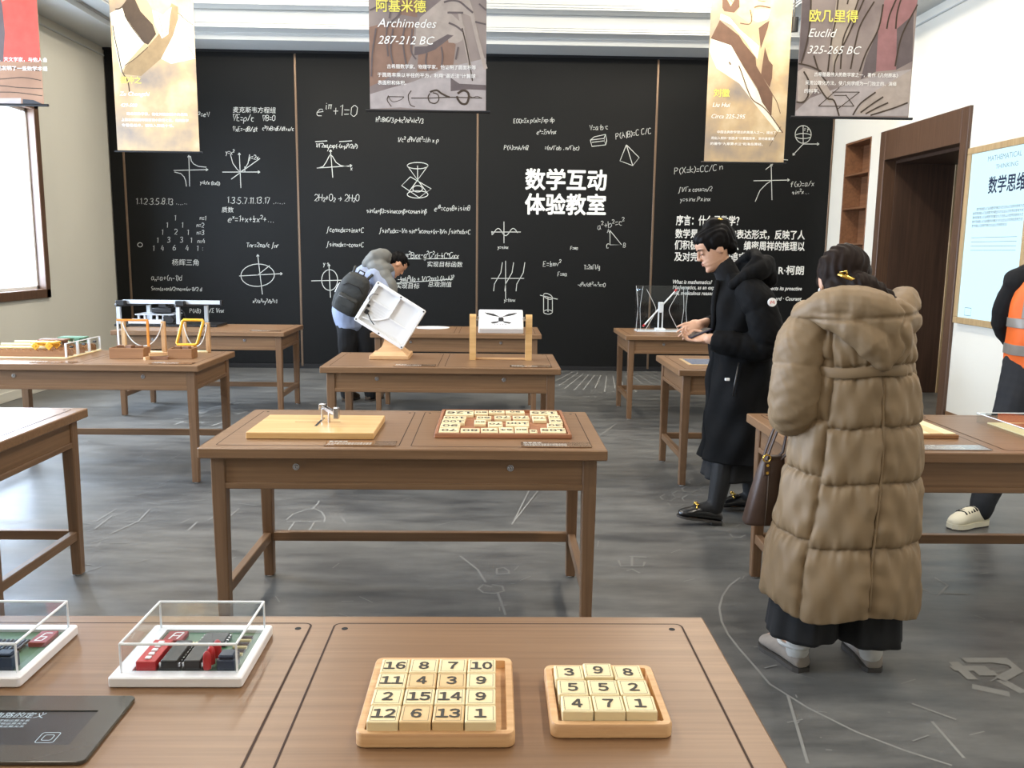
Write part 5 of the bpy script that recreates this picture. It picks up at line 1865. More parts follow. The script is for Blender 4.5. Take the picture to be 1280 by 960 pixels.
def banner_cloth(name, a, b, c):
    """printed cloth in washed water colour tones"""
    m, t, bs = nt(name)
    tc = t.nodes.new('ShaderNodeTexCoord')
    n = t.nodes.new('ShaderNodeTexNoise')
    n.inputs['Scale'].default_value = 2.2
    n.inputs['Detail'].default_value = 6
    t.links.new(tc.outputs['Object'], n.inputs['Vector'])
    rp = t.nodes.new('ShaderNodeValToRGB')
    e = rp.color_ramp.elements
    e[0].position, e[0].color = .34, srgb(a)
    e[1].position, e[1].color = .68, srgb(c)
    q = rp.color_ramp.elements.new(.5)
    q.color = srgb(b)
    t.links.new(n.outputs['Fac'], rp.inputs['Fac'])
    t.links.new(rp.outputs['Color'], bs.inputs['Base Color'])
    bs.inputs['Roughness'].default_value = .7


banner_cloth('cloth_warm', (138, 128, 120), (188, 162, 126), (222, 204, 168))
banner_cloth('cloth_grey', (122, 108, 106), (150, 136, 130), (168, 152, 142))
banner_cloth('cloth_clay', (140, 106, 84), (164, 126, 100), (182, 144, 116))
BANNER_ART = {
 'zu': [
  ('fill','printed_robe','print_cream',[(-0.011,1.219),(0.114,1.275),(0.301,0.964),(0.107,0.761),(0.073,0.699),(0.027,0.959)]),
  ('fill','printed_robe','print_cream',[(0.62,1.231),(0.752,1.142),(0.759,0.835),(0.535,0.785),(0.446,0.829),(0.564,1.031)]),
  ('fill','printed_face','print_skin',[(0.332,1.517),(0.345,1.333),(0.393,1.25),(0.482,1.198),(0.562,1.284),(0.608,1.43),(0.613,1.523)]),
  ('fill','printed_collar','print_umber',[(0.212,1.4),(0.114,1.275),(0.139,1.191),(0.209,1.085),(0.301,0.964),(0.334,0.95),(0.412,1.043),(0.386,1.127),(0.279,1.24)]),
  ('fill','printed_collar','print_olive',[(0.564,1.315),(0.623,1.285),(0.621,1.185),(0.564,1.031),(0.446,0.829),(0.254,0.672),(0.088,0.687),(0.114,0.754),(0.33,0.934),(0.427,1.036),(0.501,1.137)]),
  ('fill','printed_beard','print_cream',[(0.386,1.257),(0.402,1.135),(0.463,1.006),(0.522,1.045),(0.545,1.199),(0.565,1.284),(0.482,1.213)]),
  ('line','ink_lines','print_umber',0.012,[(-0.011,1.219),(0.052,1.254),(0.114,1.275),(0.212,1.4)]),
  ('line','ink_lines','print_umber',0.009,[(0.021,1.112),(0.033,1.005),(0.059,0.852),(0.076,0.745),(0.091,0.692),(0.13,0.624),(0.14,0.532)]),
  ('line','ink_lines','print_umber',0.007,[(0.62,1.231),(0.693,1.171),(0.751,1.13)]),
  ('line','ink_lines','print_umber',0.005,[(0.696,0.949),(0.759,0.843)]),
  ('line','ink_lines','print_umber',0.006,[(0.107,0.761),(0.218,0.832),(0.33,0.927)]),
  ('line','ink_lines','print_umber',0.005,[(0.438,1.228),(0.462,1.121),(0.472,1.021)]),
  ('line','ink_lines','print_umber',0.005,[(0.497,1.198),(0.5,1.122),(0.512,1.06)]),
  ('line','ink_lines','print_umber',0.005,[(0.416,1.381),(0.461,1.369),(0.522,1.383)]),
  ('line','ink_lines','print_umber',0.006,[(0.301,0.964),(0.244,1.032),(0.174,1.13),(0.133,1.206)]),
  ('text','name_lettering','print_yellow',(0.06,0.61),0.066,'祖冲之',0.012,0),
  ('text','name_lettering','print_white',(0.049,0.495),0.052,'Zu Chongzhi',0,0.25),
  ('text','name_lettering','print_white',(0.052,0.395),0.046,'429-500',0,0.25),
  ('text','body_lettering','print_white',(0.105,0.323),0.029,'南北朝数学家，他在刘徽割圆术的基础',0.01,0,0.56),
  ('text','body_lettering','print_white',(0.053,0.269),0.029,'上首次将圆周率精算到小数第七位，他的数学',0.01,0,0.62),
  ('text','body_lettering','print_white',(0.054,0.219),0.029,'专著是缀术，被收入算经十书。',0.01,0,0.48),
 ],
 'liu': [
  ('fill','printed_robe','print_cream',[(0.011,1.114),(0.204,1.057),(0.345,0.842),(0.469,0.667),(0.612,0.449),(0.736,0.282),(0.686,0.282),(0.457,0.532),(0.3,0.716),(0.078,0.848),(0.003,0.999)]),
  ('fill','printed_hair','print_brown',[(0.099,1.657),(0.106,1.387),(0.126,1.357),(0.218,1.346),(0.267,1.397),(0.251,1.557),(0.251,1.658)]),
  ('fill','printed_face','print_skin',[(0.251,1.658),(0.267,1.397),(0.235,1.338),(0.379,1.239),(0.527,1.291),(0.559,1.392),(0.553,1.661)]),
  ('fill','printed_ear','print_skin',[(0.133,1.556),(0.139,1.472),(0.183,1.402),(0.214,1.456),(0.219,1.54),(0.184,1.582)]),
  ('fill','printed_beard','print_cream',[(0.407,1.374),(0.394,1.289),(0.445,1.265),(0.535,1.294),(0.559,1.379)]),
  ('fill','printed_collar','print_cream',[(0.094,1.337),(0.088,1.286),(0.197,1.237),(0.335,1.103),(0.458,0.936),(0.47,1.054),(0.282,1.196),(0.178,1.304)]),
  ('fill','printed_collar','print_brown',[(0.088,1.278),(0.011,1.114),(0.204,1.057),(0.331,0.868),(0.468,0.684),(0.524,0.55),(0.621,0.429),(0.621,0.626),(0.452,0.877),(0.441,0.953),(0.323,1.078),(0.275,1.145),(0.13,1.245)]),
  ('fill','printed_collar','print_brown',[(0.523,1.046),(0.505,0.853),(0.5,0.802),(0.588,0.685),(0.606,0.769),(0.606,0.887),(0.566,0.929)]),
  ('fill','printed_hair','print_brown',[(0.455,1.214),(0.484,1.029),(0.538,1.207),(0.552,1.282),(0.511,1.257)]),
  ('line','ink_lines','print_brown',0.014,[(0.403,1.394),(0.456,1.408),(0.555,1.395)]),
  ('line','ink_lines','print_brown',0.006,[(0.437,1.455),(0.504,1.449)]),
  ('line','ink_lines','print_brown',0.01,[(0.366,1.373),(0.386,1.289),(0.363,1.247),(0.279,1.254)]),
  ('line','ink_lines','print_brown',0.01,[(0.287,0.876),(0.322,0.8),(0.386,0.649),(0.439,0.566),(0.525,0.516),(0.612,0.433),(0.737,0.274)]),
  ('line','ink_lines','print_brown',0.012,[(0.193,0.908),(0.21,0.883)]),
  ('line','ink_lines','print_brown',0.005,[(0.145,1.539),(0.172,1.472),(0.198,1.439)]),
  ('line','ink_lines','print_brown',0.006,[(0.621,0.618),(0.666,0.551),(0.704,0.45)]),
  ('line','ink_lines','print_umber',0.004,[(0.616,0.146),(0.717,0.333)]),
  ('text','name_lettering','print_yellow',(0.062,0.599),0.078,'刘徽',0.012,0),
  ('text','name_lettering','print_white',(0.057,0.501),0.056,'Liu Hui',0.008,0.25),
  ('text','name_lettering','print_white',(0.051,0.397),0.056,'Circa 225-295',0,0.25),
  ('text','body_lettering','print_white',(0.112,0.262),0.029,'中国古典数学理论的奠基人之一，提出了',0.01,0,0.56),
  ('text','body_lettering','print_white',(0.057,0.206),0.029,'用出入相补“割圆术”计算圆周率，是他最重要',0.01,0,0.6),
  ('text','body_lettering','print_white',(0.052,0.154),0.029,'的著作“九章算术注”和海岛算经。',0.01,0,0.5),
 ],
 'arc': [
  ('fill','printed_drapery','print_clay',[(0.0,0.515),(0.062,0.532),(0.297,0.557),(0.28,0.352),(0.241,0.273),(0.075,0.177),(0.001,0.145)]),
  ('fill','printed_drapery','print_clay',[(0.188,0.666),(0.228,0.777),(0.306,0.778),(0.313,0.581),(0.203,0.596)]),
  ('fill','printed_drapery','print_clay',[(0.32,0.376),(0.406,0.4),(0.509,0.456),(0.563,0.417),(0.547,0.29),(0.437,0.254),(0.311,0.242)]),
  ('fill','printed_paper','print_paper',[(0.002,0.097),(0.122,0.134),(0.28,0.178),(0.516,0.274),(0.761,0.335),(0.761,0.004),(0.436,-0.004),(0.2,0.016),(0.003,0.004)]),
  ('fill','printed_hand','print_stone',[(0.292,0.344),(0.296,0.399),(0.305,0.51),(0.332,0.581),(0.431,0.66),(0.501,0.716),(0.509,0.779),(0.635,0.78),(0.65,0.701),(0.677,0.622),(0.689,0.575),(0.642,0.599),(0.595,0.614),(0.517,0.621),(0.595,0.555),(0.62,0.527),(0.615,0.496),(0.607,0.445),(0.571,0.425),(0.516,0.428),(0.509,0.464),(0.438,0.404),(0.375,0.368)]),
  ('fill','printed_hand','print_drapegrey',[(0.292,0.344),(0.296,0.399),(0.375,0.404),(0.509,0.479),(0.548,0.472),(0.509,0.444),(0.43,0.384),(0.359,0.356)]),
  ('fill','printed_funnel','print_drapegrey',[(0.53,0.208),(0.587,0.172),(0.761,0.166),(0.761,0.134),(0.65,0.137),(0.53,0.123)]),
  ('line','compass_lines','print_stone',0.02,[(0.583,0.622),(0.607,0.519),(0.634,0.386),(0.658,0.275)]),
  ('line','compass_lines','print_umber',0.008,[(0.604,0.519),(0.634,0.401),(0.661,0.26),(0.673,0.19)]),
  ('line','compass_lines','print_stone',0.024,[(0.67,0.591),(0.697,0.481),(0.732,0.355),(0.76,0.268)]),
  ('line','ink_lines','print_drapegrey',0.012,[(0.486,0.676),(0.533,0.688),(0.587,0.681),(0.634,0.646),(0.674,0.615)]),
  ('line','ink_lines','print_drapegrey',0.012,[(0.509,0.613),(0.556,0.614),(0.611,0.614)]),
  ('line','ink_lines','print_drapegrey',0.012,[(0.517,0.55),(0.564,0.531),(0.607,0.5)]),
  ('line','ink_lines','print_umber',0.005,[(0.122,0.083),(0.224,0.083)]),
  ('line','ink_lines','print_umber',0.006,[(0.271,0.076),(0.389,0.078),(0.531,0.085),(0.736,0.083)]),
  ('line','ink_lines','print_umber',0.006,[(0.272,0.123),(0.252,0.091),(0.263,0.036),(0.295,0.021)]),
  ('line','ink_lines','print_umber',0.006,[(0.141,0.02),(0.114,0.059),(0.122,0.09)]),
  ('line','ink_lines','print_umber',0.004,[(0.122,0.083),(0.149,0.051),(0.2,0.063),(0.224,0.083)]),
  ('line','ink_lines','print_umber',0.012,[(0.394,0.116),(0.437,0.128),(0.468,0.109),(0.5,0.093),(0.523,0.085)]),
  ('line','ink_lines','print_umber',0.007,[(0.394,0.108),(0.382,0.084),(0.393,0.053),(0.429,0.045),(0.452,0.069),(0.445,0.101),(0.413,0.112)]),
  ('line','ink_lines','print_umber',0.014,[(0.575,0.109),(0.61,0.129),(0.642,0.118),(0.649,0.086),(0.634,0.047),(0.602,0.046),(0.579,0.07),(0.571,0.093)]),
  ('line','ink_lines','print_umber',0.004,[(0.642,0.102),(0.673,0.086),(0.705,0.094),(0.736,0.079)]),
  ('line','fold_lines','print_drapegrey',0.01,[(0.204,0.659),(0.195,0.595),(0.116,0.508),(0.123,0.335)]),
  ('line','fold_lines','print_drapegrey',0.01,[(0.234,0.525),(0.218,0.438),(0.241,0.273)]),
  ('line','fold_lines','print_drapegrey',0.01,[(0.046,0.508),(0.021,0.358),(0.012,0.208)]),
  ('line','fold_lines','print_drapegrey',0.01,[(0.156,0.509),(0.139,0.382),(0.154,0.288)]),
  ('line','fold_lines','print_drapegrey',0.01,[(0.375,0.36),(0.367,0.305),(0.382,0.25)]),
  ('line','fold_lines','print_drapegrey',0.01,[(0.469,0.4),(0.477,0.337),(0.469,0.274)]),
  ('line','fold_lines','print_drapegrey',0.01,[(0.149,0.666),(0.132,0.571)]),
  ('line','fold_lines','print_drapegrey',0.01,[(0.007,0.618),(0.11,0.666),(0.196,0.698)]),
  ('line','fold_lines','print_drapegrey',0.01,[(0.281,0.509),(0.273,0.375),(0.304,0.32)]),
  ('line','fold_lines','print_drapegrey',0.01,[(0.689,0.559),(0.76,0.544)]),
  ('line','fold_lines','print_drapegrey',0.01,[(0.579,0.401),(0.563,0.322)]),
  ('line','fold_lines','print_drapegrey',0.01,[(0.713,0.67),(0.76,0.631)]),
  ('text','name_lettering','print_yellow',(0.05,0.617),0.082,'阿基米德',0.014,0),
  ('text','name_lettering','print_white',(0.055,0.516),0.078,'Archimedes',0,0.3),
  ('text','name_lettering','print_white',(0.057,0.412),0.074,'287-212 BC',0,0.3),
  ('text','body_lettering','print_white',(0.115,0.262),0.03,'古希腊数学家、物理学家。他证明了圆面积等',0.01,0,0.58),
  ('text','body_lettering','print_white',(0.053,0.208),0.03,'于圆周率乘以半径的平方，利用“逼近法”计算球',0.01,0,0.64),
  ('text','body_lettering','print_white',(0.055,0.159),0.03,'表面积和体积。',0.01,0,0.185),
 ],
 'euc': [
  ('fill','printed_drapery','print_rose',[(0.554,0.832),(0.537,0.697),(0.516,0.561),(0.521,0.292),(0.655,0.306),(0.643,0.496),(0.639,0.563),(0.738,0.615),(0.767,0.75),(0.762,0.835)]),
  ('fill','printed_drapery','print_drapegrey',[(0.002,0.824),(0.053,0.825),(0.059,0.606),(0.061,0.463),(0.034,0.353),(0.005,0.344),(0.003,0.504)]),
  ('fill','printed_drapery','print_drapegrey',[(0.484,0.468),(0.516,0.561),(0.521,0.292),(0.423,0.24),(0.448,0.375)]),
  ('fill','printed_drapery','print_drapegrey',[(0.639,0.563),(0.743,0.657),(0.758,0.362),(0.655,0.306)]),
  ('fill','printed_drapery','print_sand',[(0.231,0.827),(0.401,0.83),(0.326,0.55),(0.276,0.406),(0.234,0.288),(0.21,0.507)]),
  ('fill','printed_paper','print_paper',[(0.002,0.032),(0.093,0.117),(0.423,0.24),(0.656,0.294),(0.757,0.312),(0.757,0.013),(-0.001,0.002)]),
  ('fill','printed_hand','print_stone',[(0.404,0.016),(0.464,0.122),(0.545,0.182),(0.757,0.308),(0.757,0.101),(0.604,0.048),(0.505,0.022)]),
  ('fill','printed_hand','print_stone',[(-0.012,0.284),(0.037,0.31),(0.141,0.287),(0.197,0.203),(0.263,0.103),(0.23,0.085),(0.131,0.185),(0.084,0.117),(0.011,0.082)]),
  ('line','fold_lines','print_umber',0.01,[(0.317,0.812),(0.299,0.71)]),
  ('line','fold_lines','print_umber',0.01,[(0.421,0.779),(0.363,0.627),(0.305,0.483),(0.246,0.355),(0.244,0.254)]),
  ('line','fold_lines','print_umber',0.01,[(0.386,0.796),(0.338,0.627),(0.288,0.491),(0.283,0.305)]),
  ('line','fold_lines','print_umber',0.01,[(0.476,0.73),(0.4,0.594),(0.373,0.484),(0.351,0.306)]),
  ('line','fold_lines','print_umber',0.01,[(0.536,0.714),(0.516,0.561),(0.446,0.409),(0.411,0.29)]),
  ('line','fold_lines','print_umber',0.01,[(0.659,0.783),(0.633,0.664),(0.631,0.563)]),
  ('line','fold_lines','print_umber',0.01,[(0.765,0.717),(0.69,0.564),(0.662,0.462),(0.646,0.327)]),
  ('line','fold_lines','print_umber',0.01,[(0.626,0.765),(0.583,0.647),(0.571,0.562)]),
  ('line','fold_lines','print_umber',0.01,[(0.237,0.743),(0.229,0.608),(0.211,0.49),(0.2,0.287)]),
  ('line','fold_lines','print_umber',0.01,[(0.057,0.758),(0.062,0.623),(0.051,0.479),(0.019,0.335)]),
  ('line','fold_lines','print_umber',0.01,[(0.1,0.387),(0.141,0.287),(0.196,0.22)]),
  ('line','fold_lines','print_umber',0.01,[(0.002,0.335),(0.079,0.319),(0.157,0.287)]),
  ('line','fold_lines','print_umber',0.01,[(0.002,0.091),(0.052,0.091),(0.083,0.142)]),
  ('line','fold_lines','print_umber',0.01,[(0.138,0.202),(0.203,0.119),(0.254,0.103),(0.295,0.006)]),
  ('line','fold_lines','print_umber',0.01,[(0.387,0.012),(0.433,0.088),(0.529,0.161)]),
  ('line','fold_lines','print_umber',0.01,[(0.437,0.029),(0.517,0.089),(0.582,0.132)]),
  ('line','fold_lines','print_umber',0.01,[(0.471,0.021),(0.552,0.065),(0.618,0.095)]),
  ('line','fold_lines','print_umber',0.01,[(0.505,0.013),(0.646,0.057),(0.749,0.097)]),
  ('line','fold_lines','print_umber',0.01,[(0.039,0.285),(0.078,0.218),(0.076,0.117)]),
  ('line','figure_lines','print_umber',0.005,[(0.151,0.066),(0.39,0.069)]),
  ('line','figure_lines','print_umber',0.005,[(0.238,0.157),(0.42,0.16)]),
  ('line','figure_lines','print_umber',0.005,[(0.252,0.136),(0.337,0.137)]),
  ('line','figure_lines','print_umber',0.005,[(0.151,0.066),(0.283,0.187)]),
  ('line','figure_lines','print_umber',0.005,[(0.39,0.069),(0.328,0.142)]),
  ('line','figure_lines','print_umber',0.005,[(0.275,0.044),(0.42,0.16)]),
  ('text','name_lettering','print_yellow',(0.055,0.604),0.082,'欧几里得',0.014,0),
  ('text','name_lettering','print_white',(0.055,0.503),0.076,'Euclid',0,0.3),
  ('text','name_lettering','print_white',(0.055,0.399),0.072,'325-265 BC',0,0.3),
  ('text','body_lettering','print_white',(0.109,0.257),0.03,'古希腊最伟大的数学家之一，著作《几何原本》',0.01,0,0.56),
  ('text','body_lettering','print_white',(0.053,0.203),0.03,'采用公理化方法，使几何学成为一门独立的、演绎',0.01,0,0.61),
  ('text','body_lettering','print_white',(0.05,0.15),0.03,'的科学。',0.01,0,0.1),
 ],
 'red': [
  ('fill','printed_drapery','print_red',[(0.081,0.742),(0.762,0.751),(0.757,0.266),(0.051,0.257)]),
  ('fill','printed_figure','print_drapegrey',[(0.11,0.742),(0.496,0.747),(0.54,0.616),(0.544,0.44),(0.519,0.263),(0.051,0.257)]),
  ('fill','printed_figure','print_sand',[(0.536,0.674),(0.541,0.63),(0.574,0.646),(0.594,0.675)]),
  ('fill','printed_strip','print_paper',[(0.109,0.024),(0.616,0.037),(0.614,-0.004),(0.107,-0.01)]),
  ('fill','printed_wedge','print_slate',[(0.627,0.031),(0.696,0.026),(0.757,-0.002),(0.625,-0.003)]),
  ('line','grain_lines','print_umber',0.005,[(0.268,0.216),(0.488,0.226),(0.634,0.221),(0.75,0.208)]),
  ('line','grain_lines','print_umber',0.005,[(0.264,0.157),(0.484,0.153),(0.631,0.166),(0.754,0.149)]),
  ('line','grain_lines','print_umber',0.005,[(0.261,0.098),(0.481,0.112),(0.598,0.103),(0.759,0.098)]),
  ('line','grain_lines','print_umber',0.005,[(0.332,0.062),(0.552,0.073),(0.756,0.053)]),
  ('text','body_lettering','print_white',(0.183,0.266),0.03,'古希腊哲学家，数学家、天文学家，与他人合',0.01,0,0.62),
  ('text','body_lettering','print_white',(0.18,0.211),0.03,'著有几何学著作，他还发明了一些数学术语',0.01,0,0.62),
 ],
}
BW = 0.762


def banner(key, x0, y, z0, cloth, h, label):
    t = thing('hanging_banner', label, 'banner', (x0+BW/2, y, z0), 0, 'banners hanging from the ceiling')
    c = MB().box(-BW/2, BW/2, -.0012, .0012, 0, h)
    co = c.build('cloth', cloth, t)
    M0 = frame_mat((-BW/2, -.0014, 0), (1, 0, 0), (0, 0, 1))
    groups, order, d = {}, [], 0
    for it in BANNER_ART[key]:
        kk = (it[1], it[2], len(order) if it[0] != 'text' else it[3])
        if kk not in groups:
            groups[kk] = MB()
            order.append(kk)
        d += 1
        M = M0 @ Matrix.Translation((0, 0, .00012*d))
        g = groups[kk]

        def clip(P):
            return [(min(max(p[0], 0), BW), min(max(p[1], 0), h)) for p in P]
        if it[0] == 'fill':
            P = clip(it[3])
            if abs(sum(P[i-1][0]*P[i][1]-P[i][0]*P[i-1][1] for i in range(len(P)))) > 1e-4:
                g.add([M @ Vector((p[0], p[1], 0)) for p in P], [tuple(range(len(P)))])
        elif it[0] == 'line':
            P = [p for p in it[4] if -.01 <= p[0] <= BW+.01 and p[1] <= h]
            if len(P) > 1:
                # soften the polyline
                Q = []
                for i in range(len(P)-1):
                    for q in range(4):
                        u = q/4
                        p0, p1, p2, p3 = (Vector(P[max(i-1, 0)]), Vector(P[i]), Vector(P[i+1]), Vector(P[min(i+2, len(P)-1)]))
                        Q.append(.5*((2*p1)+(p2-p0)*u+(2*p0-5*p1+4*p2-p3)*u*u+(3*p1-p0-3*p2+p3)*u**3))
                Q.append(Vector(P[-1]))
                g.merge(MB().ribbon(clip(Q), it[3]), M)
        else:
            x, yv = it[3]
            w = it[8] if len(it) > 8 else None
            put_text(g, M @ Matrix.Translation((0, 0, .001)), x, yv, it[5], it[4], w, it[6], it[7])
    for kk in order:
        if groups[kk].v:
            groups[kk].build(kk[0], kk[1], co)
    MB().cyl((-BW/2-.028, 0, -.006), (BW/2+.028, 0, -.006), .0085, n=10).build('bottom_rod', 'black_plastic', t, 50)
    MB().cyl((-BW/2-.02, 0, h+.006), (BW/2+.02, 0, h+.006), .0085, n=10).build('top_rod', 'black_plastic', t, 50)
    for s in (-.3, .3):
        MB().cyl((s, 0, h+.006), (s, 0, ZC-z0), .0022, n=6).build('cord', 'black_matte', t)
    return t


banner('red', -3.705, 5.86, 2.372, 'cloth_clay', 1.6, 'red and brown banner cut off at the upper left corner, beside the window')
banner('arc', -.823, 5.86, 2.372, 'cloth_grey', 1.6, 'grey brown banner printed with a hand holding compasses, hanging in the upper centre')
banner('euc', 1.996, 5.86, 2.372, 'cloth_grey', 1.6, 'grey banner with pink drapery and white lettering, hanging at upper right before the wall')
banner('zu', -3.532, 8.33, 2.350, 'cloth_warm', 1.62, 'cream banner printed with a bearded figure in a crossed collar robe, upper left')
banner('liu', 1.992, 8.33, 2.328, 'cloth_warm', 1.62, 'cream banner printed with a figure with dark brown lapels, left of the pink grey banner')

# ================================================================= PEOPLE
mat('skin', (204, 158, 130), 0.5, var=0.05, scale=30)
mat('skin_warm', (206, 156, 126), 0.5, var=0.05, scale=30)
mat('hair_black', (15, 13, 13), 0.55, spec=0.1)
mat('hair_brown', (34, 24, 19), 0.6, spec=0.1)
mat('coat_tan', (134, 111, 82), 0.6, var=0.05, scale=5, bump=0.10)
mat('coat_black', (10, 10, 11), 0.8, var=0.15, scale=9, bump=0.25, spec=0.15)
mat('skirt_black', (20, 20, 22), 0.85, var=0.1, scale=20)
mat('knit_black', (16, 16, 18), 0.95)
mat('tights_black', (16, 16, 18), 0.7)
mat('sock_white', (190, 187, 181), 0.9, var=0.04, scale=60, bump=0.2)
mat('clog_grey', (142, 132, 122), 0.8, var=0.06, scale=25)
mat('sole_dark', (66, 62, 58), 0.8)
mat('leather_black', (18, 17, 18), 0.28, coat=0.4)
mat('leather_brown', (70, 50, 39), 0.5, var=0.1, scale=12)
mat('gold', (226, 188, 96), 0.25, 1.0)
mat('jacket_blue', (146, 156, 180), 0.7, var=0.06, scale=8)
mat('jacket_grey', (112, 112, 108), 0.8, var=0.1, scale=10)
mat('bag_dark', (50, 51, 49), 0.75, var=0.15, scale=14, bump=0.2)
mat('vest_orange', (246, 112, 38), 0.6, var=0.03, scale=9)
mat('reflective_grey', (146, 139, 131), 0.35)
mat('denim_dark', (24, 27, 34), 0.8, var=0.12, scale=40)
mat('sneaker_cream', (222, 216, 194), 0.6)
mat('shoe_brown', (78, 62, 46), 0.6)
mat('lip', (172, 112, 98), 0.45)
mat('eye_dark', (26, 20, 18), 0.3)
mat('phone_case', (36, 36, 66), 0.35)


def head_shapes(M, ear=True):
    P = [(-.115, .062, .028, .020), (-.106, .080, .0, .034), (-.092, .087, -.02, .045), (-.077, .082, -.032, .052), (-.067, .090, -.040, .056), (-.058, .086, -.048, .058), (-.049, .090, -.054, .060),
         (-.038, .085, -.062, .063), (-.02, .085, -.076, .067), (0, .081, -.088, .070), (.014, .086, -.092, .072), (.03, .093, -.096, .073), (.05, .093, -.098, .073), (.07, .083, -.092, .069), (.09, .058, -.070, .054), (.104, .026, -.040, .031), (.112, .003, -.008, .006)]
    rings = []
    n = 28
    for z, yf, yb, w in P:
        r = []
        for k in range(n):
            a = 2*pi*k/n
            c, s = cos(a), sin(a)
            x = w*math.copysign(abs(c)**.9, c)
            y = (yf if s > 0 else -yb)*math.copysign(abs(s)**.9, s)
            r.append((x, y, z))
        rings.append(r)
    S = [MB().loft(rings)]
    S.append(chain([(0, .086, .022), (0, .094, .0), (0, .104, -.024)], [.006, .0065, .0085], 10))
    S.append(ell((0, .096, -.028), (.017, .012, .008)))
    S.append(ell((0, .088, -.053), (.021, .007, .0045)))
    S.append(ell((0, .088, -.063), (.019, .007, .005)))
    S.append(ell((0, .078, -.099), (.018, .012, .012)))
    for s in (-1, 1):
        S.append(ell((s*.031, .0735, .003), (.015, .009, .009)))
        S.append(chain([(s*.012, .089, .020), (s*.034, .086, .024), (s*.052, .070, .018)], [.004, .0035, .003], 8))
        if ear:
            S.append(ell((s*.073, -.008, -.006), (.008, .018, .031), (R(-12), 0, 0)))
    for q in S:
        q.move(M)
    return S


def hand_shapes(M, side=1, curl=(.35, .4, .3), spread=1.0):
    S = [ell((0, .046, 0), (.040, .052, .014)), chain([(0, -.03, 0), (0, .02, 0)], [.026, .027], 10), ell((side*.022, .025, -.004), (.022, .03, .014))]
    for i, (fx, ln) in enumerate(((.030, .066), (.010, .076), (-.010, .071), (-.029, .055))):
        fx *= side
        p = Vector((fx, .085-.10*abs(fx)*.3, 0))
        pts = [Vector((fx*.8, .055, 0)), p]
        a = 0
        for k, f in enumerate((.45, .32, .25)):
            a += curl[k]
            p = p+Vector((fx*.12*spread, cos(a)*ln*f, -sin(a)*ln*f))
            pts.append(p)
        S.append(chain(pts, [.0095, .0093, .0086, .0078, .0066], 8, 2))
    S.append(chain([(side*.022, .018, -.002), (side*.050, .046, -.010), (side*.056, .070, -.016), (side*.052, .090, -.022)], [.013, .0115, .0095, .0075], 8, 2))
    for q in S:
        q.move(M)
    return S


def rows_loft(rows, n=96, fn=None, cap=True, p=1.0):
    """closed garment: rows of (z, cx, cy, half width, half depth back, half depth front)"""
    rings = []
    for row in rows:
        z, cx, cy, w, db, df = row
        r = []
        for k in range(n):
            a = 2*pi*k/n
            c, s = cos(a), sin(a)
            x = w*math.copysign(abs(c)**p, c)
            y = (df if s > 0 else db)*math.copysign(abs(s)**p, s)
            q = Vector((cx+x, cy+y, z))
            if fn:
                q = fn(q, a, z, Vector((c, s, 0)))
            r.append(q)
        rings.append(r)
    return MB().loft(rings, cap)


def interp_rows(key, N):
    """smoothly resample key rows (sorted from bottom to top)"""
    K = np.array(key, float)
    zs = np.linspace(K[0, 0], K[-1, 0], N)
    out = [zs]
    t = K[:, 0]
    for c in range(1, K.shape[1]):
        y = K[:, c]
        m = np.gradient(y, t)
        i = np.clip(np.searchsorted(t, zs)-1, 0, len(t)-2)
        h = t[i+1]-t[i]
        u = (zs-t[i])/h
        out.append((2*u**3-3*u**2+1)*y[i]+(u**3-2*u**2+u)*h*m[i]+(-2*u**3+3*u**2)*y[i+1]+(u**3-u**2)*h*m[i+1])
    return np.array(out).T


def shoe_shapes(heel, toe, w=.045, h=.06, z0=0.0):
    """list of closed shapes for a low shoe from heel point to toe point (XY), raised to z0"""
    a, b = Vector((heel[0], heel[1], 0)), Vector((toe[0], toe[1], 0))
    d = (b-a)
    L_ = d.length
    d.normalize()
    M = frame_mat((heel[0], heel[1], z0), (d.y, -d.x, 0), (d.x, d.y, 0))
    prof = [(.000, .62, .55), (.03, .80, 1.0), (.10, .78, 1.0), (.14, .86, .98), (.18, .98, .80), (.215, .96, .62), (.24, .74, .48), (.255, .34, .34)]
    rings = []
    for y, ww, hh in prof:
        y = y/.255*L_
        r = []
        for k in range(20):
            t_ = 2*pi*k/20
            c, s = cos(t_), sin(t_)
            x = w*ww*math.copysign(abs(c)**.8, c)
            z = h*hh*(.5+.5*math.copysign(abs(s)**.8, s))
            r.append(M @ Vector((x*(1-.25*max(0, s)), y, z)))
        rings.append(r)
    return MB().loft(rings), M, L_


def sole(parent, heel, toe, w, z0, z1, m='sole_dark', name='sole'):
    a, b = Vector((heel[0], heel[1], 0)), Vector((toe[0], toe[1], 0))
    d = (b-a)
    L_ = d.length+.006
    d.normalize()
    M = frame_mat((heel[0]-d.x*.003, heel[1]-d.y*.003, 0), (d.y, -d.x, 0), (d.x, d.y, 0))
    P = []
    O = [(.0, .5), (.02, .78), (.07, .80), (.12, .76), (.18, .98), (.215, .94), (.24, .70), (.255, .3)]
    P = [(w*k, y/.255*L_) for y, k in O]+[(-w*k, y/.255*L_) for y, k in O[::-1]]
    return MB().prism(P, z0, z1, M).build(name, m, parent)


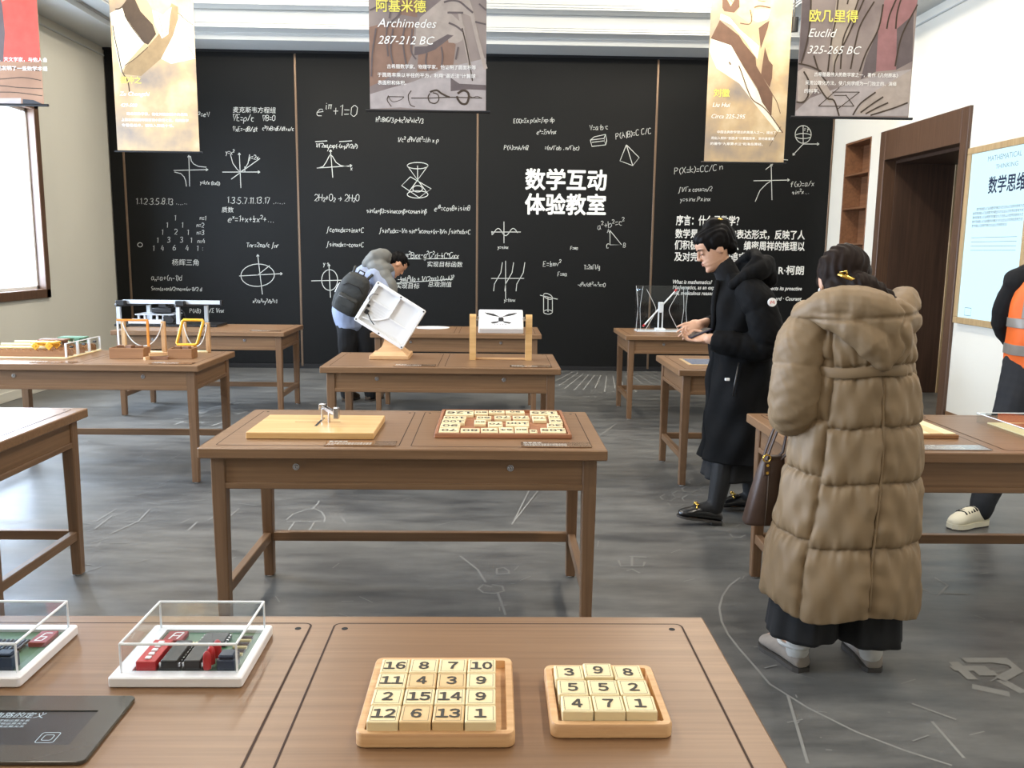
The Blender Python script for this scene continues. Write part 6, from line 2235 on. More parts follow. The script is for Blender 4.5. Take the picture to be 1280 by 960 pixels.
# ----------------------------------------------------------------- woman in the tan coat (back to the viewer)
wt = thing('person', 'person seen from behind in a long tan quilted hooded coat, at the right table', 'person', (1.20, 2.80, 0))
HM = Matrix.Translation((-.043, .035, 1.375)) @ Matrix.Rotation(R(-16), 4, 'X')
S = head_shapes(HM)
S += [chain([(-.035, .0, 1.31), (-.02, -.01, 1.18), (0, -.01, 1.05), (0, 0, .82)], [.052, .10, .12, .12], 14),
      chain([(-.16, 0, 1.19), (-.205, .0, .94), (-.15, .20, .93)], [.05, .042, .032], 10), chain([(.14, 0, 1.19), (.19, .08, .98), (.10, .30, .84)], [.05, .042, .032], 10),
      chain([(-.085, 0, .82), (-.10, .01, .46), (-.105, .05, .08)], [.085, .056, .034], 12), chain([(.085, 0, .82), (.12, .0, .46), (.155, .04, .08)], [.085, .056, .034], 12),
      chain([(-.105, .05, .075), (-.150, .20, .035)], [.034, .026], 10), chain([(.155, .04, .075), (.166, .20, .035)], [.034, .026], 10)]
S += hand_shapes(Matrix.Translation((-.145, .215, .93)) @ Matrix.Rotation(R(-30), 4, 'Z') @ Matrix.Rotation(R(70), 4, 'Y'), 1, (.9, .9, .7))
S += hand_shapes(Matrix.Translation((.095, .315, .832)) @ Matrix.Rotation(R(12), 4, 'Z') @ Matrix.Rotation(R(-16), 4, 'X'), -1, (.2, .3, .2))
fuse('body', S, 'skin', wt, .0052, 3)

hair = [ell((0, -.012, .026), (.084, .100, .096)).move(HM), ell((0, -.045, -.03), (.074, .062, .06)).move(HM),
        ell((-.058, -.012, .026), (.024, .05, .04)).move(HM), ell((.06, -.01, .0), (.024, .05, .05)).move(HM),
        chain([(-.03, -.085, 1.365), (.0, -.105, 1.335), (.05, -.10, 1.30), (.10, -.07, 1.27)], [.045, .05, .045, .03], 12)]


def hairfn(axis=2, amp=.0022, f=260):
    def fn(co, nn):
        return co+nn*(amp*np.sin(co[:, 0]*f+40*co[:, 2]+8*vnoise(co, 30, 3))+amp*vnoise(co, 160, 4))[:, None]
    return fn


h_ = fuse('hair', hair, 'hair_brown', wt, .005, 3, hairfn())
c = MB()
c.tube([(-.105, -.080, 1.400), (-.086, -.092, 1.394), (-.06, -.100, 1.384), (-.038, -.104, 1.376)], [.004, .007, .006, .003], 8)
c.tube([(-.086, -.092, 1.394), (-.102, -.092, 1.408), (-.086, -.098, 1.412), (-.080, -.094, 1.396)], .0035, 6)
c.build('hair_clip', 'gold', h_, True)
MB().merge(ell((-.121, .022, 1.345), (.005, .005, .008))).build('earring', 'chalk_print', wt, True)
MB().merge(ell((.038, .022, 1.345), (.005, .005, .008))).build('earring', 'chalk_print', wt, True)

# quilted coat body
key = [(.283, .005, .0, .262, .210, .19), (.36, .004, .0, .262, .215, .19), (.48, .006, .0, .250, .205, .185), (.62, .016, .0, .234, .195, .18), (.73, .022, .0, .224, .188, .175), (.84, .025, .0, .214, .182, .17),
       (.93, .022, .0, .204, .176, .165), (1.02, .018, -.004, .192, .170, .16), (1.10, .012, -.008, .184, .166, .15), (1.18, .0, -.010, .176, .155, .13), (1.24, -.012, -.008, .150, .135, .105), (1.285, -.022, -.004, .105, .105, .085), (1.315, -.03, .0, .07, .075, .065)]
HS = [.255, .521, .733, .916, 1.081, 1.116, 1.34]
VS = [R(a) for a in (-190, -136, -86, -20, 50, 115, 170)]


def cell(x, E):
    for i in range(len(E)-1):
        if E[i] <= x <= E[i+1]:
            return 2*(x-E[i])/(E[i+1]-E[i])-1, i
    return 1.0, 0


_n = np.random.default_rng(11)
PH = _n.uniform(0, 6.28, (12, 12))


def quilt(q, a, z, d):
    aa = a-2*pi if a > R(170) else a
    if aa < R(-190):
        aa += 2*pi
    zz = z+.007*sin(2.0*aa+.5)+.003*sin(5*aa)
    if aa < R(-136) or aa > R(50):
        zz -= .022
    u, i = cell(aa, VS)
    v, j = cell(zz, HS)
    fade = min(1, max(0, (1.30-z)/.06))
    thin = .35 if j == 4 else 1.0
    puff = (1-abs(u)**8)**.6*(1-abs(v)**5)**.55
    # gathers running away from the seams
    g = .0042*sin(aa*34+PH[i, j]+3*sin(9*z+i))*(abs(v)**2.5)*(1-abs(u)**6)+.003*sin(aa*61+PH[j, i]+4*z)*(abs(v)**4)*(1-abs(u)**8)
    g += .0045*sin(z*85+PH[j, i]+4*aa)*(abs(u)**3)*(1-abs(v)**6)
    g += .005*sin(9*aa+17*z+PH[i, j]+2*sin(11*z))+.0035*sin(-15*aa+29*z+PH[j, i])+.002*sin(23*aa+41*z)
    hem = 0
    if z < .33:
        hem = .018*sin(4*aa+1.0)*(.33-z)/.05
    o = d*((.023*puff*thin-.016+.68*g)*fade)
    return q+Vector((o.x, o.y, -hem if False else 0))+Vector((0, 0, hem))


cm = rows_loft(interp_rows(key, 270), 280, quilt)
ct = fixn(cm.build('quilted_coat', 'coat_tan', wt, True))
mp_ = MB()
zz_ = []


def sleeve_shapes(pts, rad, seams, amp):
    """puffed sleeve: tube with pinched rings"""
    P = [np.array(p, float) for p in pts]
    out, rr = [], []
    N = 26
    for i in range(len(P)-1):
        for k in range(N):
            t = k/N
            p0, p1, p2, p3 = P[max(i-1, 0)], P[i], P[i+1], P[min(i+2, len(P)-1)]
            out.append(0.5*((2*p1)+(-p0+p2)*t+(2*p0-5*p1+4*p2-p3)*t*t+(-p0+3*p1-3*p2+p3)*t**3))
            rr.append(rad[i]*(1-t)+rad[i+1]*t)
    out.append(P[-1])
    rr.append(rad[-1])
    n = len(out)
    for k in range(n):
        u, _ = cell(k/(n-1), seams)
        rr[k] += amp*((1-abs(u)**3.5)**.55)-amp*.4
    rr[0] = rr[0]*.6
    return MB().tube([Vector(p) for p in out], rr, 48)


def wrinkle(amp, f, seed):
    def fn(co, nn):
        return co+nn*(amp*vnoise(co, f, seed)+amp*.5*vnoise(co, f*2.3, seed+1))[:, None]
    return fn


s1 = sleeve_shapes([(-.105, -.01, 1.255), (-.178, -.02, 1.17), (-.198, -.035, 1.03), (-.198, -.02, .945), (-.175, .09, .915), (-.145, .20, .925)], [.075, .084, .082, .076, .062, .050], [0, .30, .66, 1], .009)
sl = fuse('sleeve', [s1], 'coat_tan', ct, .005, 1, wrinkle(.0045, 75, 21))
s2 = sleeve_shapes([(.085, -.01, 1.25), (.130, .02, 1.17), (.165, .06, 1.03), (.165, .12, .935), (.13, .22, .87), (.10, .295, .845)], [.070, .074, .066, .062, .056, .050], [0, .30, .66, 1], .008)
fuse('sleeve', [s2], 'coat_tan', ct, .005, 1, wrinkle(.0045, 75, 23))
# hood lying on the back
hs = [chain([(-.185, -.02, 1.262), (-.125, -.10, 1.305), (-.04, -.150, 1.305), (.05, -.150, 1.275), (.115, -.11, 1.255)], [.040, .056, .062, .058, .045], 16),
      chain([(-.165, -.085, 1.272), (-.09, -.150, 1.245), (-.02, -.178, 1.190), (.008, -.182, 1.142)], [.030, .046, .054, .034], 16),
      chain([(-.03, -.160, 1.27), (.045, -.165, 1.235), (.050, -.172, 1.175), (.020, -.182, 1.135)], [.05, .056, .050, .032], 14), chain([(.08, -.13, 1.25), (.085, -.14, 1.20), (.06, -.16, 1.15)], [.04, .036, .022], 12),
      chain([(.05, -.13, 1.265), (.115, -.08, 1.300), (.142, -.01, 1.318), (.125, .045, 1.285), (.06, .07, 1.26)], [.05, .052, .048, .038, .03], 14),
      chain([(-.185, -.02, 1.262), (-.16, .04, 1.275), (-.11, .075, 1.25)], [.040, .036, .03], 12)]


def hoodfn(co, nn):
    # crease between the two hood panels, and gathers at its right edge
    x, z = co[:, 0], co[:, 2]
    line = z-(1.262+.09*(x+.12))
    m = np.exp(-(line/.006)**2)*(co[:, 1] < -.05)
    d = -.007*m+.0045*vnoise(co, 55, 31)+.002*vnoise(co, 130, 32)
    d += -.010*np.exp(-((x-.062-.014*np.sin(z*60))/.010)**2)*(co[:, 1] < -.05)
    return co+nn*d[:, None]


fuse('hood', hs, 'coat_tan', ct, .005, 3, hoodfn)
# belt strip across the back, sewn on
bp_ = MB()
ks = [R(-160+100*k/40) for k in range(41)]
ring_a, ring_b = [], []
K = interp_rows(key, 190)
row = K[np.argmin(abs(K[:, 0]-1.098))]
for a in ks:
    x, y = row[1]+(row[3]+.002)*cos(a), row[2]+(row[4]+.002)*sin(a)
    ring_a.append((x, y))
vs, fs = [], []
for (x, y), a in zip(ring_a, ks):
    zc_ = 1.098-.007*sin(2.0*a+.5)-.003*sin(5*a)+(.022 if a < R(-117) else 0)*0
    vs += [(x*1.0, y, zc_-.016), (x, y-.003, zc_-.013), (x, y-.003, zc_+.014), (x, y, zc_+.017)]
for i in range(40):
    for k in range(3):
        fs.append((4*i+k, 4*i+4+k, 4*i+5+k, 4*i+1+k))
bp_.add(vs, fs).build('belt_strip', 'coat_tan', ct, True)
# back seam piping
pp = MB()
pts = []
for z in np.linspace(.33, 1.06, 30):
    row = K[np.argmin(abs(K[:, 0]-z))]
    a = R(-86)
    pts.append((row[1]+(row[3]-.006)*cos(a), row[2]+(row[4]-.006)*sin(a), z))
pp.tube(pts, .0045, 8).build('back_seam', 'coat_tan', ct, True)

# wide black trousers, socks, clogs
wide = []
for s, cx, hz in ((-1, -.118, .165), (1, .112, .150)):
    key2 = [(hz, cx, .0, .118, .13, .12), (hz+.12, cx*.95, .0, .112, .13, .12), (.48, cx*.85, 0, .115, .12, .12), (.70, cx*.6, 0, .12, .12, .12)]
    wide.append(rows_loft(interp_rows(key2, 40), 64, lambda q, a, z, d: q+d*(.007*sin(6*a+s+3*z)*max(0, (.5-z))*2.4+.004*sin(11*a))))
tr = MB()
for w_ in wide:
    tr.merge(w_)
fixn(tr.build('wide_trousers', 'skirt_black', wt, True))
for heel, toe, sh in (((-.092, .015), (-.165, .235), (-.105, .05)), ((.160, .012), (.168, .245), (.155, .04))):
    sk = MB().merge(chain([(sh[0]*.98, sh[1]-.005, .24), (sh[0], sh[1], .12), (sh[0], sh[1], .065)], [.041, .039, .040], 18))
    sk.build('sock', 'sock_white', wt, True)
    m_, MM, L_ = shoe_shapes(heel, toe, .047, .076, .012)
    so = fuse('clog', [m_], 'clog_grey', wt, .005, 4, wrinkle(.0012, 90, 5))
    sole(so, heel, toe, .047, 0.0, .016)
    # turned collar of the clog
    cc = [MM @ Vector((.040*cos(2*pi*k/20), .062+.062*sin(2*pi*k/20), .070-.006*sin(2*pi*k/20))) for k in range(20)]
    MB().tube(cc, .008, 8, closed=True).build('clog_collar', 'sock_white', so, True)

# brown tote hanging from her left forearm
tg = thing('tote_bag', 'brown leather tote bag hanging from the arm of the person in the tan coat', 'bag', (.965, 2.93, .512))
rings = []
for z, w, d, cx in ((0, .064, .040, .0), (.01, .066, .042, .0), (.10, .056, .042, .010), (.18, .046, .036, .020), (.225, .040, .026, .028), (.245, .036, .014, .032)):
    rings.append([(cx+w*math.copysign(abs(cos(t))**.6, cos(t)), d*math.copysign(abs(sin(t))**.6, sin(t)), z) for t in [2*pi*k/28 for k in range(28)]])
b = MB().loft(rings)
bo = fixn(b.build('bag_body', 'leather_brown', tg, True))
MB().tube([(.0, -.044, .004), (.002, -.046, .10), (.004, -.041, .20), (.002, -.03, .24)], .003, 6).build('seam', 'shoe_brown', bo, True)
st = MB()
for y_ in (-.018, .018):
    pts = [(.000, y_, .235), (.012, y_, .28), (.030, y_, .335), (.046, y_, .372), (.060, y_, .380), (.072, y_, .364), (.076, y_, .31), (.068, y_, .255), (.050, y_, .235)]
    P = [Vector(p) for p in pts]
    vs, fs = [], []
    for i, p in enumerate(P):
        t_ = (P[min(i+1, len(P)-1)]-P[max(i-1, 0)]).normalized()
        nn = Vector((-t_.z, 0, t_.x))*.0022
        for a_, b_ in ((-1, -1), (1, -1), (1, 1), (-1, 1)):
            vs.append(p+nn*b_+Vector((0, .0085*a_, 0)))
    for i in range(len(P)-1):
        for k in range(4):
            fs.append((4*i+k, 4*i+(k+1) % 4, 4*i+4+(k+1) % 4, 4*i+4+k))
    m_ = MB().add(vs, fs)
    m_.build('strap', 'leather_brown', tg, True)
rg = MB().tube([(-.004+.013*cos(2*pi*k/16), -.034, .243+.013*sin(2*pi*k/16)) for k in range(16)], .003, 6, closed=True)
rg.build('ring', 'gold', tg, True)
bk_ = MB().box(-.016, .006, -.046, -.038, .185, .232, .002).build('strap_tab', 'leather_brown', tg)
for z in (.195, .222):
    MB().cyl((-.005, -.046, z), (-.005, -.050, z), .005, n=12).build('rivet', 'gold', bk_)

# ----------------------------------------------------------------- woman in the black coat (profile, facing left)
wb = thing('person', 'person in a long black hooded coat and loafers looking down at a phone', 'person', (1.27, 4.62, 0), R(90))
HB = Matrix.Translation((.0, .088, 1.492)) @ Matrix.Rotation(R(-25), 4, 'X')
S = head_shapes(HB)
S += [chain([(0, .055, 1.43), (0, .0, 1.33), (0, -.07, 1.22), (0, -.10, 1.05), (0, -.09, .85)], [.05, .056, .11, .12, .12], 14),
      chain([(-.15, -.08, 1.27), (-.20, -.12, 1.01), (-.13, .12, 1.015)], [.05, .042, .030], 10), chain([(.15, -.06, 1.27), (.19, -.08, 1.04), (.08, .10, 1.075)], [.05, .042, .030], 10),
      chain([(-.075, -.08, .85), (-.10, -.01, .47), (-.14, .055, .10)], [.09, .056, .034], 12), chain([(.075, -.09, .85), (.09, -.17, .47), (.11, -.225, .08)], [.09, .056, .034], 12),
      chain([(-.14, .055, .10), (-.14, .19, .045)], [.034, .024], 10), chain([(.11, -.225, .075), (.11, -.11, .04)], [.034, .024], 10)]
# right hand reaching over, left hand holding the phone from below
S += hand_shapes(Matrix.Translation((.065, .118, 1.080)) @ Matrix.Rotation(R(22), 4, 'Z') @ Matrix.Rotation(R(-14), 4, 'X') @ Matrix.Rotation(R(-50), 4, 'Y'), -1, (.25, .35, .25))
S += hand_shapes(Matrix.Translation((-.11, .125, 1.012)) @ Matrix.Rotation(R(-30), 4, 'Z') @ Matrix.Rotation(R(160), 4, 'Y'), -1, (.3, .5, .4))
fuse('body', S, 'skin', wb, .0046, 3)
fc = MB()
for s in (-1, 1):
    fc.merge(MB().tube([(s*.019, .0862, .0), (s*.026, .0872, -.003), (s*.034, .0865, -.004), (s*.043, .081, -.002), (s*.047, .077, .001)], [.0012, .002, .0022, .0022, .0014], 6), HB)
fc.build('eyes', 'eye_dark', wb, True)
eb = MB()
for s in (-1, 1):
    eb.merge(MB().tube([(s*.012, .093, .021), (s*.034, .0905, .027), (s*.054, .074, .021)], [.003, .0032, .002], 6), HB)
eb.build('eyebrows', 'hair_black', wb, True)
lp = MB()
lp.merge(ell((0, .0915, -.0535), (.018, .0045, .0035)), HB).merge(ell((0, .0915, -.0630), (.016, .0045, .004)), HB)
lp.build('lips', 'lip', wb, True)
hair = [ell((0, -.022, .038), (.089, .110, .090)).move(HB), ell((0, .040, .066), (.066, .052, .046)).move(HB), ell((0, -.075, -.01), (.066, .045, .06)).move(HB),
        ell((-.060, -.012, .030), (.022, .050, .040)).move(HB), ell((.060, -.012, .030), (.022, .050, .040)).move(HB),
        ell((0, .036, .082), (.060, .040, .030)).move(HB),
        ell((0, -.035, .118), (.045, .05, .035)).move(HB), ell((.0, -.085, .09), (.042, .04, .04)).move(HB)]
fuse('hair', hair, 'hair_black', wb, .005, 3, hairfn(0, .0022, 220))
MB().tube([HB @ Vector((-.03, -.07, .135)), HB @ Vector((-.02, -.09, .12)), HB @ Vector((-.0, -.10, .11))], .006, 6).build('hair_tie', 'gold', wb, True)
# polo neck
pn = [chain([(0, .035, 1.395), (0, .0, 1.33), (0, -.03, 1.28)], [.060, .066, .085], 18)]
fuse('polo_neck', pn, 'knit_black', wb, .006, 3)
key = [(.345, 0, -.085, .225, .185, .205), (.42, 0, -.085, .222, .185, .195), (.60, 0, -.085, .212, .182, .182), (.82, 0, -.085, .205, .180, .168), (.95, 0, -.085, .198, .175, .165), (1.08, 0, -.080, .196, .160, .165), (1.20, 0, -.070, .196, .145, .155), (1.28, 0, -.055, .170, .120, .125), (1.33, 0, -.035, .115, .09, .09), (1.36, 0, -.02, .075, .07, .07)]


def soft(q, a, z, d):
    g = .006*sin(5*a+9*z)+.004*sin(-9*a+17*z+1)+.005*sin(28*z+2*sin(3*a))
    op = -.016*math.exp(-((a-R(97))/.035)**2)                 # front opening
    v = 0
    return q+d*(g+op)


cb = fixn(rows_loft(interp_rows(key, 130), 160, soft).build('long_coat', 'coat_black', wb, True))
s1 = sleeve_shapes([(-.115, -.055, 1.29), (-.192, -.105, 1.21), (-.222, -.145, 1.06), (-.210, -.125, .985), (-.175, .02, .995), (-.135, .115, 1.010)], [.07, .086, .082, .076, .064, .046], [0, .25, .5, .74, 1], .010)
sl = fuse('sleeve', [s1], 'coat_black', cb, .006, 2, wrinkle(.005, 50, 41))
s2 = sleeve_shapes([(.115, -.045, 1.29), (.185, -.08, 1.21), (.205, -.10, 1.08), (.175, -.05, 1.03), (.11, .05, 1.06), (.085, .10, 1.075)], [.07, .082, .076, .068, .055, .042], [0, .25, .5, .74, 1], .010)
fuse('sleeve', [s2], 'coat_black', cb, .006, 2, wrinkle(.005, 50, 43))
hs = [chain([(-.13, .01, 1.30), (-.15, -.09, 1.365), (-.07, -.17, 1.40), (.07, -.17, 1.40), (.15, -.09, 1.365), (.13, .01, 1.30)], [.030, .050, .058, .058, .050, .030], 16),
      chain([(-.08, -.16, 1.40), (-.04, -.20, 1.33), (.04, -.20, 1.33), (.08, -.16, 1.40)], [.05, .05, .05, .05], 14), chain([(-.13, -.05, 1.37), (-.12, -.11, 1.43), (0, -.13, 1.46), (.12, -.11, 1.43), (.13, -.05, 1.37)], [.026, .03, .032, .03, .026], 12)]
fuse('hood', hs, 'coat_black', cb, .006, 3, wrinkle(.006, 40, 45))
# lapel edge, badge, labels
lpz = MB().tube([(-.045, .075, 1.32), (-.060, .088, 1.22), (-.055, .085, 1.10), (-.035, .09, 1.0)], [.012, .016, .014, .008], 10)
lpz.build('lapel', 'coat_black', cb, True)
bd = MB().cyl((-.310, -.138, 1.222), (-.318, -.138, 1.222), .022, n=24)
bd.build('sleeve_badge', 'white_plastic', sl, 40)
bm_ = MB()
bm_.tube([(-.3185, -.148, 1.214), (-.3185, -.144, 1.230), (-.3185, -.138, 1.220), (-.3185, -.132, 1.230), (-.3185, -.128, 1.214)], .002, 5)
bm_.build('badge_mark', 'print_red', sl)
MB().box(-.192, -.176, .022, .046, .800, .814, .002).build('pocket_label', 'white_plastic', cb)
pk = MB().tube([(-.208, -.015, .90), (-.205, .0, .78), (-.205, .005, .72)], .004, 6)
pk.build('pocket_zip', 'dark_steel', cb, True)
# skirt under the coat
key = [(.235, 0, -.055, .17, .17, .15), (.34, 0, -.06, .165, .165, .14), (.50, 0, -.07, .16, .15, .13)]
fixn(rows_loft(interp_rows(key, 20), 96, lambda q, a, z, d: q+d*(.012*sin(7*a)*(.5-z)*3)).build('skirt', 'skirt_black', wb, True))
tg_ = [chain([(-.108, .008, .40), (-.124, .026, .24), (-.14, .055, .085)], [.064, .057, .043], 14), chain([(-.14, .055, .10), (-.14, .165, .075)], [.041, .033], 12),
       chain([(.094, -.18, .40), (.104, -.204, .24), (.11, -.225, .075)], [.064, .057, .043], 14), chain([(.11, -.225, .085), (.11, -.145, .06)], [.041, .033], 12)]
fuse('tights', tg_, 'tights_black', wb, .006, 3)


def loafer(heel, toe, pitch, parent):
    m_, MM, L_ = shoe_shapes(heel, toe, .046, .070, .028)
    a = Vector((heel[0], heel[1], 0))
    d = Vector((toe[0]-heel[0], toe[1]-heel[1], 0)).normalized()
    ax = Vector((d.y, -d.x, 0))
    PV = Matrix.Translation((heel[0]+d.x*.05, heel[1]+d.y*.05, 0)) @ Matrix.Rotation(pitch, 4, ax) @ Matrix.Translation((-heel[0]-d.x*.05, -heel[1]-d.y*.05, 0))
    m_.move(PV)
    lo = fuse('loafer', [m_], 'leather_black', parent, .0045, 4)
    so = sole(lo, heel, toe, .046, .018, .028, 'sole_dark')
    so.data.transform(PV)
    hb = MB().box(-.036, .036, .0, .062, .0, .022, .004).move(PV @ MM @ Matrix.Translation((0, 0, -.026)))
    hb.build('block_heel', 'leather_black', lo)
    g = MB()
    g.tube([Vector((.035*cos(t), .150+.006*sin(3*t), .056+.018*sin(t))) for t in [pi*k/10 for k in range(11)]], .004, 8)
    for s in (-1, 1):
        g.tube([Vector((s*.016+.009*cos(2*pi*k/10), .150+.009*sin(2*pi*k/10), .076)) for k in range(10)], .0028, 6, closed=True)
    g.move(PV @ MM)
    g.build('gold_bit', 'gold', lo, True)


loafer((-.14, .02), (-.145, .262), R(8), wb)
loafer((.11, -.265), (.11, -.03), 0, wb)

# the phone in her hands is a thing of its own
ph = thing('phone', 'dark phone held by the person in the black coat', 'phone', (1.105, 4.575, 1.038))
PM_ = Matrix.Rotation(R(20), 4, 'Z') @ Matrix.Rotation(R(-18), 4, 'Y')
MB().box(-.070, .070, -.036, .036, -.0045, .0045, .0035).move(PM_).build('phone_case', 'phone_case', ph)
MB().box(-.066, .066, -.032, .032, .0046, .0052).move(PM_).build('phone_screen', 'black_plastic', ph)

# ----------------------------------------------------------------- man with the backpack bending by the blackboard
bm2 = thing('person', 'person in a pale blue jacket and black trousers bending over behind the tilted white panel', 'person', (-1.25, 8.25, 0))
HP = Matrix.Translation((.315, .10, 1.325)) @ Matrix.Rotation(R(-62), 4, 'Z') @ Matrix.Rotation(R(-48), 4, 'X')
S = head_shapes(HP)
S += [chain([(.255, .085, 1.29), (.14, .05, 1.24), (.0, .02, 1.12), (-.10, .0, .95), (-.10, .0, .85)], [.055, .11, .135, .13, .13], 14),
      chain([(.16, -.10, 1.20), (.28, -.10, 1.00), (.40, .02, .90)], [.05, .042, .03], 10), chain([(.10, .20, 1.20), (.25, .25, 1.00), (.40, .20, .90)], [.05, .042, .03], 10),
      chain([(-.15, -.02, .85), (-.15, .0, .46), (-.165, -.02, .08)], [.095, .065, .04], 12), chain([(-.04, .05, .85), (.04, .06, .46), (.06, .03, .08)], [.095, .065, .04], 12),
      chain([(-.165, -.02, .075), (-.11, .13, .035)], [.038, .028], 10), chain([(.06, .03, .075), (.14, .16, .035)], [.038, .028], 10)]
S += hand_shapes(Matrix.Translation((.42, .03, .89)) @ Matrix.Rotation(R(-70), 4, 'Z') @ Matrix.Rotation(R(-20), 4, 'X'), -1)
S += hand_shapes(Matrix.Translation((.42, .20, .89)) @ Matrix.Rotation(R(-90), 4, 'Z') @ Matrix.Rotation(R(-20), 4, 'X'), 1)
fuse('body', S, 'skin_warm', bm2, .006, 3)
hair = [ell((0, -.010, .045), (.082, .095, .078)).move(HP), ell((0, -.06, .0), (.072, .05, .06)).move(HP), ell((0, .055, .07), (.064, .04, .035)).move(HP)]
fuse('hair', hair, 'hair_black', bm2, .006, 2, hairfn(0, .003, 160))
jk = [chain([(.19, .06, 1.24), (.10, .04, 1.19), (-.04, .01, 1.07), (-.125, .0, .92), (-.13, .0, .80)], [.12, .165, .185, .172, .15], 20),
      chain([(.13, -.10, 1.22), (.22, -.13, 1.10), (.29, -.10, .98), (.39, .01, .91)], [.08, .078, .068, .05], 14), chain([(.08, .19, 1.20), (.18, .24, 1.08), (.27, .24, .98), (.38, .20, .91)], [.08, .075, .066, .05], 14)]
jo = fuse('jacket', jk, 'jacket_blue', bm2, .008, 3, wrinkle(.007, 28, 51))
hd = [chain([(.05, -.02, 1.325), (.12, -.03, 1.385), (.20, .02, 1.40), (.235, .09, 1.35)], [.055, .075, .075, .06], 16), chain([(.16, -.09, 1.27), (.22, -.07, 1.29), (.25, .03, 1.27)], [.06, .055, .05], 14), ell((.20, -.10, 1.19), (.10, .07, .10)), ell((.235, -.115, 1.10), (.11, .075, .13)), ell((.15, -.05, 1.30), (.10, .09, .08))]
fuse('hood', hd, 'jacket_grey', jo, .007, 12, wrinkle(.006, 40, 53))
tr = [chain([(-.14, -.01, .84), (-.155, .0, .46), (-.165, -.02, .06)], [.13, .088, .062], 16), chain([(-.05, .05, .84), (.03, .05, .46), (.06, .03, .06)], [.125, .088, .062], 16)]
fuse('trousers', tr, 'skirt_black', bm2, .008, 3, wrinkle(.005, 30, 55))
for heel, toe in (((-.185, -.07), (-.09, .17)), ((.03, -.02), (.145, .20))):
    m_, MM, L_ = shoe_shapes(heel, toe, .05, .08, .012)
    so = fuse('shoe', [m_], 'shoe_brown', bm2, .007, 2)
    sole(so, heel, toe, .05, 0, .016)

bg = thing('backpack', 'dark grey backpack worn by the person bending by the blackboard', 'backpack', (-1.315, 8.02, 1.06))
BPM = Matrix.Rotation(R(27), 4, 'Y') @ Matrix.Rotation(R(14), 4, 'X')
rings = []
for z, w, d in ((-.205, .09, .05), (-.19, .125, .075), (-.10, .142, .095), (.02, .140, .095), (.11, .128, .082), (.17, .10, .06), (.195, .06, .035)):
    rings.append([(w*math.copysign(abs(cos(t))**.7, cos(t)), d*math.copysign(abs(sin(t))**.7, sin(t)), z) for t in [2*pi*k/32 for k in range(32)]])
b = MB().loft(rings).move(BPM)
bo = fuse('main_bag', [b], 'bag_dark', bg, .006, 3, wrinkle(.004, 45, 61))
rings = []
for z, w, d in ((-.175, .07, .02), (-.165, .098, .04), (-.09, .105, .05), (-.02, .098, .040), (.0, .08, .02)):
    rings.append([(w*math.copysign(abs(cos(t))**.6, cos(t)), -.088+d*math.copysign(abs(sin(t))**.6, sin(t)), z) for t in [2*pi*k/28 for k in range(28)]])
fuse('front_pocket', [MB().loft(rings).move(BPM)], 'bag_dark', bo, .005, 3, wrinkle(.003, 60, 62))
z_ = MB().tube([BPM @ Vector(p) for p in ((-.10, -.090, .06), (-.06, -.094, .105), (.05, -.09, .11), (.10, -.085, .07))], .004, 6)
z_.build('zip', 'black_matte', bo, True)
z_ = MB().tube([BPM @ Vector(p) for p in ((-.085, -.125, -.03), (.0, -.137, -.02), (.085, -.125, -.03))], .003, 6)
z_.build('zip', 'dark_steel', bo, True)
hl = MB().tube([BPM @ Vector(p) for p in ((-.03, .02, .185), (-.025, .03, .225), (.025, .03, .225), (.03, .02, .185))], .007, 8)
hl.build('grab_handle', 'bag_dark', bo, True)
for s in (-1, 1):
    stp = MB().tube([BPM @ Vector(p) for p in ((s*.07, .03, .17), (s*.085, .10, .21), (s*.10, .20, .16))], .014, 8)
    stp.build('shoulder_strap', 'bag_dark', bo, True)
MB().box(-.147, -.138, -.03, .03, -.06, .03, .003).move(BPM).build('side_label', 'white_plastic', bo)

# ----------------------------------------------------------------- person in the orange vest (right edge)
wo = thing('person', 'person in an orange reflective vest cut off by the right edge', 'person', (3.075, 4.66, 0), R(158))
HO = Matrix.Translation((0, .02, 1.555))
S = head_shapes(HO)
S += [chain([(0, .0, 1.48), (0, -.01, 1.36), (0, 0, 1.15), (0, 0, .86)], [.055, .12, .135, .13], 14),
      chain([(.17, 0, 1.34), (.215, -.09, 1.08), (.11, -.20, .95)], [.052, .044, .032], 10), chain([(-.17, 0, 1.34), (-.215, -.09, 1.08), (-.09, -.20, .95)], [.052, .044, .032], 10),
      chain([(.09, 0, .85), (.19, .17, .46), (.30, .32, .09)], [.095, .066, .04], 12), chain([(-.09, 0, .85), (-.10, .0, .46), (-.10, .0, .09)], [.095, .066, .04], 12),
      chain([(.30, .32, .08), (.40, .40, .035)], [.038, .028], 10), chain([(-.10, 0, .08), (-.11, .14, .035)], [.038, .028], 10)]
S += hand_shapes(Matrix.Translation((.10, -.215, .945)) @ Matrix.Rotation(R(115), 4, 'Z') @ Matrix.Rotation(R(-50), 4, 'X'), -1)
S += hand_shapes(Matrix.Translation((-.08, -.225, .945)) @ Matrix.Rotation(R(-115), 4, 'Z') @ Matrix.Rotation(R(-50), 4, 'X'), 1)
fuse('body', S, 'skin_warm', wo, .006, 3)
fuse('hair', [ell((0, -.018, .036), (.082, .098, .084)).move(HO), ell((0, .04, .072), (.062, .05, .035)).move(HO), ell((0, -.07, -.02), (.066, .04, .06)).move(HO)], 'hair_black', wo, .006, 2, hairfn(0, .003, 160))
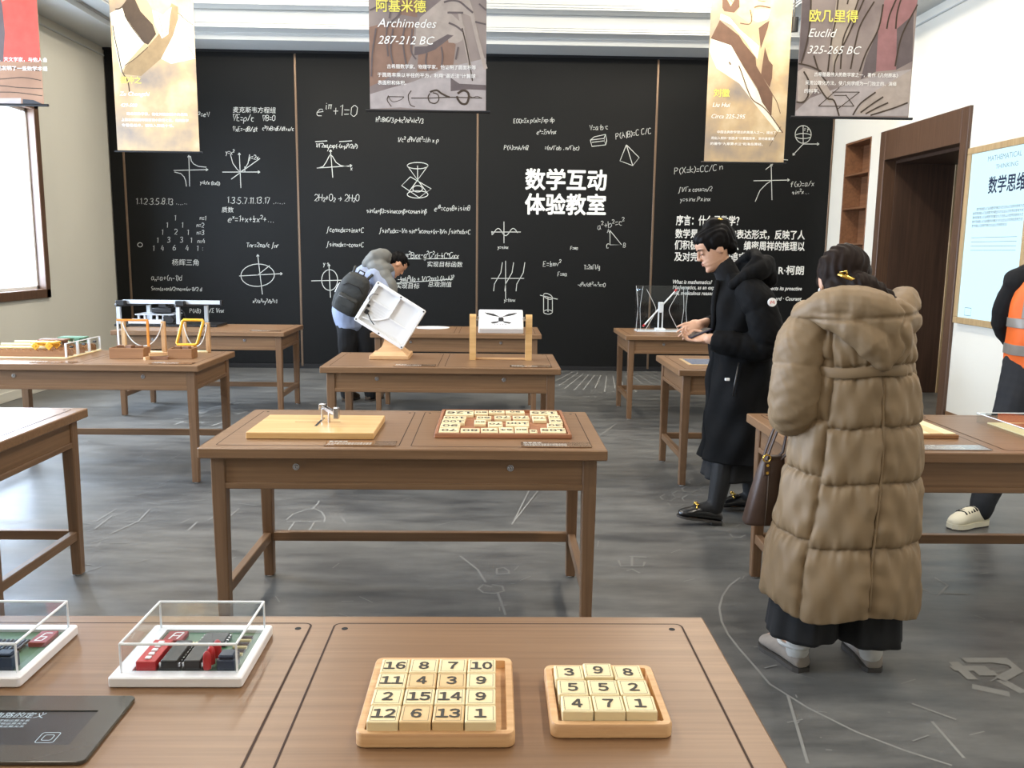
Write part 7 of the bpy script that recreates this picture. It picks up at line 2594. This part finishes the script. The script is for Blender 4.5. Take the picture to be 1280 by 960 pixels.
sh = [chain([(0, 0, 1.42), (0, 0, 1.32), (0, 0, 1.1), (0, 0, .80)], [.085, .15, .158, .16], 18), ell((.15, -.01, 1.33), (.10, .085, .08)), ell((-.15, -.01, 1.33), (.10, .085, .08)), chain([(.13, 0, 1.37), (.180, -.02, 1.30), (.220, -.09, 1.09), (.115, -.195, .955)], [.065, .068, .058, .046], 12), chain([(-.13, 0, 1.37), (-.180, -.02, 1.30), (-.220, -.09, 1.09), (-.095, -.195, .955)], [.065, .068, .058, .046], 12)]
fuse('sweatshirt', sh, 'knit_black', wo, .008, 3, wrinkle(.005, 32, 71))
key = [(.845, 0, 0, .200, .175, .175), (.95, 0, 0, .202, .180, .180), (1.10, 0, 0, .200, .178, .178), (1.25, 0, 0, .192, .168, .165), (1.34, 0, 0, .172, .145, .14), (1.40, 0, 0, .130, .11, .11), (1.435, 0, 0, .095, .085, .085)]


def vest_ring(q, a, z, d):
    g = .005*sin(4*a+11*z)+.004*sin(-7*a+19*z)
    return q+d*g


def vest_piece(a0, a1, rows, n, off=0.0, hemcut=0.0):
    """open sheet with thickness around the body between two angles"""
    vs, fs = [], []
    m = len(rows)
    for sgn in (0, 1):
        for (z, cx, cy, w, db, df) in rows:
            for k in range(n+1):
                a = a0+(a1-a0)*k/n
                c_, s_ = cos(a), sin(a)
                q = Vector((cx+w*c_, cy+(df if s_ > 0 else db)*s_, z))
                q = vest_ring(q, a, z, Vector((c_, s_, 0)))+Vector((c_, s_, 0))*(off+.004*sgn)
                if hemcut and z < .95:
                    e = abs((a-a0)/(a1-a0)-.5)*2
                    q.z += hemcut*max(0, e-.72)/.28*(.95-z)/.1
                vs.append(q)
    N = n+1
    for sgn in (0, 1):
        for i in range(m-1):
            for k in range(n):
                b0 = sgn*m*N+i*N+k
                f = (b0, b0+1, b0+N+1, b0+N)
                fs.append(f if sgn else f[::-1])
    for i in range(m-1):
        for k in (0, n):
            fs.append((i*N+k, (i+1)*N+k, m*N+(i+1)*N+k, m*N+i*N+k))
    for k in range(n):
        for i in (0, m-1):
            fs.append((i*N+k, i*N+k+1, m*N+i*N+k+1, m*N+i*N+k))
    return MB().add(vs, fs)


VR = interp_rows(key, 60)
vo = fixn(vest_piece(R(94), R(94+352), VR, 150, 0, .05).build('vest', 'vest_orange', wo, True))
for z0, z1 in ((.925, .985), (1.075, 1.13)):
    rr_ = [r_ for r_ in interp_rows(key, 240) if z0 <= r_[0] <= z1]
    fixn(vest_piece(R(94.5), R(94.5+351), rr_, 150, .0045).build('reflective_band', 'reflective_grey', vo, True))
for ac in (48, 132, 228, 312):
    rr_ = [r_ for r_ in interp_rows(key, 240) if 1.13 <= r_[0] <= 1.43]
    fixn(vest_piece(R(ac-9), R(ac+9), rr_, 8, .0045).build('reflective_brace', 'reflective_grey', vo, True))
tr = [chain([(.085, .01, .86), (.19, .17, .46), (.295, .315, .085)], [.13, .090, .060], 16), chain([(-.075, 0, .86), (-.10, 0, .46), (-.10, 0, .075)], [.13, .090, .058], 16)]
fuse('jeans', tr, 'denim_dark', wo, .008, 3, wrinkle(.006, 34, 73))
for heel, toe in (((.265, .285), (.455, .460)), ((-.10, -.07), (-.115, .19))):
    m_, MM, L_ = shoe_shapes(heel, toe, .050, .092, .022)
    so = fuse('sneaker', [m_], 'sneaker_cream', wo, .006, 2)
    sole(so, heel, toe, .053, .008, .034, 'sneaker_cream', 'midsole')
    sole(so, heel, toe, .050, 0, .010, 'sole_dark', 'outsole')
    for k in range(5):
        y = .105+k*.019
        l = MB().tube([MM @ Vector((x, y+.004*sin(x*90), .094-.20*(y-.08)-x*x*9)) for x in (-.034, -.017, 0, .017, .034)], .0045, 6)
        l.build('lace', 'black_matte', so, True)
